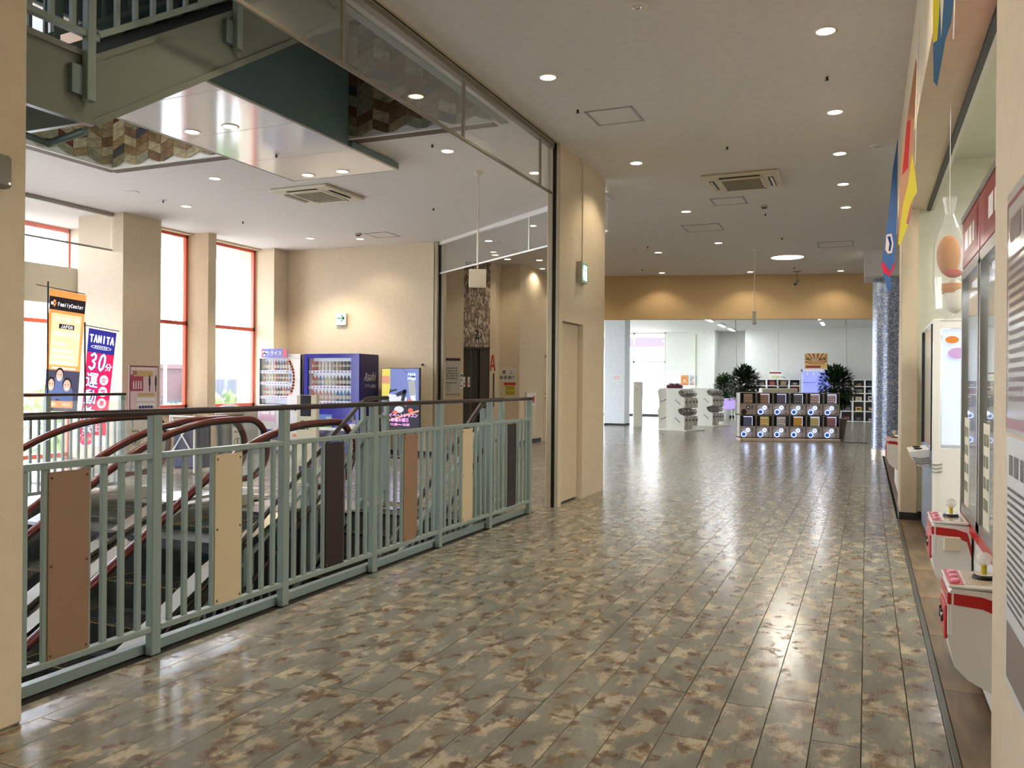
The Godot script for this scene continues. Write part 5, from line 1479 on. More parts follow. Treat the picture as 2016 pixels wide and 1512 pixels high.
	drinks(-10.755, 0.066, 10, 1.36, 0.15, -13.07, [rgb(190, 56, 50), rgb(214, 206, 200), rgb(190, 196, 160), rgb(206, 200, 150), rgb(170, 190, 150), rgb(150, 110, 80), rgb(130, 100, 80), rgb(160, 130, 80), rgb(170, 120, 70), rgb(150, 160, 190)], "middle", nm, false)
	drinks(-10.755, 0.066, 10, 1.09, 0.19, -13.07, [rgb(196, 60, 40), rgb(214, 120, 60), rgb(190, 196, 206), rgb(206, 190, 170), rgb(160, 150, 130), rgb(44, 40, 40), rgb(52, 44, 44), rgb(206, 130, 50), rgb(190, 60, 50), rgb(120, 120, 170)], "bottom", nm, true)
	var pm := part(o, "advert", MB.new().rect(-0.45, 0.56, -0.06, 0.86, 0.0035), mat("pink advert", rgb(220, 186, 206), 0.5))
	part(pm, "print", MB.new().disc(Vector2(-0.13, 0.78), Vector2(0.055, 0.06), 0.004).rect(-0.45, 0.56, -0.1, 0.6, 0.004).rect(-0.4, 0.74, -0.22, 0.79, 0.004), mat("white sticker", rgb(236, 234, 232), 0.5))
	part(o, "bill_slot", bx(Vector3(0.2, 0.72, 0.005), Vector3(0.1, 0.06, 0.02), 0.004), mat("black glossy panel", rgb(20, 20, 24), 0.2))
	part(o, "card_reader", bx(Vector3(0.2, 0.86, 0.005), Vector3(0.12, 0.05, 0.02), 0.004), mat("dark pickup flap", rgb(58, 66, 104), 0.3))
	part(o, "coin_handle", MB.new().tube(PackedVector3Array([Vector3(0.29, 0.84, 0.01), Vector3(0.33, 0.87, 0.04), Vector3(0.38, 0.86, 0.04), Vector3(0.41, 0.82, 0.01)]), 0.014, 8), mat("tarnished chrome", rgb(70, 66, 60), 0.4, 0.9))
	part(o, "pickup_flap", bx(Vector3(-0.1, 0.36, 0.004), Vector3(0.62, 0.2, 0.02), 0.006), mat("smoky pickup flap", rgb(96, 104, 140), 0.12))
	part(o, "sticker", MB.new().disc(Vector2(0.38, 0.22), Vector2(0.035, 0.035), 0.004), mat("blue sticker", rgb(70, 130, 206), 0.5))
	part(o, "sticker", MB.new().ring(Vector2(0.38, 0.1), 0.028, 0.035, 0.004), mat("dark notice print", rgb(70, 60, 54), 0.6))
	part(o, "sticker", MB.new().disc(Vector2(0.38, 0.35), Vector2(0.05, 0.035), 0.004), mat("orange print", rgb(236, 150, 96), 0.4))
	var tb := thing("header_board", "small coloured header board standing on the white vending machine", "sign board", Vector3(-10.36, 1.82, -12.9))
	part(tb, "board", bx(Vector3(0, 0.08, 0), Vector3(0.6, 0.17, 0.02), 0.003), mat("violet blue board", rgb(110, 116, 200), 0.4))
	part(tb, "corner_print", MB.new().rect(0.2, -0.0, 0.3, 0.16, 0.0105).rect(-0.3, 0.0, -0.26, 0.16, 0.0105), mat("red board print", rgb(206, 96, 110), 0.5))
	m = MB.new()
	m.disc(Vector2(-0.25, 0.09), Vector2(0.03, 0.03), 0.011); m.disc(Vector2(-0.2, 0.09), Vector2(0.03, 0.03), 0.011); m.quad(Vector3(-0.275, 0.075, 0.011), Vector3(-0.225, 0.02, 0.011), Vector3(-0.175, 0.075, 0.011), Vector3(-0.225, 0.1, 0.011))
	brush(m, "プライス", Vector2(0.0, 0.075), 0.085, 0.17, 0.0112)
	part(tb, "lettering", m, mat("white cap", rgb(232, 232, 232), 0.4))
	tb = thing("antenna", "short black aerial on top of the white vending machine", "antenna", Vector3(-10.7, 1.88, -13.2))
	part(tb, "rod", MB.new().tube(PackedVector3Array([Vector3(0, 0.02, 0), Vector3(-0.01, 0.13, 0)]), 0.006, 8), black_rubber)
	part(tb, "foot", MB.new().lathe(Vector3.ZERO, [Vector2(0.02, 0), Vector2(0.012, 0.03), Vector2(0, 0.03)], 12), black_rubber)
	# green arrow sign on the wall
	o = thing("arrow_sign", "square white exit sign with green arrow on the beige wall", "sign", Vector3(-9.487, 2.59, -13.86))
	part(o, "box", bx(Vector3(0, 0, 0.03), Vector3(0.24, 0.235, 0.06), 0.006), mat("off-white pendant plastic", rgb(214, 206, 190), 0.45))
	part(o, "face", MB.new().rect(-0.108, -0.105, 0.108, 0.105, 0.0605), glow("lit white sign face", rgb(236, 246, 240), 0.9))
	m = MB.new()
	m.pen(Vector2(-0.08, 0.02), Vector2(0.07, 0.02), 0.028, 0.061); m.pen(Vector2(0.01, 0.08), Vector2(0.075, 0.02), 0.028, 0.061); m.pen(Vector2(0.01, -0.04), Vector2(0.075, 0.02), 0.028, 0.061)
	running_man(m, Vector2(-0.07, -0.07), 0.05, 0.061)
	part(o, "arrow", m, mat("green arrow print", rgb(20, 128, 88), 0.5))
	# screen on its stand
	o = thing("display_screen", "tall portrait video screen showing an exercise advert beside blue machine", "screen", Vector3(-7.815, 0, -13.25))
	part(o, "case", bx(Vector3(0, 1.07, -0.03), Vector3(0.81, 1.12, 0.05), 0.006), mat("black screen case", rgb(14, 14, 18), 0.3))
	part(o, "stand", bx(Vector3(0, 0.25, -0.08), Vector3(0.12, 0.5, 0.06), 0.005), mat("black screen case", rgb(14, 14, 18), 0.3))
	part(o, "foot", bx(Vector3(0, 0.03, -0.05), Vector3(0.6, 0.04, 0.4), 0.008), mat("black screen case", rgb(14, 14, 18), 0.3))
	var pic := [["lit slate blue", rgb(106, 120, 178), -0.385, 0.53, 0.385, 1.61, 0.0], ["lit yellow", rgb(206, 196, 90), -0.385, 1.08, -0.21, 1.61, 0.001], ["lit tan", rgb(196, 140, 110), -0.385, 1.34, -0.22, 1.48, 0.0015], ["lit dark navy", rgb(20, 22, 44), -0.385, 0.53, 0.385, 1.0, 0.001]]
	var scr := Node3D.new(); scr.name = "picture"; o.add_child(scr)
	for q: Array in pic: part(scr, "field", MB.new().rect(q[2], q[3], q[4], q[5], q[6]), glow(q[0], q[1], 0.8))
	m = MB.new()
	m.pen(Vector2(-0.385, 0.62), Vector2(0.38, 0.85), 0.035, 0.002)
	part(scr, "wood_bar", m, glow("lit tan", rgb(196, 140, 110), 0.8))
	m = MB.new() # the lying and the sitting figure, as flat shapes on the screen
	m.pen(Vector2(-0.2, 1.08), Vector2(0.08, 1.03), 0.14, 0.002); m.disc(Vector2(-0.02, 0.87), Vector2(0.1, 0.06), 0.002); m.pen(Vector2(0.24, 1.2), Vector2(0.28, 1.06), 0.1, 0.002); m.pen(Vector2(0.3, 1.13), Vector2(0.2, 1.02), 0.05, 0.002)
	part(scr, "pale_shape", m, glow("lit pale grey", rgb(196, 204, 214), 0.8))
	m = MB.new()
	m.pen(Vector2(0.24, 1.34), Vector2(0.26, 1.18), 0.14, 0.0022); m.disc(Vector2(0.26, 1.44), Vector2(0.04, 0.05), 0.0022)
	part(scr, "pale_shape", m, glow("lit grey shirt", rgb(150, 156, 160), 0.8))
	m = MB.new()
	m.pen(Vector2(-0.05, 1.14), Vector2(0.1, 1.2), 0.07, 0.0025); m.pen(Vector2(0.1, 1.2), Vector2(0.06, 1.05), 0.07, 0.0025); m.pen(Vector2(-0.2, 1.2), Vector2(-0.08, 1.23), 0.03, 0.0025); m.pen(Vector2(-0.22, 1.16), Vector2(-0.2, 1.24), 0.02, 0.0025); m.disc(Vector2(0.27, 1.47), Vector2(0.04, 0.03), 0.0025)
	m.pen(Vector2(0.05, 1.61), Vector2(0.2, 1.48), 0.008, 0.0025)
	part(scr, "dark_shape", m, glow("lit dark navy", rgb(20, 22, 44), 0.8))
	m = MB.new()
	m.pen(Vector2(0.12, 0.97), Vector2(0.22, 1.03), 0.07, 0.0028); m.disc(Vector2(0.22, 0.86), Vector2(0.05, 0.04), 0.0028); m.disc(Vector2(-0.1, 0.82), Vector2(0.06, 0.03), 0.0028)
	part(scr, "red_shape", m, glow("lit coral", rgb(214, 96, 80), 0.8))
	var lp := glow("lit pink lettering", rgb(240, 170, 226), 1.1)
	var lw := glow("lit pale lettering", rgb(214, 236, 250), 1.1)
	letters(scr, "PEAK", Vector3(0.24, 1.505, 0.003), 0.05, lw); letters(scr, "PARK", Vector3(0.24, 1.43, 0.003), 0.05, lw)
	m = MB.new()
	brush(m, "プライベートレッスン", Vector2(0, 0.765), 0.072, 0.16, 0.003); brush(m, "毎週水曜日", Vector2(0, 0.68), 0.072, 0.11, 0.003); brush(m, "〜", Vector2(0, 0.595), 0.07, 0.16, 0.003)
	part(scr, "lettering", m, lp)
	letters(scr, "11:00", Vector3(-0.125, 0.595, 0.003), 0.045, lp); letters(scr, "14:00", Vector3(0.125, 0.595, 0.003), 0.045, lp)
	var al := AreaLight3D.new()
	al.name = "lamp"; al.area_size = Vector2(0.75, 1.0); al.light_color = rgb(150, 160, 220); al.light_energy = 0.35; al.area_range = 30.0; al.area_attenuation = 2.0; al.shadow_enabled = true
	al.position = Vector3(0, 1.07, 0.02); al.rotation_degrees.y = 180
	o.add_child(al)
	o = thing("wall_hook", "small dark knob on the wall above the video screen", "knob", Vector3(-7.68, 1.7, -13.855))
	part(o, "knob", MB.new().ball(Vector3(0, 0, 0.02), Vector3(0.025, 0.025, 0.02)), mat("tarnished chrome", rgb(70, 66, 60), 0.4, 0.9))
	# floor number post
	o = thing("floor_sign_post", "beige floor sign post with dark top panel at the escalator head", "sign post", Vector3(-6.86, 0, -9.24), 18)
	part(o, "body", bx(Vector3(0, 0.59, 0), Vector3(0.27, 1.18, 0.12), 0.004), mat("beige sign body", rgb(206, 202, 180), 0.5))
	part(o, "dark_panel", bc(Vector3(-0.085, 0.9, 0.06), Vector3(0.06, 1.178, 0.0615)), mat("charcoal sign panel", rgb(44, 46, 54), 0.4))
	letters(o, "2F", Vector3(-0.01, 0.78, 0.061), 0.12, mat("black lettering", rgb(18, 18, 18), 0.5), true, false, 0.92)
	part(o, "sticker", MB.new().rect(-0.1, 0.06, 0.08, 0.24, 0.061), mat("navy sticker", rgb(40, 42, 110), 0.5))
	part(o, "sticker_band", MB.new().rect(-0.1, 0.06, 0.08, 0.1, 0.0614), mat("lime advert band", rgb(120, 176, 84), 0.5))
	letters(o, "resp", Vector3(-0.01, 0.17, 0.0614), 0.035, mat("white cap", rgb(232, 232, 232), 0.4))
	# shopping trolley bay things at the landing
	o = thing("waste_bin", "navy cloth bin on a white folding frame by the window", "bin", Vector3(-9.2, 0, -9.6))
	part(o, "bag", bx(Vector3(0, 0.42, 0), Vector3(0.42, 0.7, 0.36), 0.03), mat("navy cloth", rgb(32, 40, 78), 0.8))
	for s: float in [-0.2, 0.2]:
		part(o, "frame_bar", MB.new().bar(Vector3(s * 1.15, 0.02, 0.2), Vector3(s * 1.15, 0.86, 0.2), 0.02, 0.02, Vector3.RIGHT), mat("white plastic", rgb(226, 226, 222), 0.4))
		part(o, "cross_bar", MB.new().bar(Vector3(-s, 0.3, 0.205), Vector3(s, 0.82, 0.205), 0.018, 0.012, Vector3.BACK), mat("white plastic", rgb(226, 226, 222), 0.4))
	part(o, "frame_bar", MB.new().bar(Vector3(-0.23, 0.84, 0.2), Vector3(0.23, 0.84, 0.2), 0.02, 0.02), mat("white plastic", rgb(226, 226, 222), 0.4))
	o = thing("waste_bin", "grey metal bin with a domed lid beside the navy cloth bin", "bin", Vector3(-8.85, 0, -10.0))
	part(o, "body", MB.new().lathe(Vector3.ZERO, [Vector2(0.17, 0), Vector2(0.2, 0.85), Vector2(0.21, 0.86)], 24), mat("grey bin metal", rgb(120, 124, 124), 0.4, 0.4))
	part(o, "lid", MB.new().lathe(Vector3.ZERO, [Vector2(0.215, 0.86), Vector2(0.21, 0.95), Vector2(0.1, 1.0), Vector2(0, 1.01)], 24), mat("beige bin lid", rgb(176, 164, 150), 0.5))

func lobby() -> void:
	var wl: Node3D = get_node("wall_lift")
	rng.seed = 12
	var m := MB.new()
	var tones := [Color(0.16, 0.11, 0.08), Color(0.22, 0.16, 0.12), Color(0.30, 0.24, 0.19), Color(0.45, 0.38, 0.31), Color(0.60, 0.54, 0.46), Color(0.24, 0.18, 0.14)]
	var x := 0.0
	while x < 0.575:
		var y := 2.15
		while y < 3.99:
			var h := rng.randf_range(0.03, 0.1)
			h = minf(h, 4.0 - y)
			m.col = tones[rng.randi() % 6]
			m.box(Vector3(x + 0.0143, y + h * 0.5, 0.0), Vector3(0.0266, h - 0.003, rng.randf_range(0.008, 0.018)))
			y += h
		x += 0.0288
	part(wl, "mosaic", m, vcol("brown glass mosaic", 0.35)).set_meta("kind", "stuff")
	part(wl, "mosaic_ground", bc(Vector3(0, 2.14, -0.025), Vector3(0.58, 4.0, -0.002)), mat("mosaic grout", rgb(120, 108, 94), 0.8))
	var at := wl.position; var tn := wl.rotation_degrees.y
	var o := thing("lift_door", "dark brown pair of lift doors below the brown mosaic", "lift door", at, tn)
	var br := mat("dark bronze lift door", rgb(58, 50, 42), 0.35, 0.5)
	part(o, "leaf", bc(Vector3(0.0, 0, -0.2), Vector3(0.19, 2.14, -0.16)), br); part(o, "leaf", bc(Vector3(0.194, 0, -0.2), Vector3(0.37, 2.14, -0.16)), br)
	part(o, "jamb", bc(Vector3(0.37, 0, -0.2), Vector3(0.58, 2.14, -0.03)), mat("bronze lift jamb", rgb(72, 66, 56), 0.4, 0.4))
	part(o, "head", bc(Vector3(0, 2.1, -0.2), Vector3(0.58, 2.15, 0.015)), br)
	for k in 2:
		var n := part(o, "notice", MB.new().rect(0.02 + k * 0.1, 1.28, 0.07 + k * 0.1, 1.5, -0.159), mat("white sticker", rgb(236, 234, 232), 0.5))
		part(n, "print", MB.new().ring(Vector2(0.045 + k * 0.1, 1.42), 0.012, 0.018, -0.1588, 14).rect(0.03 + k * 0.1, 1.32, 0.06 + k * 0.1, 1.37, -0.1588), mat("red sticker", rgb(196, 50, 44), 0.5))
	var cast := Node3D.new()
	o = thing("floor_number", "dark 2F floor number fixed to the brown mosaic", "lettering", at, tn)
	letters(o, "2", Vector3(0.285, 2.42, 0.02), 0.19, mat("black lettering", rgb(18, 18, 18), 0.5), true, false, 0.7)
	letters(o, "F", Vector3(0.375, 2.365, 0.02), 0.08, mat("black lettering", rgb(18, 18, 18), 0.5), true, false, 0.8)
	cast.free()
	o = thing("lift_letter", "tall red letter A fixed beside the lift door", "lettering", at, tn)
	letters(o, "A", Vector3(0.645, 1.795, 0.004), 0.34, mat("red lettering", rgb(176, 24, 22), 0.4), true, false, 0.42)
	o = thing("lift_call_panel", "narrow dark lift call panel below the red letter", "call panel", at, tn)
	part(o, "plate", bc(Vector3(0.655, 0.85, 0), Vector3(0.685, 1.58, 0.01)), mat("bronze lift jamb", rgb(72, 66, 56), 0.4, 0.4))
	part(o, "display", bc(Vector3(0.658, 1.4, 0.01), Vector3(0.682, 1.55, 0.011)), black_rubber)
	for k in 4: part(o, "button", bc(Vector3(0.662, 0.95 + k * 0.1, 0.01), Vector3(0.678, 0.975 + k * 0.1, 0.013)), mat("dark notice print", rgb(70, 60, 54), 0.6))
	o = thing("floor_directory", "grey floor directory board with dark heading left of the lift", "directory", at, tn)
	part(o, "board", bc(Vector3(-0.4, 1.13, 0.01), Vector3(-0.075, 1.9, 0.035), 0.004), mat("grey directory board", rgb(196, 192, 184), 0.5))
	part(o, "heading", bc(Vector3(-0.4, 1.84, 0.035), Vector3(-0.075, 1.9, 0.038)), mat("maroon black heading", rgb(56, 38, 42), 0.4))
	m = MB.new()
	rng.seed = 3
	for k in 9:
		var yy := 1.68 - k * 0.055 - (0.04 if k > 4 else 0.0)
		var x1 := -0.1 if k < 5 else (-0.16 if k == 5 else -0.28)
		dashes(m, -0.38, x1, yy, 0.03 if k < 6 else 0.016, 0.0356)
	part(o, "print", m, mat("grey directory print", rgb(112, 108, 102), 0.6))
	o = thing("notice_sheet", "small white and blue notice between directory and lift door", "notice", at, tn)
	part(o, "sheet", MB.new().rect(-0.062, 1.24, -0.005, 1.58, 0.003), mat("white sticker", rgb(236, 234, 232), 0.5))
	part(o, "print", MB.new().rect(-0.06, 1.5, -0.008, 1.55, 0.0034).rect(-0.06, 1.29, -0.008, 1.31, 0.0034).rect(-0.05, 1.4, -0.03, 1.46, 0.0034), mat("blue notice print", rgb(58, 96, 150), 0.6))
	# rooftop car park signs
	o = thing("direction_sign", "white board with black characters beside the lift", "sign", Vector3(-7.347, 1.56, -17.1))
	part(o, "board", bx(Vector3(0, 0, 0.004), Vector3(0.42, 0.3, 0.006), 0.001), mat("pale grey board", rgb(214, 208, 206), 0.5))
	m = MB.new()
	brush(m, "屋", Vector2(-0.08, 0.055), 0.085, 0.1, 0.0076); brush(m, "上", Vector2(0.09, 0.055), 0.085, 0.1, 0.0076); brush(m, "駐車場行", Vector2(0, -0.065), 0.085, 0.1, 0.0076)
	part(o, "lettering", m, mat("black lettering", rgb(18, 18, 18), 0.5))
	o = thing("notice_sheet", "red-headed notice with yellow blocks below the white board", "notice", Vector3(-7.288, 1.21, -17.1))
	part(o, "sheet", bx(Vector3(0, 0, 0.003), Vector3(0.285, 0.35, 0.004)), mat("cream notice", rgb(214, 206, 180), 0.5))
	part(o, "heading", MB.new().rect(-0.14, 0.115, 0.14, 0.17, 0.0056), mat("red sticker", rgb(196, 50, 44), 0.5))
	part(o, "print", MB.new().rect(-0.1, 0.0, 0.12, 0.1, 0.0056).rect(-0.1, -0.1, 0.12, -0.01, 0.0056), mat("mustard print", rgb(176, 158, 40), 0.5))
	m = MB.new()
	for k in 3: m.disc(Vector2(-0.118, 0.085 - k * 0.095), Vector2(0.012, 0.012), 0.006, 8)
	part(o, "dots", m, mat("dark notice print", rgb(70, 60, 54), 0.6))
	# hose cabinet and door in the side wall
	o = thing("hose_cabinet", "cream fire hose cabinet with red lamp and bell in the lobby side wall", "cabinet", Vector3(-7.055, 0.64, -17.75), 90)
	part(o, "body", bx(Vector3(0, 0, 0.012), Vector3(0.6, 1.08, 0.024), 0.003), mat("cream enamel", rgb(214, 200, 172), 0.4))
	part(o, "door", bx(Vector3(0, -0.17, 0.028), Vector3(0.54, 0.66, 0.01), 0.002), mat("cream enamel", rgb(214, 200, 172), 0.4))
	part(o, "upper_plate", bx(Vector3(0, 0.36, 0.027), Vector3(0.5, 0.28, 0.008), 0.002), mat("white sticker", rgb(236, 234, 232), 0.5))
	part(o, "lamp_dome", MB.new().ball(Vector3(-0.13, 0.34, 0.032), Vector3(0.07, 0.07, 0.03)), mat("red lamp dome", rgb(190, 24, 22), 0.25))
	part(o, "bell", MB.new().disc(Vector2(0.13, 0.36), Vector2(0.07, 0.09), 0.033), mat("red sticker", rgb(196, 50, 44), 0.5))
	m = MB.new()
	dashes(m, -0.08, 0.08, 0.02, 0.03, 0.0335)
	part(o, "print", m, mat("grey directory print", rgb(112, 108, 102), 0.6))
	var d := struct("door_2")
	part(d, "leaf", bc(Vector3(-7.075, 0, -19.55), Vector3(-7.052, 2.1, -18.62)), wall_mat("beige door paint", rgb(216, 198, 168), 0.55))
	part(d, "door_plate", bc(Vector3(-7.052, 1.98, -18.9), Vector3(-7.048, 2.04, -18.66)), mat("grey directory print", rgb(112, 108, 102), 0.6))
	part(d, "handle", MB.new().tube(PackedVector3Array([Vector3(-7.05, 1.02, -18.7), Vector3(-7.0, 1.02, -18.7), Vector3(-7.0, 1.0, -18.82)]), 0.012, 8), black_rubber)
	part(d, "lock", MB.new().ball(Vector3(-7.05, 1.12, -18.7), Vector3(0.012, 0.02, 0.02)), black_rubber)

func cloth(w0: float, w1: float, h: float, amp: float, ph: float, mb: MB = null, z := 0.0, u0 := 0.0, u1 := 1.0, v0 := 0.0, v1 := 1.0) -> MB:
	# hanging cloth panel, top edge from x=0 to w0 at y=0, bottom edge 0..w1 at -h, softly waved
	if mb == null: mb = MB.new()
	var nu := 10; var nv := 14
	var pt := func(u: float, vv: float) -> Vector3:
		var w := lerpf(w0, w1, vv)
		return Vector3(u * w, -vv * h, z + amp * vv * sin(u * 5.0 + vv * 2.2 + ph))
	for i in nu:
		for j in nv:
			var a := lerpf(u0, u1, float(i) / nu); var b := lerpf(u0, u1, float(i + 1) / nu); var c := lerpf(v0, v1, float(j) / nv); var d := lerpf(v0, v1, float(j + 1) / nv)
			mb.quad(pt.call(a, d), pt.call(b, d), pt.call(b, c), pt.call(a, c))
	return mb

func banner_cloth(o: Node3D, at: Vector3, tilt: float, w0: float, w1: float, h: float, ph: float, p: Print, called: String) -> void:
	var fm := mat(called, Color.WHITE, 0.85)
	fm.albedo_texture = ImageTexture.create_from_image(p.im)
	fm.backlight_enabled = true; fm.backlight = Color.WHITE
	var m := MB.new()
	var nu := 12; var nv := 20
	for i in nu:
		for j in nv:
			var q := []
			var uv := []
			for c: Array in [[i, j + 1], [i + 1, j + 1], [i + 1, j], [i, j]]:
				var u: float = float(c[0]) / nu; var v: float = float(c[1]) / nv
				q.append(Vector3(u * lerpf(w0, w1, v), -v * h, 0.014 * v * sin(u * 5.0 + v * 2.2 + ph))); uv.append(Vector2(u, v))
			m.quad(q[0], q[1], q[2], q[3], uv)
	var n := part(o, "cloth", m, fm, at)
	n.rotation_degrees.z = tilt

func banners() -> void:
	var pole := mat("dark banner pole", rgb(40, 40, 42), 0.4)
	# orange banner
	var o := thing("banner", "tall orange banner with black heading and three people printed", "banner", Vector3(-10.0, 0, -7.86), 90)
	part(o, "pole", MB.new().cyl(Vector3(-0.03, 0.02, 0), Vector3(-0.03, 2.66, 0), 0.012, 10), pole)
	part(o, "foot", bx(Vector3(-0.03, 0.02, 0), Vector3(0.3, 0.04, 0.3), 0.01), mat("white plastic", rgb(226, 226, 222), 0.4))
	part(o, "cross_rod", MB.new().cyl(Vector3(-0.2, 2.6, 0), Vector3(0.54, 2.55, 0), 0.006, 8), pole)
	var wh := rgb(250, 248, 244); var org := rgb(238, 140, 72); var pale := rgb(246, 190, 146); var ink := rgb(38, 30, 34)
	var p := Print.new(288, 832, org)
	p.rect(0.0, 0.055, 1.0, 0.165, ink)
	p.rect(0.08, 0.19, 0.93, 0.62, pale)
	p.rect(0.0, 0.66, 1.0, 1.0, rgb(64, 62, 78))
	p.oval(0.14, 0.092, 0.035, 0.012, org); stamp(p, "V", 0.14, 0.12, 26, 0.3, org); p.rect(0.05, 0.1, 0.11, 0.125, wh)
	stamp(p, "FamilyCenter", 0.59, 0.112, 28, 0.15, wh, 0.62, 0.55)
	stamp(p, "TU", 0.24, 0.235, 26, 0.16, wh, 0.8, 0.7); stamp(p, "VIDA", 0.52, 0.235, 26, 0.16, wh, 0.8, 0.7); stamp(p, "EN", 0.81, 0.235, 26, 0.16, wh, 0.8, 0.7)
	p.rect(0.3, 0.275, 0.74, 0.315, ink); stamp(p, "JAPON", 0.52, 0.295, 24, 0.16, wh, 0.85, 0.7); p.line(Vector2(158, 231), Vector2(164, 226), 3, wh)
	stamp(p, "MAS", 0.32, 0.355, 32, 0.16, wh, 0.82, 0.72); stamp(p, "FACIL", 0.7, 0.355, 32, 0.16, wh, 0.8, 0.68)
	stamp(p, "Visas", 0.34, 0.435, 30, 0.14, wh, 0.75, 0.62)
	for k in 4:
		rng.seed = 80 + k
		var x := 0.16
		while x < 0.72 + 0.05 * k:
			var ww := rng.randf_range(0.02, 0.06)
			p.rect(x, 0.49 + k * 0.048, x + ww, 0.508 + k * 0.048, wh); x += ww + 0.015
	for q: Array in [[0.42, 0.7, 0.13], [0.18, 0.78, 0.12], [0.66, 0.78, 0.13]]:
		p.oval(q[0], q[1] + 0.1, q[2] * 1.5, 0.1, rgb(84, 96, 130))
		p.oval(q[0], q[1] - 0.008, q[2], 0.055, rgb(40, 30, 30)); p.oval(q[0], q[1] + 0.004, q[2] * 0.78, 0.048, rgb(204, 156, 134))
		p.oval(q[0] - 0.045, q[1] - 0.004, 0.016, 0.004, ink); p.oval(q[0] + 0.045, q[1] - 0.004, 0.016, 0.004, ink); p.oval(q[0], q[1] + 0.028, 0.04, 0.007, rgb(244, 236, 230))
	p.rect(0.04, 0.915, 0.86, 0.972, org); p.oval(0.1, 0.943, 0.05, 0.018, wh)
	stamp(p, "053-", 0.3, 0.943, 24, 0.15, wh, 0.72, 0.6); stamp(p, "7413", 0.66, 0.943, 24, 0.15, wh, 0.72, 0.6)
	banner_cloth(o, Vector3(0.0, 2.565, 0), -3.0, 0.565, 0.5, 1.62, 0.4, p, "orange printed cloth")
	# red and blue banner
	o = thing("banner", "tall crimson banner with navy heading and white characters", "banner", Vector3(-10.0, 0, -8.46), 90)
	part(o, "pole", MB.new().cyl(Vector3(-0.03, 0.02, 0), Vector3(-0.06, 2.16, 0), 0.012, 10), pole)
	part(o, "foot", bx(Vector3(-0.03, 0.02, 0), Vector3(0.3, 0.04, 0.3), 0.01), mat("white plastic", rgb(226, 226, 222), 0.4))
	part(o, "cross_rod", MB.new().cyl(Vector3(-0.065, 2.12, 0), Vector3(0.52, 2.07, 0), 0.006, 8), pole)
	var nav := rgb(44, 42, 120); var crim := rgb(216, 30, 74)
	p = Print.new(256, 930, crim)
	p.rect(0, 0, 1, 0.2, nav)
	stamp(p, "TANITA", 0.5, 0.078, 62, 0.2, wh, 0.62, 0.5)
	for k in 40:
		var a := TAU * k / 40.0; var b := TAU * (k + 1) / 40.0
		p.line(Vector2(128 + cos(a) * 95, 140 + sin(a) * 13), Vector2(128 + cos(b) * 95, 140 + sin(b) * 13), 3, wh)
	for k in 6: p.rect(0.27 + k * 0.08, 0.145, 0.32 + k * 0.08, 0.156, wh)
	stamp(p, "30", 0.42, 0.275, 142, 0.22, nav, 0.62, 0.52, 0.14); stamp(p, "30", 0.42, 0.275, 142, 0.13, wh, 0.62, 0.52, 0.14)
	stamp(p, "分", 0.84, 0.31, 62, 0.2, nav); stamp(p, "分", 0.84, 0.31, 62, 0.12, wh)
	var i := 0
	for ch: String in ["運", "動", "教", "室"]:
		stamp(p, ch, 0.27, 0.435 + i * 0.143, 122, 0.19, nav); stamp(p, ch, 0.27, 0.435 + i * 0.143, 122, 0.1, wh)
		i += 1
	i = 0
	for ch: String in ["女", "性", "専", "用"]:
		p.oval(0.73, 0.425 + i * 0.1, 0.155, 0.043, wh); stamp(p, ch, 0.73, 0.425 + i * 0.1, 50, 0.12, crim)
		i += 1
	for k in 4: p.rect(0.6, 0.81 + k * 0.016, 0.66 + 0.05 * (k % 2), 0.82 + k * 0.016, wh); p.rect(0.72, 0.81 + k * 0.016, 0.84, 0.818 + k * 0.016, wh)
	p.rect(0, 0.9, 1, 1, rgb(238, 226, 230)); p.oval(0.3, 0.935, 0.26, 0.055, crim); stamp(p, "FISM", 0.3, 0.935, 34, 0.1, wh, 0.7, 0.6)
	banner_cloth(o, Vector3(0.01, 2.085, 0), -5.5, 0.47, 0.42, 1.65, 1.0, p, "crimson printed cloth")
	# poster on a stand beside the pier
	o = thing("poster_stand", "framed maroon and cream exercise poster on a stand beside the window pier", "poster", Vector3(-10.0, 0, -9.45), 90)
	part(o, "frame", bx(Vector3(0, 1.22, -0.01), Vector3(0.55, 0.72, 0.02), 0.003), mat("maroon poster frame", rgb(112, 58, 62), 0.4))
	part(o, "legs", MB.new().bar(Vector3(-0.2, 0, -0.05), Vector3(-0.2, 0.9, -0.02), 0.025, 0.025, Vector3.RIGHT).bar(Vector3(0.2, 0, -0.05), Vector3(0.2, 0.9, -0.02), 0.025, 0.025, Vector3.RIGHT), pole)
	part(o, "sheet", MB.new().rect(-0.26, 0.88, 0.26, 1.56, 0.001), mat("pale pink sheet", rgb(226, 200, 200), 0.5))
	part(o, "print_field", MB.new().rect(-0.26, 1.2, -0.02, 1.44, 0.0016).rect(-0.26, 0.88, 0.26, 0.9, 0.0016), mat("rose print", rgb(170, 70, 90), 0.5))
	part(o, "print_field", MB.new().rect(-0.2, 1.42, 0.16, 1.5, 0.0018).rect(-0.12, 1.12, 0.2, 1.17, 0.0018), mat("tan print", rgb(206, 176, 120), 0.5))
	var m := MB.new()
	for k in 4: m.disc(Vector2(-0.2 + k * 0.045, 1.34), Vector2(0.011, 0.013), 0.002, 8); m.pen(Vector2(-0.2 + k * 0.045, 1.32), Vector2(-0.2 + k * 0.045, 1.24), 0.022, 0.002)
	part(o, "printed_figures", m, mat("pale print", rgb(236, 226, 222), 0.5))
	m = MB.new()
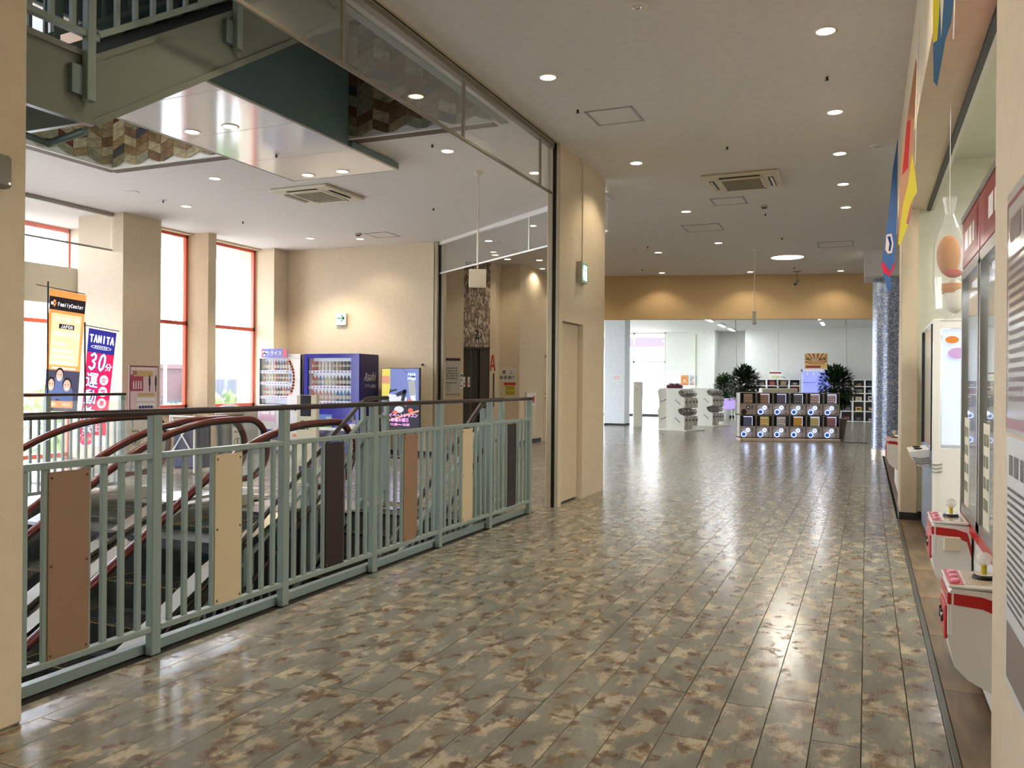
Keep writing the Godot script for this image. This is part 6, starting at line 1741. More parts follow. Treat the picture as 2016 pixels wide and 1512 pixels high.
	for k in 2: m.disc(Vector2(0.1 + k * 0.12, 1.42), Vector2(0.014, 0.018), 0.002, 8); m.pen(Vector2(0.1 + k * 0.12, 1.39), Vector2(0.1 + k * 0.12, 1.3), 0.035, 0.002); m.pen(Vector2(0.1 + k * 0.12, 1.3), Vector2(0.1 + k * 0.12, 1.2), 0.02, 0.002)
	part(o, "printed_figures", m, mat("dark print", rgb(44, 40, 50), 0.5))
	m = MB.new()
	for k in 2: part(o, "print_box", MB.new().rect(-0.14, 1.05 - k * 0.08, 0.22, 1.1 - k * 0.08, 0.002), mat("white sticker", rgb(236, 234, 232), 0.5))
	for k in 5: part(o, "print_icon", MB.new().rect(-0.1 + k * 0.055, 0.94, -0.055 + k * 0.055, 0.98, 0.0022), mat("navy sticker", rgb(40, 42, 110), 0.5))
	dashes(m, -0.24, 0.24, 1.535, 0.02, 0.002)
	part(o, "small_print", m, mat("white sticker", rgb(236, 234, 232), 0.5))
	letters(o, "30", Vector3(-0.19, 1.47, 0.003), 0.06, mat("rose lettering", rgb(140, 30, 60), 0.5))

func capsule_machine(o: Node3D, lit: bool, card: Array, seed_: int) -> void:
	var W := 0.388; var Hh := 0.54
	var body := mat("taupe machine plastic", rgb(150, 138, 128), 0.4)
	part(o, "body", bx(Vector3(0, Hh * 0.5, -0.2), Vector3(W, Hh, 0.4), 0.014), body)
	part(o, "window", bx(Vector3(0, 0.405, 0.003), Vector3(0.36, 0.255, 0.012), 0.012), mat("black window panel", rgb(10, 10, 12), 0.12))
	var cd := part(o, "display_card", MB.new().rect(-0.105, 0.29, 0.105, 0.51, 0.0105), mat("card " + card[0], card[1], 0.5), Vector3.ZERO, card[0])
	rng.seed = seed_
	var m := MB.new()
	for r in 2:
		for k in 4: m.disc(Vector2(-0.075 + k * 0.05, 0.43 - r * 0.06 + rng.randf_range(-0.008, 0.008)), Vector2(0.014, 0.016), 0.011, 10)
	m.rect(-0.09, 0.305, 0.06, 0.32, 0.011)
	part(cd, "printed_toys", m, mat("card print " + card[2], card[3], 0.5)).set_meta("kind", "stuff")
	if card[4]: part(cd, "lit_edge", MB.new().rect(-0.108, 0.5, 0.108, 0.515, 0.0112).rect(0.1, 0.29, 0.11, 0.515, 0.0112), glow("lit card edge", rgb(206, 210, 255), 1.2))
	var dark := mat("black window panel", rgb(10, 10, 12), 0.12)
	var rl := glow("lit ring", rgb(214, 228, 255), 1.8) if lit else dark
	var a := Vector2(-0.095, 0.075); var b := Vector2(0.005, 0.18)
	part(o, "prize_door", MB.new().disc(a, Vector2(0.062, 0.062), 0.002), glow("lit blue door", rgb(18, 60, 130), 0.6) if lit else mat("dark maroon door", rgb(36, 26, 26), 0.3))
	part(o, "prize_ring", MB.new().ring(a, 0.05, 0.066, 0.004), rl)
	part(o, "dial", MB.new().disc(b, Vector2(0.03, 0.03), 0.006), mat("pale dial", rgb(176, 180, 184), 0.3))
	part(o, "dial_ring", MB.new().ring(b, 0.026, 0.05, 0.005), rl)
	if lit: part(o, "ring_halo", MB.new().ring(a, 0.066, 0.078, 0.003).ring(b, 0.05, 0.062, 0.004), glow("lit blue halo", rgb(30, 70, 170), 0.35))
	part(o, "coin_plate", bx(Vector3(0.105, 0.18, 0.002), Vector3(0.05, 0.11, 0.008), 0.004), mat("dull coin plate", rgb(120, 112, 104), 0.35, 0.4))
	part(o, "coin_slot", bx(Vector3(0.105, 0.2, 0.007), Vector3(0.006, 0.04, 0.002)), dark)
	part(o, "coin_box", bx(Vector3(0.11, 0.045, 0.001), Vector3(0.13, 0.075, 0.006), 0.003), body)
	part(o, "lock", MB.new().disc(Vector2(0.11, 0.045), Vector2(0.012, 0.012), 0.005, 10), dark)
	part(o, "screw_cap", MB.new().disc(Vector2(-0.155, 0.235), Vector2(0.01, 0.01), 0.002, 10), dark)
	if lit:
		var l := OmniLight3D.new()
		l.name = "lamp"; l.light_color = rgb(200, 220, 255); l.light_energy = 0.015; l.light_size = 0.05; l.omni_range = 20.0; l.omni_attenuation = 2.0; l.shadow_enabled = true
		l.position = Vector3(-0.04, 0.13, 0.06)
		o.add_child(l)

func capsule_bank() -> void:
	var a := Vector2(-2.83, -20.99); var b := Vector2(-0.52, -21.79)
	var d := (b - a).normalized(); var turn := rad_to_deg(atan2(-d.y, d.x))
	var base := thing("machine_plinth", "low beige plinth under the bank of twelve capsule machines", "plinth", Vector3(a.x, 0, a.y), turn)
	for k in 3: part(base, "tray", bc(Vector3(k * 0.8 + 0.002, 0, -0.5), Vector3(k * 0.8 + 0.798, 0.075, 0.0), 0.01), mat("beige plinth", rgb(186, 168, 152), 0.35))
	part(base, "back_panel", bc(Vector3(0.0, 0.075, -0.52), Vector3(2.4, 1.19, -0.5)), mat("taupe machine plastic", rgb(150, 138, 128), 0.4))
	var cards := [["tan sheet", rgb(160, 138, 116), "brown", rgb(96, 70, 60), false], ["rust and grey sheet", rgb(150, 116, 96), "olive", rgb(110, 90, 60), true], ["slate blue sheet", rgb(96, 96, 120), "dark red", rgb(90, 50, 60), true], ["grey green sheet", rgb(104, 108, 116), "maroon", rgb(100, 44, 50), true], ["pale pink sheet", rgb(196, 176, 170), "umber", rgb(104, 70, 60), true], ["pale lilac sheet", rgb(196, 190, 200), "brown", rgb(96, 70, 60), true],
		["indigo sheet", rgb(92, 96, 134), "slate", rgb(70, 84, 100), true], ["yellow sheet", rgb(214, 196, 120), "crimson", rgb(150, 40, 50), false], ["white sheet", rgb(206, 200, 196), "dark umber", rgb(76, 60, 54), false], ["orange gold sheet", rgb(206, 160, 70), "sienna", rgb(176, 90, 40), true], ["pale gold sheet", rgb(196, 186, 130), "ochre", rgb(170, 140, 80), true], ["dusky rose sheet", rgb(156, 112, 112), "plum", rgb(110, 60, 96), true]]
	for r in 2:
		for k in 6:
			var q := r * 6 + k
			var lit := q != 0
			var lb := "unlit capsule machine at the dark top corner of the bank, tan card" if q == 0 else "capsule machine with a %s, %s from the left in the %s row" % [cards[q][0], NTH[k], "upper" if r == 0 else "lower"]
			var loc := Vector3(0.2 + k * 0.4, 0.0925 + (1 - r) * 0.552, -0.09)
			var w := base.transform * loc
			var o := thing("capsule_machine", lb, "capsule machine", w, turn, "bank of capsule toy machines")
			capsule_machine(o, lit, cards[q], 60 + q)
	var c := thing("power_cable", "thin black cable trailing on the floor beside the capsule bank", "cable", Vector3(-0.5, 0.008, -21.75))
	part(c, "lead", MB.new().tube(PackedVector3Array([Vector3(0, 0, 0), Vector3(0.15, 0, 0.05), Vector3(0.35, 0, 0.0), Vector3(0.55, 0, 0.02)]), 0.008, 6), black_rubber)

func leafy(o: Node3D, called: String, ctr: Vector3, rad: Vector3, n: int, leaf: float, col: Color, sd: int) -> void:
	rng.seed = sd
	var m := MB.new()
	for k in n:
		var d := Vector3(rng.randfn(), rng.randfn(), rng.randfn()).normalized()
		var p := ctr + d * rad * pow(rng.randf(), 0.4)
		var dirv := (d + Vector3(rng.randf_range(-0.6, 0.6), rng.randf_range(-0.5, 0.3), rng.randf_range(-0.6, 0.6))).normalized()
		var side := dirv.cross(Vector3.UP + Vector3(0.01, 0, 0.02)).normalized()
		var up := side.cross(dirv)
		var L := leaf * rng.randf_range(0.7, 1.3); var w := L * 0.22
		m.col = col.lerp(Color(col.r * 2.2, col.g * 2.0, col.b * 1.6), rng.randf() * 0.7)
		m.quad(p, p + dirv * L * 0.5 - side * w + up * L * 0.06, p + dirv * L, p + dirv * L * 0.5 + side * w + up * L * 0.06)
	var f := part(o, called, m, vcol("glossy leaf", 0.35))
	f.set_meta("kind", "stuff")

func potted(at: Vector3, h: float, rad: float, label: String, sd: int, pot_col: Color, trunk_h: float) -> void:
	var o := thing("potted_plant", label, "plant", at)
	part(o, "pot", MB.new().lathe(Vector3.ZERO, [Vector2(0, 0), Vector2(0.2, 0), Vector2(0.27, 0.5), Vector2(0.28, 0.52), Vector2(0.25, 0.52), Vector2(0.24, 0.46), Vector2(0, 0.46)], 24), mat("pot " + pot_col.to_html(), pot_col, 0.4))
	rng.seed = sd
	for k in 4:
		var e := Vector3(rng.randf_range(-0.2, 0.2), h * 0.8, rng.randf_range(-0.2, 0.2))
		part(o, "stem", MB.new().tube(PackedVector3Array([Vector3(rng.randf_range(-0.05, 0.05), 0.46, rng.randf_range(-0.05, 0.05)), e * 0.5 + Vector3(0.03, 0.15, 0), e]), 0.014, 6), mat("brown stem", rgb(84, 66, 46), 0.8))
	leafy(o, "foliage", Vector3(0, trunk_h + (h - trunk_h) * 0.5, 0), Vector3(rad, (h - trunk_h) * 0.5, rad), 1500, 0.15, Color(0.018, 0.045, 0.016), sd)

func capsule_tower(at: Vector3, turn: float, label: String) -> void:
	var o := thing("capsule_rack", label, "capsule rack", at, turn)
	var whi := mat("ivory rack panel", rgb(226, 222, 208), 0.45)
	var navy := mat("navy rack print", rgb(44, 54, 120), 0.5)
	part(o, "foot_plate", bc(Vector3(-0.5, 0, -0.85), Vector3(0.5, 0.03, 0.15), 0.004), whi)
	part(o, "core", bc(Vector3(-0.3, 0.03, -0.75), Vector3(0.12, 1.24, 0.0)), whi)
	# side panel with its cut-outs, facing the hall
	var poly := PackedVector2Array([Vector2(-0.28, 0.03), Vector2(0.36, 0.03), Vector2(0.36, 0.44), Vector2(0.2, 0.5), Vector2(0.14, 0.58), Vector2(0.14, 0.64), Vector2(0.36, 0.7), Vector2(0.36, 0.98), Vector2(0.2, 1.04), Vector2(0.14, 1.12), Vector2(0.14, 1.18), Vector2(0.3, 1.26), Vector2(-0.28, 1.26)])
	part(o, "side_panel", MB.new().prism(poly, 0.02, 0.05), whi)
	var second := PackedVector2Array([Vector2(0, 0.03), Vector2(0.34, 0.03), Vector2(0.34, 1.26), Vector2(0.05, 1.26), Vector2(-0.04, 1.18), Vector2(0.0, 1.0), Vector2(0.02, 0.7), Vector2(-0.04, 0.56), Vector2(0, 0.42)])
	var m := MB.new(); m.xf = Transform3D(Basis(Vector3.UP, 0.35), Vector3(-0.64, 0, -0.08))
	m.prism(second, 0.0, 0.03)
	part(o, "side_panel", m, whi)
	for y: float in [1.1, 0.56]:
		for k in 4: part(o, "drum", MB.new().cyl(Vector3(0.2 + 0.0, y, -0.02 - k * 0.19), Vector3(0.2, y, -0.16 - k * 0.19), 0.095, 16), glass("capsule drum", rgb(150, 146, 138), 0.55, 0.1))
		for k in 4:
			part(o, "dispenser", bx(Vector3(0.27, y - 0.27, -0.09 - k * 0.19), Vector3(0.1, 0.3, 0.15), 0.015), mat("pearl dispenser", rgb(196, 192, 182), 0.35))
			part(o, "knob", MB.new().cyl(Vector3(0.32, y - 0.24, -0.09 - k * 0.19), Vector3(0.35, y - 0.24, -0.09 - k * 0.19), 0.03, 12), mat("dull coin plate", rgb(120, 112, 104), 0.35, 0.4))
		m = MB.new()
		m.ring(Vector2(0.06, y - 0.2), 0.02, 0.032, 0.0515, 14); m.pen(Vector2(0.11, y - 0.23), Vector2(0.2, y - 0.31), 0.022, 0.0515)
		part(o, "rack_print", m, navy)
		m = MB.new(); m.xf = Transform3D(Basis(Vector3.UP, 0.35), Vector3(-0.64, 0, -0.08))
		m.ring(Vector2(0.1, y - 0.24), 0.02, 0.032, 0.032, 14); m.pen(Vector2(0.15, y - 0.22), Vector2(0.24, y - 0.17), 0.022, 0.032)
		part(o, "rack_print", m, navy)

func far_things() -> void:
	capsule_tower(Vector3(-5.25, 0, -24.9), -22, "nearer white capsule rack with round cut-outs and clear drums")
	capsule_tower(Vector3(-5.0, 0, -28.3), -22, "farther white capsule rack half hidden behind the nearer one")
	var o := thing("basket", "small maroon basket of toys on the nearer capsule rack", "basket", Vector3(-5.35, 1.26, -25.3))
	part(o, "tray", bx(Vector3(0, 0.05, 0), Vector3(0.44, 0.1, 0.3), 0.02), mat("maroon basket", rgb(96, 34, 60), 0.5))
	rng.seed = 4
	for k in 7: part(o, "toy", MB.new().ball(Vector3(-0.16 + k * 0.053, 0.11 + rng.randf() * 0.02, rng.randf_range(-0.08, 0.08)), Vector3(0.035, 0.03, 0.035), 10, 6), mat("toy %d" % (k % 3), [rgb(206, 206, 210), rgb(170, 60, 70), rgb(120, 90, 120)][k % 3], 0.5))
	potted(Vector3(-5.25, 0, -34.2), 1.82, 0.34, "tall leafy plant in a white pot by the purple chair", 41, rgb(226, 228, 226), 0.55)
	potted(Vector3(-3.3, 0, -25.3), 1.9, 0.4, "dark leafy plant behind the left end of the capsule bank", 42, rgb(120, 110, 100), 0.9)
	potted(Vector3(-0.72, 0, -23.4), 1.84, 0.42, "dark leafy plant behind the right end of the capsule bank", 43, rgb(110, 100, 92), 0.85)
	# purple chair
	o = thing("chair", "lilac plastic chair with thin white legs beside the white pot", "chair", Vector3(-4.95, 0, -33.2), -8)
	var lil := mat("lilac plastic", rgb(176, 150, 214), 0.4)
	part(o, "seat", bx(Vector3(0, 0.45, 0), Vector3(0.46, 0.03, 0.42), 0.012), lil)
	var m := MB.new(); m.xf = Transform3D(Basis(Vector3.RIGHT, -0.12), Vector3(0, 0.46, -0.2))
	m.box(Vector3(0, 0.2, 0), Vector3(0.46, 0.4, 0.02), 0.008)
	var bk := part(o, "backrest", m, lil)
	part(bk, "grip_slot", bx(Vector3(0, 0.8, -0.228), Vector3(0.14, 0.03, 0.03)), mat("dark slot", rgb(66, 54, 76), 0.5))
	for sx: float in [-0.2, 0.2]:
		for sz: float in [-0.17, 0.17]: part(o, "leg", MB.new().cyl(Vector3(sx * 1.1, 0, sz * 1.1), Vector3(sx, 0.44, sz), 0.012, 8), mat("white plastic", rgb(226, 226, 222), 0.4))
	# pale cabinet tops and scanner behind the bank
	o = thing("counter_cabinet", "low ivory double cabinet standing behind the capsule bank", "cabinet", Vector3(-2.24, 0, -24.1), 15)
	for s: float in [-0.24, 0.24]: part(o, "unit", bx(Vector3(s, 0.645, 0), Vector3(0.47, 1.29, 0.5), 0.02), mat("ivory rack panel", rgb(226, 222, 208), 0.45))
	o = thing("wire_basket", "black wire basket standing on the ivory cabinet", "basket", Vector3(-2.15, 1.296, -24.1), 15)
	m = MB.new()
	for k in 9: m.bar(Vector3(-0.12 + k * 0.03, 0, 0.1), Vector3(-0.17 + k * 0.0425, 0.22, 0.14), 0.006, 0.006, Vector3.RIGHT); m.bar(Vector3(-0.12 + k * 0.03, 0, -0.1), Vector3(-0.17 + k * 0.0425, 0.22, -0.14), 0.006, 0.006, Vector3.RIGHT)
	for y: float in [0.0, 0.07, 0.14, 0.22]:
		var e := 0.12 + y * 0.23; var z := 0.1 + y * 0.18
		m.bar(Vector3(-e, y, z), Vector3(e, y, z), 0.01, 0.01); m.bar(Vector3(-e, y, -z), Vector3(e, y, -z), 0.01, 0.01); m.bar(Vector3(-e, y, -z), Vector3(-e, y, z), 0.01, 0.01); m.bar(Vector3(e, y, -z), Vector3(e, y, z), 0.01, 0.01)
	part(o, "wires", m, black_rubber)
	part(o, "handle", MB.new().tube(PackedVector3Array([Vector3(-0.17, 0.22, 0), Vector3(-0.13, 0.3, 0.03), Vector3(0.02, 0.31, 0.05), Vector3(0.1, 0.28, 0.02)]), 0.008, 6), brushed)
	# white cube shelves with goods
	var whi := mat("white shelf board", rgb(236, 236, 232), 0.45)
	var goods := [rgb(120, 96, 76), rgb(60, 66, 76), rgb(176, 150, 110), rgb(76, 110, 130), rgb(150, 60, 56), rgb(196, 190, 180), rgb(206, 180, 90), rgb(96, 84, 96)]
	var gi := 0
	for q: Array in [[-0.9, 1.05, "shelf_unit", "white cube shelves beside the silver column, third along"], [-4.45, 2.0, "shelf_unit", "white cube shelves left of the lit cooler"]]:
		var nc := int(round(q[1] / 0.42 + 0.2))
		for c in nc:
			var x: float = q[0] + c * 0.42
			var u := thing("shelf_unit", "%s white cube shelf column %s" % [NTH[c], "from the left beside the silver column" if q[0] > -2 else "from the left beside the lit cooler"], "shelf", Vector3(x, 0, -34.1), 0, "white cube shelf columns")
			var f := MB.new()
			for s: float in [0.015, 0.405]: f.box(Vector3(s, 0.815, -0.16), Vector3(0.03, 1.63, 0.34))
			part(u, "upright", f, whi)
			for y: float in [0.04, 0.42, 0.8, 1.1, 1.36, 1.61]: part(u, "board", bx(Vector3(0.21, y, -0.16), Vector3(0.36, 0.035, 0.34)), whi)
			part(u, "back", bc(Vector3(0.03, 0, -0.335), Vector3(0.39, 1.63, -0.325)), mat("shelf back", rgb(120, 120, 124), 0.6))
			var r := 0
			for y: float in [0.06, 0.44, 0.82, 1.12, 1.38]:
				rng.seed = 500 + gi
				var gc: Color = goods[rng.randi() % 8]
				var g := thing("boxed_prize", "boxed prize in the %s cell up of the %s shelf column %s" % [NTH[r], NTH[c], "beside the silver column" if q[0] > -2 else "beside the lit cooler"], "box", Vector3(x + 0.21, y, -34.22), 0, "boxed prizes on the cube shelves")
				var gh := rng.randf_range(0.1, 0.18)
				part(g, "box", bx(Vector3(0, gh * 0.5, 0), Vector3(rng.randf_range(0.18, 0.28), gh, 0.15), 0.006), mat("prize " + gc.to_html(), gc, 0.5))
				part(g, "front_print", MB.new().rect(-0.06, gh * 0.3, 0.06, gh * 0.75, 0.0762), mat("prize print " + goods[(gi + 3) % 8].to_html(), goods[(gi + 3) % 8], 0.5))
				gi += 1; r += 1
	# lit open cooler with a poster above
	o = thing("cooler", "tall open cooler glowing pale violet below the gold poster", "cooler", Vector3(-1.755, 0, -34.1))
	m = MB.new()
	m.box(Vector3(-0.55, 1.0, -0.3), Vector3(0.05, 2.0, 0.6)); m.box(Vector3(0.55, 1.0, -0.3), Vector3(0.05, 2.0, 0.6)); m.box(Vector3(0, 1.96, -0.3), Vector3(1.15, 0.08, 0.6)); m.box(Vector3(0, 0.1, -0.3), Vector3(1.15, 0.2, 0.6))
	part(o, "cabinet", m, whi)
	part(o, "lit_back", bc(Vector3(-0.53, 0.2, -0.6), Vector3(0.53, 1.92, -0.58)), glow("lit violet backing", rgb(150, 160, 246), 0.9))
	for y: float in [0.7, 1.1, 1.5]: part(o, "shelf", bx(Vector3(0, y, -0.42), Vector3(1.06, 0.03, 0.3)), mat("violet shelf", rgb(150, 156, 214), 0.4))
	for k in 4: part(o, "spout", bx(Vector3(-0.35 + k * 0.24, 1.84, -0.1), Vector3(0.07, 0.12, 0.08), 0.01), whi)
	var al := AreaLight3D.new()
	al.name = "lamp"; al.area_size = Vector2(1.0, 1.6); al.light_color = rgb(150, 160, 250); al.light_energy = 1.2; al.area_range = 30.0; al.area_attenuation = 2.0; al.shadow_enabled = true
	al.position = Vector3(0, 1.05, -0.56); al.rotation_degrees.y = 180
	o.add_child(al)
	o = thing("poster", "gold and maroon sunburst poster standing above the cooler", "poster", Vector3(-1.79, 2.04, -34.2))
	part(o, "sheet", bx(Vector3(0, 0.29, 0), Vector3(0.82, 0.58, 0.01)), mat("gold sheet", rgb(206, 170, 96), 0.5))
	m = MB.new()
	for k in 12:
		var a := PI * (k + 0.0) / 12.0 + 0.1; var b := a + 0.11
		m.tri(Vector3(0, 0.2, 0.006), Vector3(clampf(cos(a) * 0.7, -0.4, 0.4), clampf(0.2 + sin(a) * 0.5, 0.0, 0.57), 0.006), Vector3(clampf(cos(b) * 0.7, -0.4, 0.4), clampf(0.2 + sin(b) * 0.5, 0.0, 0.57), 0.006))
	m.rect(-0.37, 0.02, 0.16, 0.11, 0.0062)
	part(o, "sun_rays", m, mat("maroon print", rgb(140, 50, 44), 0.5))
	m = MB.new()
	dashes(m, -0.34, 0.36, 0.36, 0.09, 0.0075); dashes(m, -0.3, 0.3, 0.18, 0.03, 0.0075)
	part(o, "print", m, mat("dark ochre print", rgb(96, 78, 30), 0.5))
	part(o, "price_print", MB.new().ring(Vector2(-0.12, 0.35), 0.03, 0.05, 0.008).ring(Vector2(0.0, 0.35), 0.03, 0.05, 0.008), mat("cream notice", rgb(214, 206, 180), 0.5))
	o = thing("notice_board", "small white notice above the cube shelves left of cooler", "notice", Vector3(-3.3, 1.64, -34.3))
	part(o, "sheet", bx(Vector3(0, 0.16, 0), Vector3(0.48, 0.3, 0.01)), mat("white sticker", rgb(236, 234, 232), 0.5))
	part(o, "print", MB.new().rect(-0.22, 0.2, 0.22, 0.26, 0.0055), mat("maroon print", rgb(140, 50, 44), 0.5))
	part(o, "print", MB.new().rect(-0.14, 0.02, 0.14, 0.13, 0.0055), mat("pale lime print", rgb(206, 222, 160), 0.5))
	# two small posters on the bright wall
	for q: Array in [[-7.09, "orange small poster on the bright white wall, rainbow arch printed", rgb(214, 150, 90)], [-6.72, "pale blue and orange small poster beside the orange one", rgb(170, 196, 206)]]:
		o = thing("poster", q[1], "poster", Vector3(q[0], 1.57, -35.49))
		part(o, "sheet", bx(Vector3(0, 0, 0.004), Vector3(0.31, 0.41, 0.006)), mat("sheet " + q[2].to_html(), q[2], 0.5))
		part(o, "print", MB.new().ring(Vector2(0, 0.02), 0.08, 0.11, 0.0078).rect(-0.14, -0.19, 0.14, -0.14, 0.0078), mat("terracotta print", rgb(196, 104, 70), 0.5))
		part(o, "print", MB.new().disc(Vector2(0, -0.03), Vector2(0.05, 0.05), 0.008), mat("cream notice", rgb(214, 206, 180), 0.5))
	o = thing("notice_sheet", "white paper notice with red lines on the white column", "notice", Vector3(-7.62, 1.58, -27.0))
	part(o, "sheet", bx(Vector3(0, 0, 0.003), Vector3(0.3, 0.2, 0.003)), mat("white sticker", rgb(236, 234, 232), 0.5))
	m = MB.new()
	rng.seed = 9
	for k in 3: dashes(m, -0.12, 0.12, 0.05 - k * 0.045, 0.02, 0.005)
	part(o, "print", m, mat("faded red print", rgb(206, 130, 140), 0.5))
	# slim leaflet stand by the column
	o = thing("leaflet_stand", "slim ivory leaflet stand beside the white column", "stand", Vector3(-6.85, 0, -26.7), 20)
	part(o, "body", bx(Vector3(0, 0.725, 0), Vector3(0.29, 1.45, 0.2), 0.006), mat("ivory rack panel", rgb(226, 222, 208), 0.45))
	m = MB.new()
	m.pen(Vector2(0.0, 1.38), Vector2(0.08, 1.33), 0.014, 0.1006); m.pen(Vector2(-0.08, 1.18), Vector2(0.0, 1.22), 0.02, 0.1006)
	part(o, "print", m, mat("faded red print", rgb(206, 130, 140), 0.5))
	for k in 4: part(o, "leaflet", bx(Vector3(0.147, 1.3 - k * 0.22, 0), Vector3(0.006, 0.16, 0.14)), mat("leaflet", rgb(96, 84, 96), 0.5))
	# hanging chains
	for q: Array in [[-4.23, "thin hanging chain left of the capsule bank plants"], [-0.655, "thin hanging chain right of the gold poster"]]:
		o = thing("hanging_chain", q[1], "chain", Vector3(q[0], 3.62, -30.0))
		part(o, "links", MB.new().tube(PackedVector3Array([Vector3.ZERO, Vector3(0.03, -1.2, 0), Vector3(0.06, -2.2, 0)]), 0.012, 6), mat("grey chain", rgb(130, 128, 122), 0.4, 0.6))
		part(o, "hook", MB.new().ball(Vector3(0, -0.01, 0), Vector3(0.03, 0.02, 0.03), 8, 6), mat("grey chain", rgb(130, 128, 122), 0.4, 0.6))

# ---------------------------------------------------------------- amusement machines on the right
func console(o: Node3D, x0: float, x1: float, z0: float, z1: float, y1: float, y0: float) -> void:
	# control box sticking out towards the hall: x0 hall side, x1 machine side
	var whi := mat("white machine shell", rgb(232, 230, 224), 0.3)
	var red := mat("red machine trim", rgb(186, 22, 24), 0.28)
	var zc := (z0 + z1) * 0.5; var dz := absf(z1 - z0)
	# profile in x-y, drawn out along z
	var poly := PackedVector2Array([Vector2(x0 + 0.012, y1), Vector2(x1, y1 - 0.005), Vector2(x1, y0 - 0.07), Vector2(x0 + 0.06, y0 + 0.01), Vector2(x0 + 0.02, y0 + 0.05), Vector2(x0 + 0.002, y0 + 0.14), Vector2(x0, y1 - 0.02)])
	var b := part(o, "control_box", MB.new().prism(poly, z1, z0), whi)
	part(b, "rounded_edge", MB.new().tube(PackedVector3Array([Vector3(x0 + 0.014, y1 - 0.012, z0 - 0.012), Vector3(x0 + 0.014, y0 + 0.15, z0 - 0.012)]), 0.0145, 10), whi)
	# red band below the top, dropping towards the machine
	var band := PackedVector2Array([Vector2(x0 - 0.001, y1 - 0.014), Vector2(x0 + 0.1, y1 - 0.02), Vector2(x0 + 0.15, y1 - 0.035), Vector2(x1, y1 - 0.1), Vector2(x1, y1 - 0.15), Vector2(x0 + 0.15, y1 - 0.078), Vector2(x0 + 0.1, y1 - 0.058), Vector2(x0 - 0.001, y1 - 0.05)])
	part(b, "red_band", MB.new().prism(band, z1 - 0.001, z0 + 0.0015), red)
	var top := part(o, "control_top", bc(Vector3(x0, y1, z1), Vector3(x1 - 0.01, y1 + 0.014, z0), 0.005), whi)
	part(top, "red_corner", bc(Vector3(x0 + 0.003, y1 + 0.0138, z1 + 0.004), Vector3(x0 + 0.048, y1 + 0.0148, z0 - 0.004)), red)
	var st := MB.new()
	for k in 14: st.box(Vector3(x0 + 0.06 + k * (x1 - x0 - 0.09) / 14.0, y1 + 0.0158, zc), Vector3(0.006, 0.0015, dz - 0.03))
	part(top, "top_plate", bc(Vector3(x0 + 0.05, y1 + 0.0135, z1 + 0.012), Vector3(x1 - 0.03, y1 + 0.0155, z0 - 0.012)), mat("pale striped plate", rgb(226, 220, 208), 0.12))
	part(top, "stripes", st, mat("tan stripe", rgb(196, 176, 152), 0.2))
	var jx := (x0 + x1) * 0.5 + 0.01
	var j := part(o, "joystick_boot", MB.new().lathe(Vector3(jx, y1 + 0.014, zc), [Vector2(0.036, 0), Vector2(0.034, 0.012), Vector2(0.026, 0.016), Vector2(0, 0.016)], 20), black_rubber)
	part(j, "boot_plate", MB.new().lathe(Vector3(jx, y1 + 0.0302, zc), [Vector2(0.026, 0), Vector2(0.024, 0.001), Vector2(0, 0.001)], 20), mat("pale striped plate", rgb(226, 220, 208), 0.12))
	part(o, "joystick_stem", MB.new().cyl(Vector3(jx, y1 + 0.03, zc), Vector3(jx, y1 + 0.064, zc), 0.009, 10), mat("yellow stem", rgb(206, 186, 40), 0.35))
	var gm := glass("clear knob", rgb(236, 232, 224), 0.4, 0.05)
	part(o, "joystick_ball", MB.new().ball(Vector3(jx, y1 + 0.082, zc), Vector3(0.0245, 0.023, 0.0245), 16, 10), gm)
	for k in 3: part(o, "button", MB.new().lathe(Vector3(x0 + 0.025, y1 + 0.014, zc + (k - 1) * dz * 0.28), [Vector2(0.014, 0), Vector2(0.013, 0.008), Vector2(0.006, 0.01), Vector2(0, 0.01)], 14), mat("pink lit button", rgb(240, 170, 190), 0.15))
	# coin door on the hall side
	var cd := part(o, "coin_door", bc(Vector3(x0 - 0.008, y0 + 0.13, z1 + 0.04), Vector3(x0 + 0.002, y1 - 0.06, z0 - 0.02), 0.004), red)
	for k in 2: part(cd, "coin_slot", bc(Vector3(x0 - 0.014, y1 - 0.13, zc - 0.04 + k * 0.06), Vector3(x0 - 0.008, y1 - 0.09, zc - 0.02 + k * 0.06), 0.002), mat("black window panel", rgb(10, 10, 12), 0.12))
	part(cd, "lock", MB.new().ball(Vector3(x0 - 0.01, y1 - 0.1, zc + 0.06), Vector3(0.006, 0.008, 0.008), 8, 6), brushed)

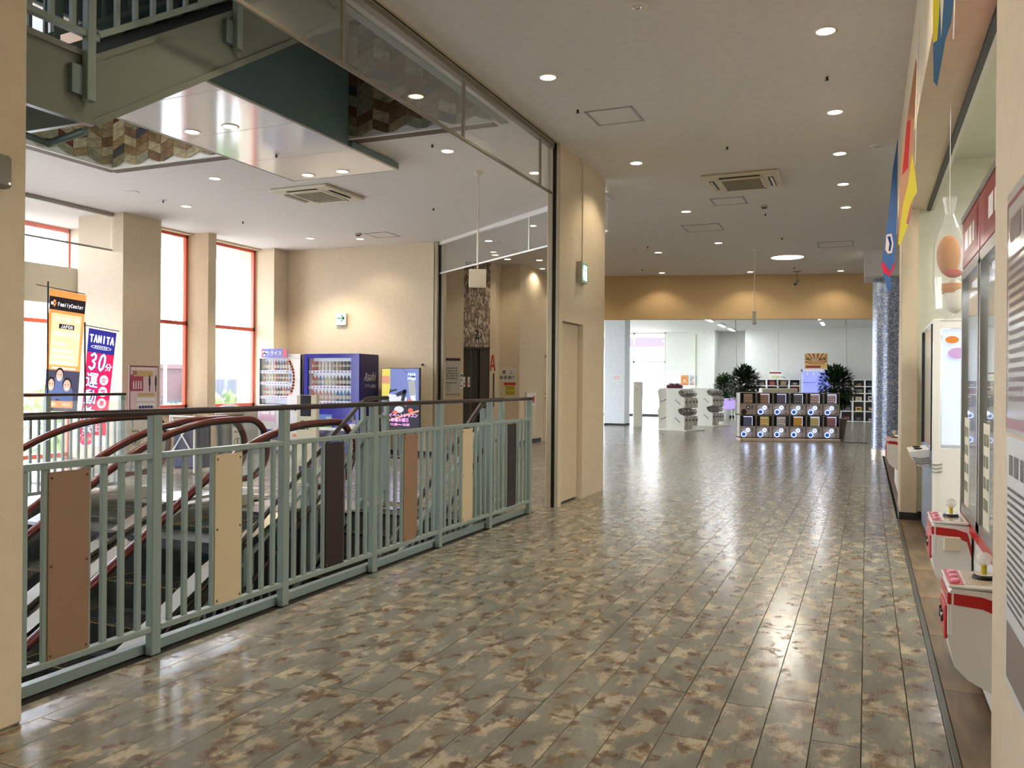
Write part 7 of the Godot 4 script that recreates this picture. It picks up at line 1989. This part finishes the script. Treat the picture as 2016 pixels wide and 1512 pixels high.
func arcade() -> void:
	var whi := mat("white machine shell", rgb(232, 230, 224), 0.3)
	var red := mat("red machine trim", rgb(186, 22, 24), 0.28)
	var alu := mat("grey aluminium frame", rgb(150, 148, 142), 0.35, 0.8)
	var gl := glass("machine glass", rgb(220, 232, 230), 0.1)
	var units := [[-2.76, -4.14, "claw machine nearest the viewer, half hidden behind the near pillar", 0.247, -3.05, -3.30], [-4.17, -4.88, "claw machine with a small white socket cover, second from the near pillar", 0.292, -4.47, -4.80]]
	for q: Array in units:
		var o := thing("claw_machine", q[2], "claw machine", Vector3.ZERO, 0)
		var z0: float = q[0]; var z1: float = q[1]; var zc := (z0 + z1) * 0.5; var L := z0 - z1
		part(o, "lower_body", bc(Vector3(0.47, 0.04, z1), Vector3(1.3, 0.7, z0), 0.01), whi)
		part(o, "red_sill", bc(Vector3(0.45, 0.66, z1), Vector3(1.3, 0.72, z0), 0.006), red)
		part(o, "floor_panel", bc(Vector3(0.5, 0.72, z1 + 0.02), Vector3(1.28, 0.75, z0 - 0.02)), mat("pale machine bed", rgb(206, 214, 220), 0.3))
		var f := MB.new()
		for z: float in [z0 - 0.02, z1 + 0.02]:
			f.box(Vector3(0.465, 1.31, z), Vector3(0.035, 1.2, 0.04))
		f.box(Vector3(0.465, 1.92, zc), Vector3(0.035, 0.05, L)); f.box(Vector3(0.465, 0.74, zc), Vector3(0.035, 0.04, L))
		part(o, "front_frame", f, alu)
		for z: float in [z0 - 0.02, z1 + 0.02]: part(o, "rear_post", bx(Vector3(1.28, 1.31, z), Vector3(0.035, 1.2, 0.04)), alu)
		part(o, "front_glass", bc(Vector3(0.462, 0.76, z1 + 0.03), Vector3(0.467, 1.9, z0 - 0.03)), gl)
		part(o, "side_glass", bc(Vector3(0.48, 0.76, z0 - 0.024), Vector3(1.27, 1.9, z0 - 0.018)), gl); part(o, "side_glass", bc(Vector3(0.48, 0.76, z1 + 0.018), Vector3(1.27, 1.9, z1 + 0.024)), gl)
		part(o, "back_wall", bc(Vector3(1.26, 0.72, z1 + 0.02), Vector3(1.3, 1.95, z0 - 0.02)), mat("pale machine bed", rgb(206, 214, 220), 0.3))
		part(o, "marquee", bc(Vector3(0.45, 1.95, z1), Vector3(1.3, 2.2, z0), 0.008), mat("deep red marquee", rgb(150, 44, 54), 0.3))
		part(o, "marquee_frame", bc(Vector3(0.444, 2.19, z1), Vector3(0.5, 2.22, z0)), alu)
		var mk := Node3D.new(); mk.name = "marquee_print"; o.add_child(mk)
		mk.position = Vector3(0.4485, 2.075, zc); mk.rotation_degrees.y = -90
		part(mk, "print_field", MB.new().rect(-L * 0.4, -0.09, L * 0.4, 0.09, 0.0), mat("deep red print", rgb(132, 24, 34), 0.35))
		rng.seed = 19
		part(mk, "print", dashes(MB.new(), -L * 0.3, L * 0.3, 0.0, 0.09, 0.001), mat("white print gloss", rgb(240, 232, 226), 0.3))
		part(o, "lamp_bar", bc(Vector3(0.49, 1.86, z1 + 0.04), Vector3(0.515, 1.885, z0 - 0.04)), glow("machine lamp bar", rgb(240, 246, 255), 2.5))
		var al := AreaLight3D.new()
		al.name = "lamp"; al.area_size = Vector2(L - 0.1, 0.03); al.light_energy = 0.3; al.area_range = 20.0; al.area_attenuation = 2.0; al.shadow_enabled = true; al.light_color = rgb(240, 246, 255)
		al.rotation_degrees = Vector3(-90, 90, 0); al.position = Vector3(0.52, 1.85, zc)
		o.add_child(al)
		part(o, "claw_rail", MB.new().bar(Vector3(0.85, 1.82, z1 + 0.04), Vector3(0.85, 1.82, z0 - 0.04), 0.03, 0.03), alu)
		var cl := part(o, "claw", MB.new().cyl(Vector3(0.85, 1.5, zc), Vector3(0.85, 1.8, zc), 0.05, 14), alu)
		for k in 2:
			var s := -1.0 if k == 0 else 1.0
			part(cl, "claw_arm", MB.new().tube(PackedVector3Array([Vector3(0.85, 1.52, zc), Vector3(0.85, 1.45, zc + s * 0.13), Vector3(0.85, 1.32, zc + s * 0.1)]), 0.01, 6), alu)
		console(o, q[3], 0.46, q[4], q[5], 0.70, 0.40)
		# leaflet on the glass
		var lf := Node3D.new(); lf.name = "glass_notice"; o.add_child(lf)
		lf.position = Vector3(0.461, 1.0, z1 + 0.16); lf.rotation_degrees.y = -90
		part(lf, "sheet", MB.new().rect(-0.1, -0.24, 0.1, 0.2, 0.0), mat("cream notice", rgb(214, 206, 180), 0.5))
		var m := MB.new()
		rng.seed = 14
		for k in 4: dashes(m, -0.08, 0.08, 0.13 - k * 0.09, 0.05, 0.001)
		part(lf, "print", m, mat("olive notice print", rgb(110, 106, 80), 0.6))
		for z: float in [z0 - 0.08, z1 + 0.08]: part(o, "caster", MB.new().cyl(Vector3(0.55, 0.02, z - 0.015), Vector3(0.55, 0.02, z + 0.015), 0.02, 10), black_rubber)
	var sc := thing("socket_cover", "square cream plastic cover stuck on the second control box", "cover", Vector3(0.378, 0.62, -4.47))
	part(sc, "plate", bx(Vector3(0, -0.01, 0.008), Vector3(0.075, 0.07, 0.016), 0.006), mat("cream notice", rgb(214, 206, 180), 0.5))
	# tall white prize machine with grey wave stripes
	var o := thing("prize_machine", "tall white prize machine with grey wave stripes and lit side window", "prize machine", Vector3.ZERO)
	part(o, "body_side", bc(Vector3(0.5, 0.05, -7.74), Vector3(0.56, 1.9, -7.69), 0.006), whi)
	var m := MB.new()
	m.box(Vector3(0.93, 0.45, -7.715), Vector3(0.76, 0.8, 0.05)); m.box(Vector3(0.93, 1.87, -7.715), Vector3(0.76, 0.07, 0.05)); m.box(Vector3(1.1, 1.36, -7.715), Vector3(0.42, 1.0, 0.05))
	part(o, "side_panel", m, whi)
	part(o, "top", bc(Vector3(0.5, 1.88, -9.04), Vector3(1.3, 1.91, -7.69), 0.006), whi)
	part(o, "back", bc(Vector3(1.26, 0.05, -9.04), Vector3(1.3, 1.9, -7.7)), whi)
	part(o, "far_side", bc(Vector3(0.5, 0.05, -9.04), Vector3(1.3, 1.9, -9.0)), whi)
	part(o, "lower_front", bc(Vector3(0.5, 0.05, -9.04), Vector3(0.54, 0.82, -7.7)), mat("slate blue front", rgb(96, 110, 140), 0.4))
	part(o, "lit_window", bc(Vector3(0.57, 0.88, -7.72), Vector3(0.88, 1.83, -7.71)), glow("lit pale window", rgb(206, 216, 246), 0.75))
	part(o, "side_glass", bc(Vector3(0.56, 0.86, -7.70), Vector3(0.9, 1.84, -7.694)), gl)
	part(o, "front_glass", bc(Vector3(0.503, 0.84, -8.98), Vector3(0.508, 1.86, -7.75)), gl)
	m = MB.new()
	m.box(Vector3(0.505, 1.35, -9.0), Vector3(0.03, 1.05, 0.05)); m.box(Vector3(0.505, 1.35, -7.75), Vector3(0.03, 1.05, 0.03))
	part(o, "front_frame", m, mat("black screen case", rgb(14, 14, 18), 0.3))
	part(o, "inner_light", bc(Vector3(0.6, 1.84, -8.9), Vector3(0.64, 1.86, -7.85)), glow("machine lamp bar", rgb(240, 246, 255), 2.5))
	var pl := AreaLight3D.new()
	pl.name = "lamp"; pl.area_size = Vector2(1.0, 0.04); pl.light_energy = 1.0; pl.area_range = 20.0; pl.area_attenuation = 2.0; pl.shadow_enabled = true; pl.light_color = rgb(230, 238, 255)
	pl.rotation_degrees = Vector3(-90, 90, 0); pl.position = Vector3(0.62, 1.83, -8.37)
	o.add_child(pl)
	var deck := PackedVector2Array([Vector2(0.345, 0.79), Vector2(0.5, 0.82), Vector2(0.5, 0.66), Vector2(0.42, 0.67), Vector2(0.37, 0.72)])
	part(o, "control_deck", MB.new().prism(deck, -8.6, -8.0), whi)
	for k in 3: part(o, "wave_stripe", MB.new().tube(PackedVector3Array([Vector3(0.37 + k * 0.01, 0.745 - k * 0.02, -7.998), Vector3(0.43, 0.735 - k * 0.022, -7.995), Vector3(0.5, 0.75 - k * 0.022, -7.998)]), 0.006, 6), mat("grey wave print", rgb(156, 156, 152), 0.4))
	for k in 3: part(o, "wave_stripe", MB.new().tube(PackedVector3Array([Vector3(0.5, 0.72 - k * 0.03, -7.688), Vector3(0.53, 0.715 - k * 0.03, -7.686), Vector3(0.575, 0.725 - k * 0.03, -7.688)]), 0.006, 6), mat("grey wave print", rgb(156, 156, 152), 0.4))
	for k in 2: part(o, "button", MB.new().lathe(Vector3(0.42, 0.806, -8.15 - k * 0.25), [Vector2(0.035, 0), Vector2(0.03, 0.014), Vector2(0, 0.016)], 16), black_rubber)
	part(o, "lock", bx(Vector3(0.86, 0.58, -7.686), Vector3(0.05, 0.06, 0.012), 0.004), mat("brass lock", rgb(150, 120, 60), 0.35, 0.8))
	part(o, "sticker", MB.new().disc(Vector2(0.64, 1.74), Vector2(0.05, 0.03), -7.691), mat("orange sticker", rgb(226, 140, 60), 0.4))
	part(o, "sticker", MB.new().disc(Vector2(0.68, 1.63), Vector2(0.07, 0.045), -7.691), mat("lilac sticker", rgb(206, 170, 226), 0.4))
	# control box of the machine beyond the pillar
	o = thing("claw_machine", "white claw machine with red rim mostly hidden behind the far pillar", "claw machine", Vector3.ZERO)
	part(o, "lower_body", bc(Vector3(0.36, 0.05, -12.6), Vector3(1.2, 0.7, -11.1), 0.01), whi)
	part(o, "upper_body", bc(Vector3(0.4, 0.7, -12.6), Vector3(1.2, 2.1, -11.1), 0.01), whi)
	console(o, 0.235, 0.4, -11.35, -11.8, 0.70, 0.36)
	# plush toy in a clear bag
	o = thing("bagged_plush", "long brown plush toy in a clear bag hanging in the shop", "plush toy", Vector3(0.48, 0, -6.0))
	part(o, "toy_body", MB.new().ball(Vector3(-0.005, 2.19, 0), Vector3(0.068, 0.13, 0.07), 18, 12), mat("tan plush", rgb(186, 124, 62), 0.95))
	part(o, "toy_tail", MB.new().ball(Vector3(0.03, 1.93, 0.0), Vector3(0.06, 0.11, 0.06), 16, 10), mat("white plush", rgb(226, 220, 210), 0.95))
	part(o, "toy_ring", MB.new().lathe(Vector3(0.015, 1.98, 0), [Vector2(0.058, -0.03), Vector2(0.066, 0.0), Vector2(0.058, 0.03)], 18), mat("tan plush", rgb(186, 124, 62), 0.95))
	part(o, "toy_bow", MB.new().ball(Vector3(0.02, 2.07, 0.05), Vector3(0.05, 0.028, 0.03), 12, 8), mat("red plush", rgb(176, 34, 30), 0.9))
	var bag := MB.new()
	bag.lathe(Vector3(0.0, 0, 0), [Vector2(0.02, 1.78), Vector2(0.085, 1.85), Vector2(0.095, 2.05), Vector2(0.09, 2.25), Vector2(0.06, 2.36), Vector2(0.025, 2.45), Vector2(0.045, 2.56)], 14)
	part(o, "clear_bag", bag, glass("thin clear film", rgb(240, 240, 236), 0.14, 0.12))
	part(o, "string", MB.new().cyl(Vector3(0, 2.45, 0), Vector3(0, 3.168, 0), 0.002, 5), mat("white cap", rgb(232, 232, 232), 0.4))
	# posters on the near pillar
	o = thing("poster", "laminated notice with faded red border on the near right pillar", "poster", Vector3(0.33, 1.54, -2.26), -90)
	part(o, "sheet", MB.new().rect(-0.2, -0.3, 0.2, 0.3, 0.002), mat("laminated sheet", rgb(206, 198, 188), 0.15))
	m = MB.new()
	for s: float in [-0.195, 0.185]: m.rect(s, -0.27, s + 0.01, 0.27, 0.0026)
	m.rect(-0.195, -0.29, 0.195, -0.265, 0.0026); m.rect(-0.195, 0.265, 0.195, 0.275, 0.0026)
	part(o, "border", m, mat("faded red border", rgb(150, 70, 70), 0.3))
	m = MB.new()
	rng.seed = 15
	dashes(m, -0.15, 0.15, 0.2, 0.06, 0.0028)
	for k in 16: dashes(m, -0.16, rng.randf_range(0.05, 0.16), 0.13 - k * 0.023, 0.011, 0.0028)
	part(o, "print", m, mat("brown faded print", rgb(120, 96, 90), 0.4))
	o = thing("poster", "pale printed sheet with photographs below the laminated notice", "poster", Vector3(0.33, 0.95, -2.22), -90)
	part(o, "sheet", MB.new().rect(-0.22, -0.34, 0.21, 0.28, 0.002), mat("grey white sheet", rgb(206, 206, 204), 0.4))
	m = MB.new()
	rng.seed = 16
	dashes(m, -0.18, 0.1, 0.21, 0.05, 0.0026)
	for k in 17: dashes(m, -0.2, rng.randf_range(0.0, 0.19), 0.15 - k * 0.018, 0.008, 0.0026)
	part(o, "print", m, mat("grey directory print", rgb(112, 108, 102), 0.6))
	part(o, "photo", MB.new().rect(-0.2, -0.32, 0.19, -0.18, 0.0027), mat("brown photo print", rgb(130, 116, 104), 0.5))

func flags() -> void:
	var sets := [
		["festival_flag", "yellow and blue cloth flag hanging from the shop fascia overhead", -3.3, 4.2, [[rgb(66, 112, 158), [Vector2(0.260, 3.182), Vector2(0.353, 3.165), Vector2(0.336, 2.976), Vector2(0.315, 2.911), Vector2(0.282, 2.700), Vector2(0.267, 2.725)]], [rgb(214, 206, 66), [Vector2(0.260, 3.182), Vector2(0.293, 3.176), Vector2(0.286, 2.995), Vector2(0.280, 2.905), Vector2(0.264, 2.896)]], [rgb(232, 228, 220), [Vector2(0.291, 3.086), Vector2(0.305, 3.083), Vector2(0.296, 2.914)]]]],
		["festival_flag", "bright yellow and red printed cloth flag on the shop fascia", -5.85, 6.5, [[rgb(196, 150, 120), [Vector2(0.301, 3.653), Vector2(0.308, 3.616), Vector2(0.295, 3.137), Vector2(0.290, 2.996), Vector2(0.317, 2.716), Vector2(0.292, 2.675), Vector2(0.267, 2.499), Vector2(0.210, 2.342), Vector2(0.197, 2.360), Vector2(0.206, 2.897), Vector2(0.246, 3.214)]], [rgb(222, 206, 76), [Vector2(0.283, 2.996), Vector2(0.317, 2.716), Vector2(0.292, 2.675), Vector2(0.261, 2.485), Vector2(0.210, 2.342), Vector2(0.197, 2.360), Vector2(0.228, 2.644), Vector2(0.259, 2.785)]], [rgb(196, 60, 60), [Vector2(0.249, 3.214), Vector2(0.272, 3.229), Vector2(0.258, 2.892), Vector2(0.220, 2.842)]], [rgb(196, 110, 120), [Vector2(0.273, 2.623), Vector2(0.289, 2.668), Vector2(0.264, 2.492), Vector2(0.248, 2.500)]]]],
		["festival_flag", "blue cloth flag with red zigzag hem at the far end of fascia", -9.3, 9.3, [[rgb(72, 104, 160), [Vector2(0.274, 3.872), Vector2(0.271, 3.104), Vector2(0.256, 2.592), Vector2(0.210, 2.491), Vector2(0.234, 2.336), Vector2(0.192, 2.312), Vector2(0.143, 2.520), Vector2(0.129, 2.598), Vector2(0.187, 3.058), Vector2(0.230, 3.569)]], [rgb(206, 44, 76), [Vector2(0.129, 2.598), Vector2(0.143, 2.628), Vector2(0.209, 2.517), Vector2(0.255, 2.617), Vector2(0.256, 2.576), Vector2(0.210, 2.465), Vector2(0.143, 2.520)]], [rgb(232, 214, 206), [Vector2(0.174, 2.894), Vector2(0.221, 2.902), Vector2(0.240, 2.798), Vector2(0.227, 2.706), Vector2(0.189, 2.698), Vector2(0.165, 2.740)]], [rgb(24, 58, 128), [Vector2(0.183, 2.873), Vector2(0.211, 2.877), Vector2(0.226, 2.799), Vector2(0.212, 2.727), Vector2(0.194, 2.729), Vector2(0.203, 2.800)]]]]]
	for q: Array in sets:
		var k: float = -q[2] / q[3]
		var o := thing(q[0], q[1], "flag", Vector3(0, 0, q[2]))
		var i := 0
		for sh: Array in q[4]:
			var poly := PackedVector2Array()
			for p: Vector2 in sh[1]: poly.append(Vector2(p.x * k, 1.35 + (p.y - 1.35) * k))
			var m := MB.new()
			m.prism(poly, -0.002 + (0.0 if i == 0 else 0.002), 0.002 + i * 0.0008)
			part(o, "cloth" if i == 0 else "print", m, mat("flag " + sh[0].to_html(), sh[0], 0.85))
			i += 1
		part(o, "cord", MB.new().cyl(Vector3(0.27, 1.35 + (2.9 - 1.35) * k, 0.004), Vector3(0.297, 3.95, 0.004), 0.002, 5), mat("white cap", rgb(232, 232, 232), 0.4))

# ---------------------------------------------------------------- outdoors
func outside() -> void:
	var g := struct("ground")
	part(g, "asphalt", bc(Vector3(-420, -4.9, -420), Vector3(-13.4, -4.7, 200)), mat("pale asphalt", rgb(150, 148, 142), 0.9))
	var dirv := func(px: float) -> Vector3:
		var u := (px - 1008.0) / 1650.0; var yw := atan(698.0 / 1650.0)
		return Vector3(u * cos(yw) - sin(yw), 0, -u * sin(yw) - cos(yw)).normalized()
	var c1: Vector3 = dirv.call(318.0) * 125.0
	var o := thing("building", "dark maroon flat-roofed shop building across the car park", "building", Vector3(c1.x, -4.7, c1.z), 44)
	part(o, "wall", bx(Vector3(0, 3.9, 0), Vector3(16, 7.8, 14)), mat("dark maroon wall", rgb(62, 38, 42), 0.8))
	part(o, "parapet", bx(Vector3(0, 8.0, 0), Vector3(16.4, 0.6, 14.4)), mat("maroon parapet", rgb(74, 50, 54), 0.8))
	part(o, "blue_wing", bx(Vector3(5, 3.4, 7.6), Vector3(4, 6.8, 2)), mat("slate blue wing", rgb(44, 54, 78), 0.6))
	for k in 4: part(o, "window", bx(Vector3(-6.5 + k * 2.8, 2.4, 7.05), Vector3(2.2, 2.6, 0.2)), mat("dark window band", rgb(30, 36, 48), 0.3))
	c1 = dirv.call(480.0) * 110.0
	o = thing("building", "slate grey office building with dark window strips seen through the second window", "building", Vector3(c1.x, -4.7, c1.z), 42)
	part(o, "wall", bx(Vector3(0, 4.0, 0), Vector3(13, 8.0, 10)), mat("slate facade", rgb(72, 74, 84), 0.8))
	for k in 9: part(o, "window", bx(Vector3(-5.6 + k * 1.4, 5.0, 5.05), Vector3(0.9, 2.6, 0.2)), mat("dark window band", rgb(30, 36, 48), 0.3))
	part(o, "roof_sign", bx(Vector3(0, 9.1, 3.0), Vector3(9, 2.0, 0.3)), mat("pale gold sign", rgb(226, 206, 160), 0.6))
	var ls := Node3D.new(); ls.name = "sign_letters"; o.add_child(ls)
	letters(ls, "ABC", Vector3(-1.2, 9.1, 3.17), 1.3, mat("ochre letters", rgb(206, 150, 90), 0.6))
	part(o, "awning", bx(Vector3(0, 3.3, 5.6), Vector3(13, 0.3, 1.2)), mat("slate blue wing", rgb(44, 54, 78), 0.6))
	var i := 0
	for q: Array in [[357.0, 34.0, 4.3, 0.95, "round sunlit street tree seen through the first window"], [443.0, 27.0, 4.75, 0.95, "leafy sunlit tree seen through the second window"], [486.0, 31.0, 4.6, 0.95, "leafy sunlit tree at the edge of second window"], [120.0, 30.0, 4.6, 1.4, "sunlit tree outside the glazed bay"]]:
		var p: Vector3 = dirv.call(q[0]) * q[1]
		var t := thing("street_tree", q[4], "tree", Vector3(p.x, -4.7, p.z), 0, "street trees outside")
		part(t, "trunk", MB.new().tube(PackedVector3Array([Vector3.ZERO, Vector3(0.05, 2.0, 0), Vector3(0, 4.2, 0)]), 0.12, 8), mat("tree bark", rgb(96, 80, 64), 0.9))
		leafy(t, "crown", Vector3(0, q[2], 0), Vector3(q[3], q[3] * 0.85, q[3]), 1500, 0.3, Color(0.12, 0.2, 0.05), 300 + i)
		i += 1
	var cp: Vector3 = dirv.call(319.0) * 60.0
	o = thing("car", "blue hatchback parked outside beyond the first window", "car", Vector3(cp.x, -1.9, cp.z), 60)
	var blue := mat("blue car paint", rgb(10, 52, 112), 0.25)
	var body := PackedVector2Array([Vector2(-1.9, 0.3), Vector2(1.9, 0.3), Vector2(1.95, 0.7), Vector2(1.2, 0.95), Vector2(0.6, 1.42), Vector2(-1.2, 1.45), Vector2(-1.8, 1.0), Vector2(-1.95, 0.7)])
	part(o, "body", MB.new().prism(body, -0.8, 0.8), blue)
	part(o, "side_window", MB.new().prism(PackedVector2Array([Vector2(-1.2, 0.95), Vector2(0.9, 0.95), Vector2(0.5, 1.35), Vector2(-1.1, 1.37)]), -0.81, 0.81), mat("dark window band", rgb(30, 36, 48), 0.3))
	for x: float in [-1.2, 1.2]:
		for z: float in [-0.75, 0.75]: part(o, "wheel", MB.new().cyl(Vector3(x, 0.3, z - 0.1), Vector3(x, 0.3, z + 0.1), 0.3, 16), black_rubber)
	g = struct("ground_parking_deck")
	part(g, "deck", bc(Vector3(cp.x - 16, -2.2, cp.z - 16), Vector3(cp.x + 6, -1.9, cp.z + 10)), mat("pale asphalt", rgb(150, 148, 142), 0.9))
	var lp: Vector3 = dirv.call(325.0) * 50.0
	o = thing("lamp_post", "slim grey lamp post outside the first window", "lamp post", Vector3(lp.x, -4.7, lp.z))
	part(o, "pole", MB.new().cyl(Vector3.ZERO, Vector3(0, 8.4, 0), 0.09, 10), mat("grey lamp pole", rgb(170, 172, 174), 0.5))
	part(o, "arm", MB.new().cyl(Vector3(0, 8.3, 0), Vector3(0.8, 8.5, 0), 0.05, 8), mat("grey lamp pole", rgb(170, 172, 174), 0.5))
	# purple-banded building seen beyond the white room
	o = thing("building", "pale building with purple cornice bands beyond the white room's glazing", "building", Vector3(-14.5, -4.7, -60.0))
	part(o, "wall", bx(Vector3(0, 5.5, 0), Vector3(16, 11, 8)), mat("pale cream facade", rgb(226, 222, 214), 0.8))
	part(o, "cornice", bx(Vector3(0, 9.2, 4.1), Vector3(16, 1.1, 0.4)), mat("purple cornice", rgb(70, 54, 64), 0.7))
	part(o, "cornice", bx(Vector3(0, 10.6, 4.1), Vector3(16, 0.35, 0.4)), mat("purple cornice", rgb(70, 54, 64), 0.7))
	for k in 5: part(o, "window", bx(Vector3(-6 + k * 3.0, 6.6, 4.05), Vector3(1.2, 2.8, 0.1)), mat("grey window band", rgb(70, 78, 88), 0.3))
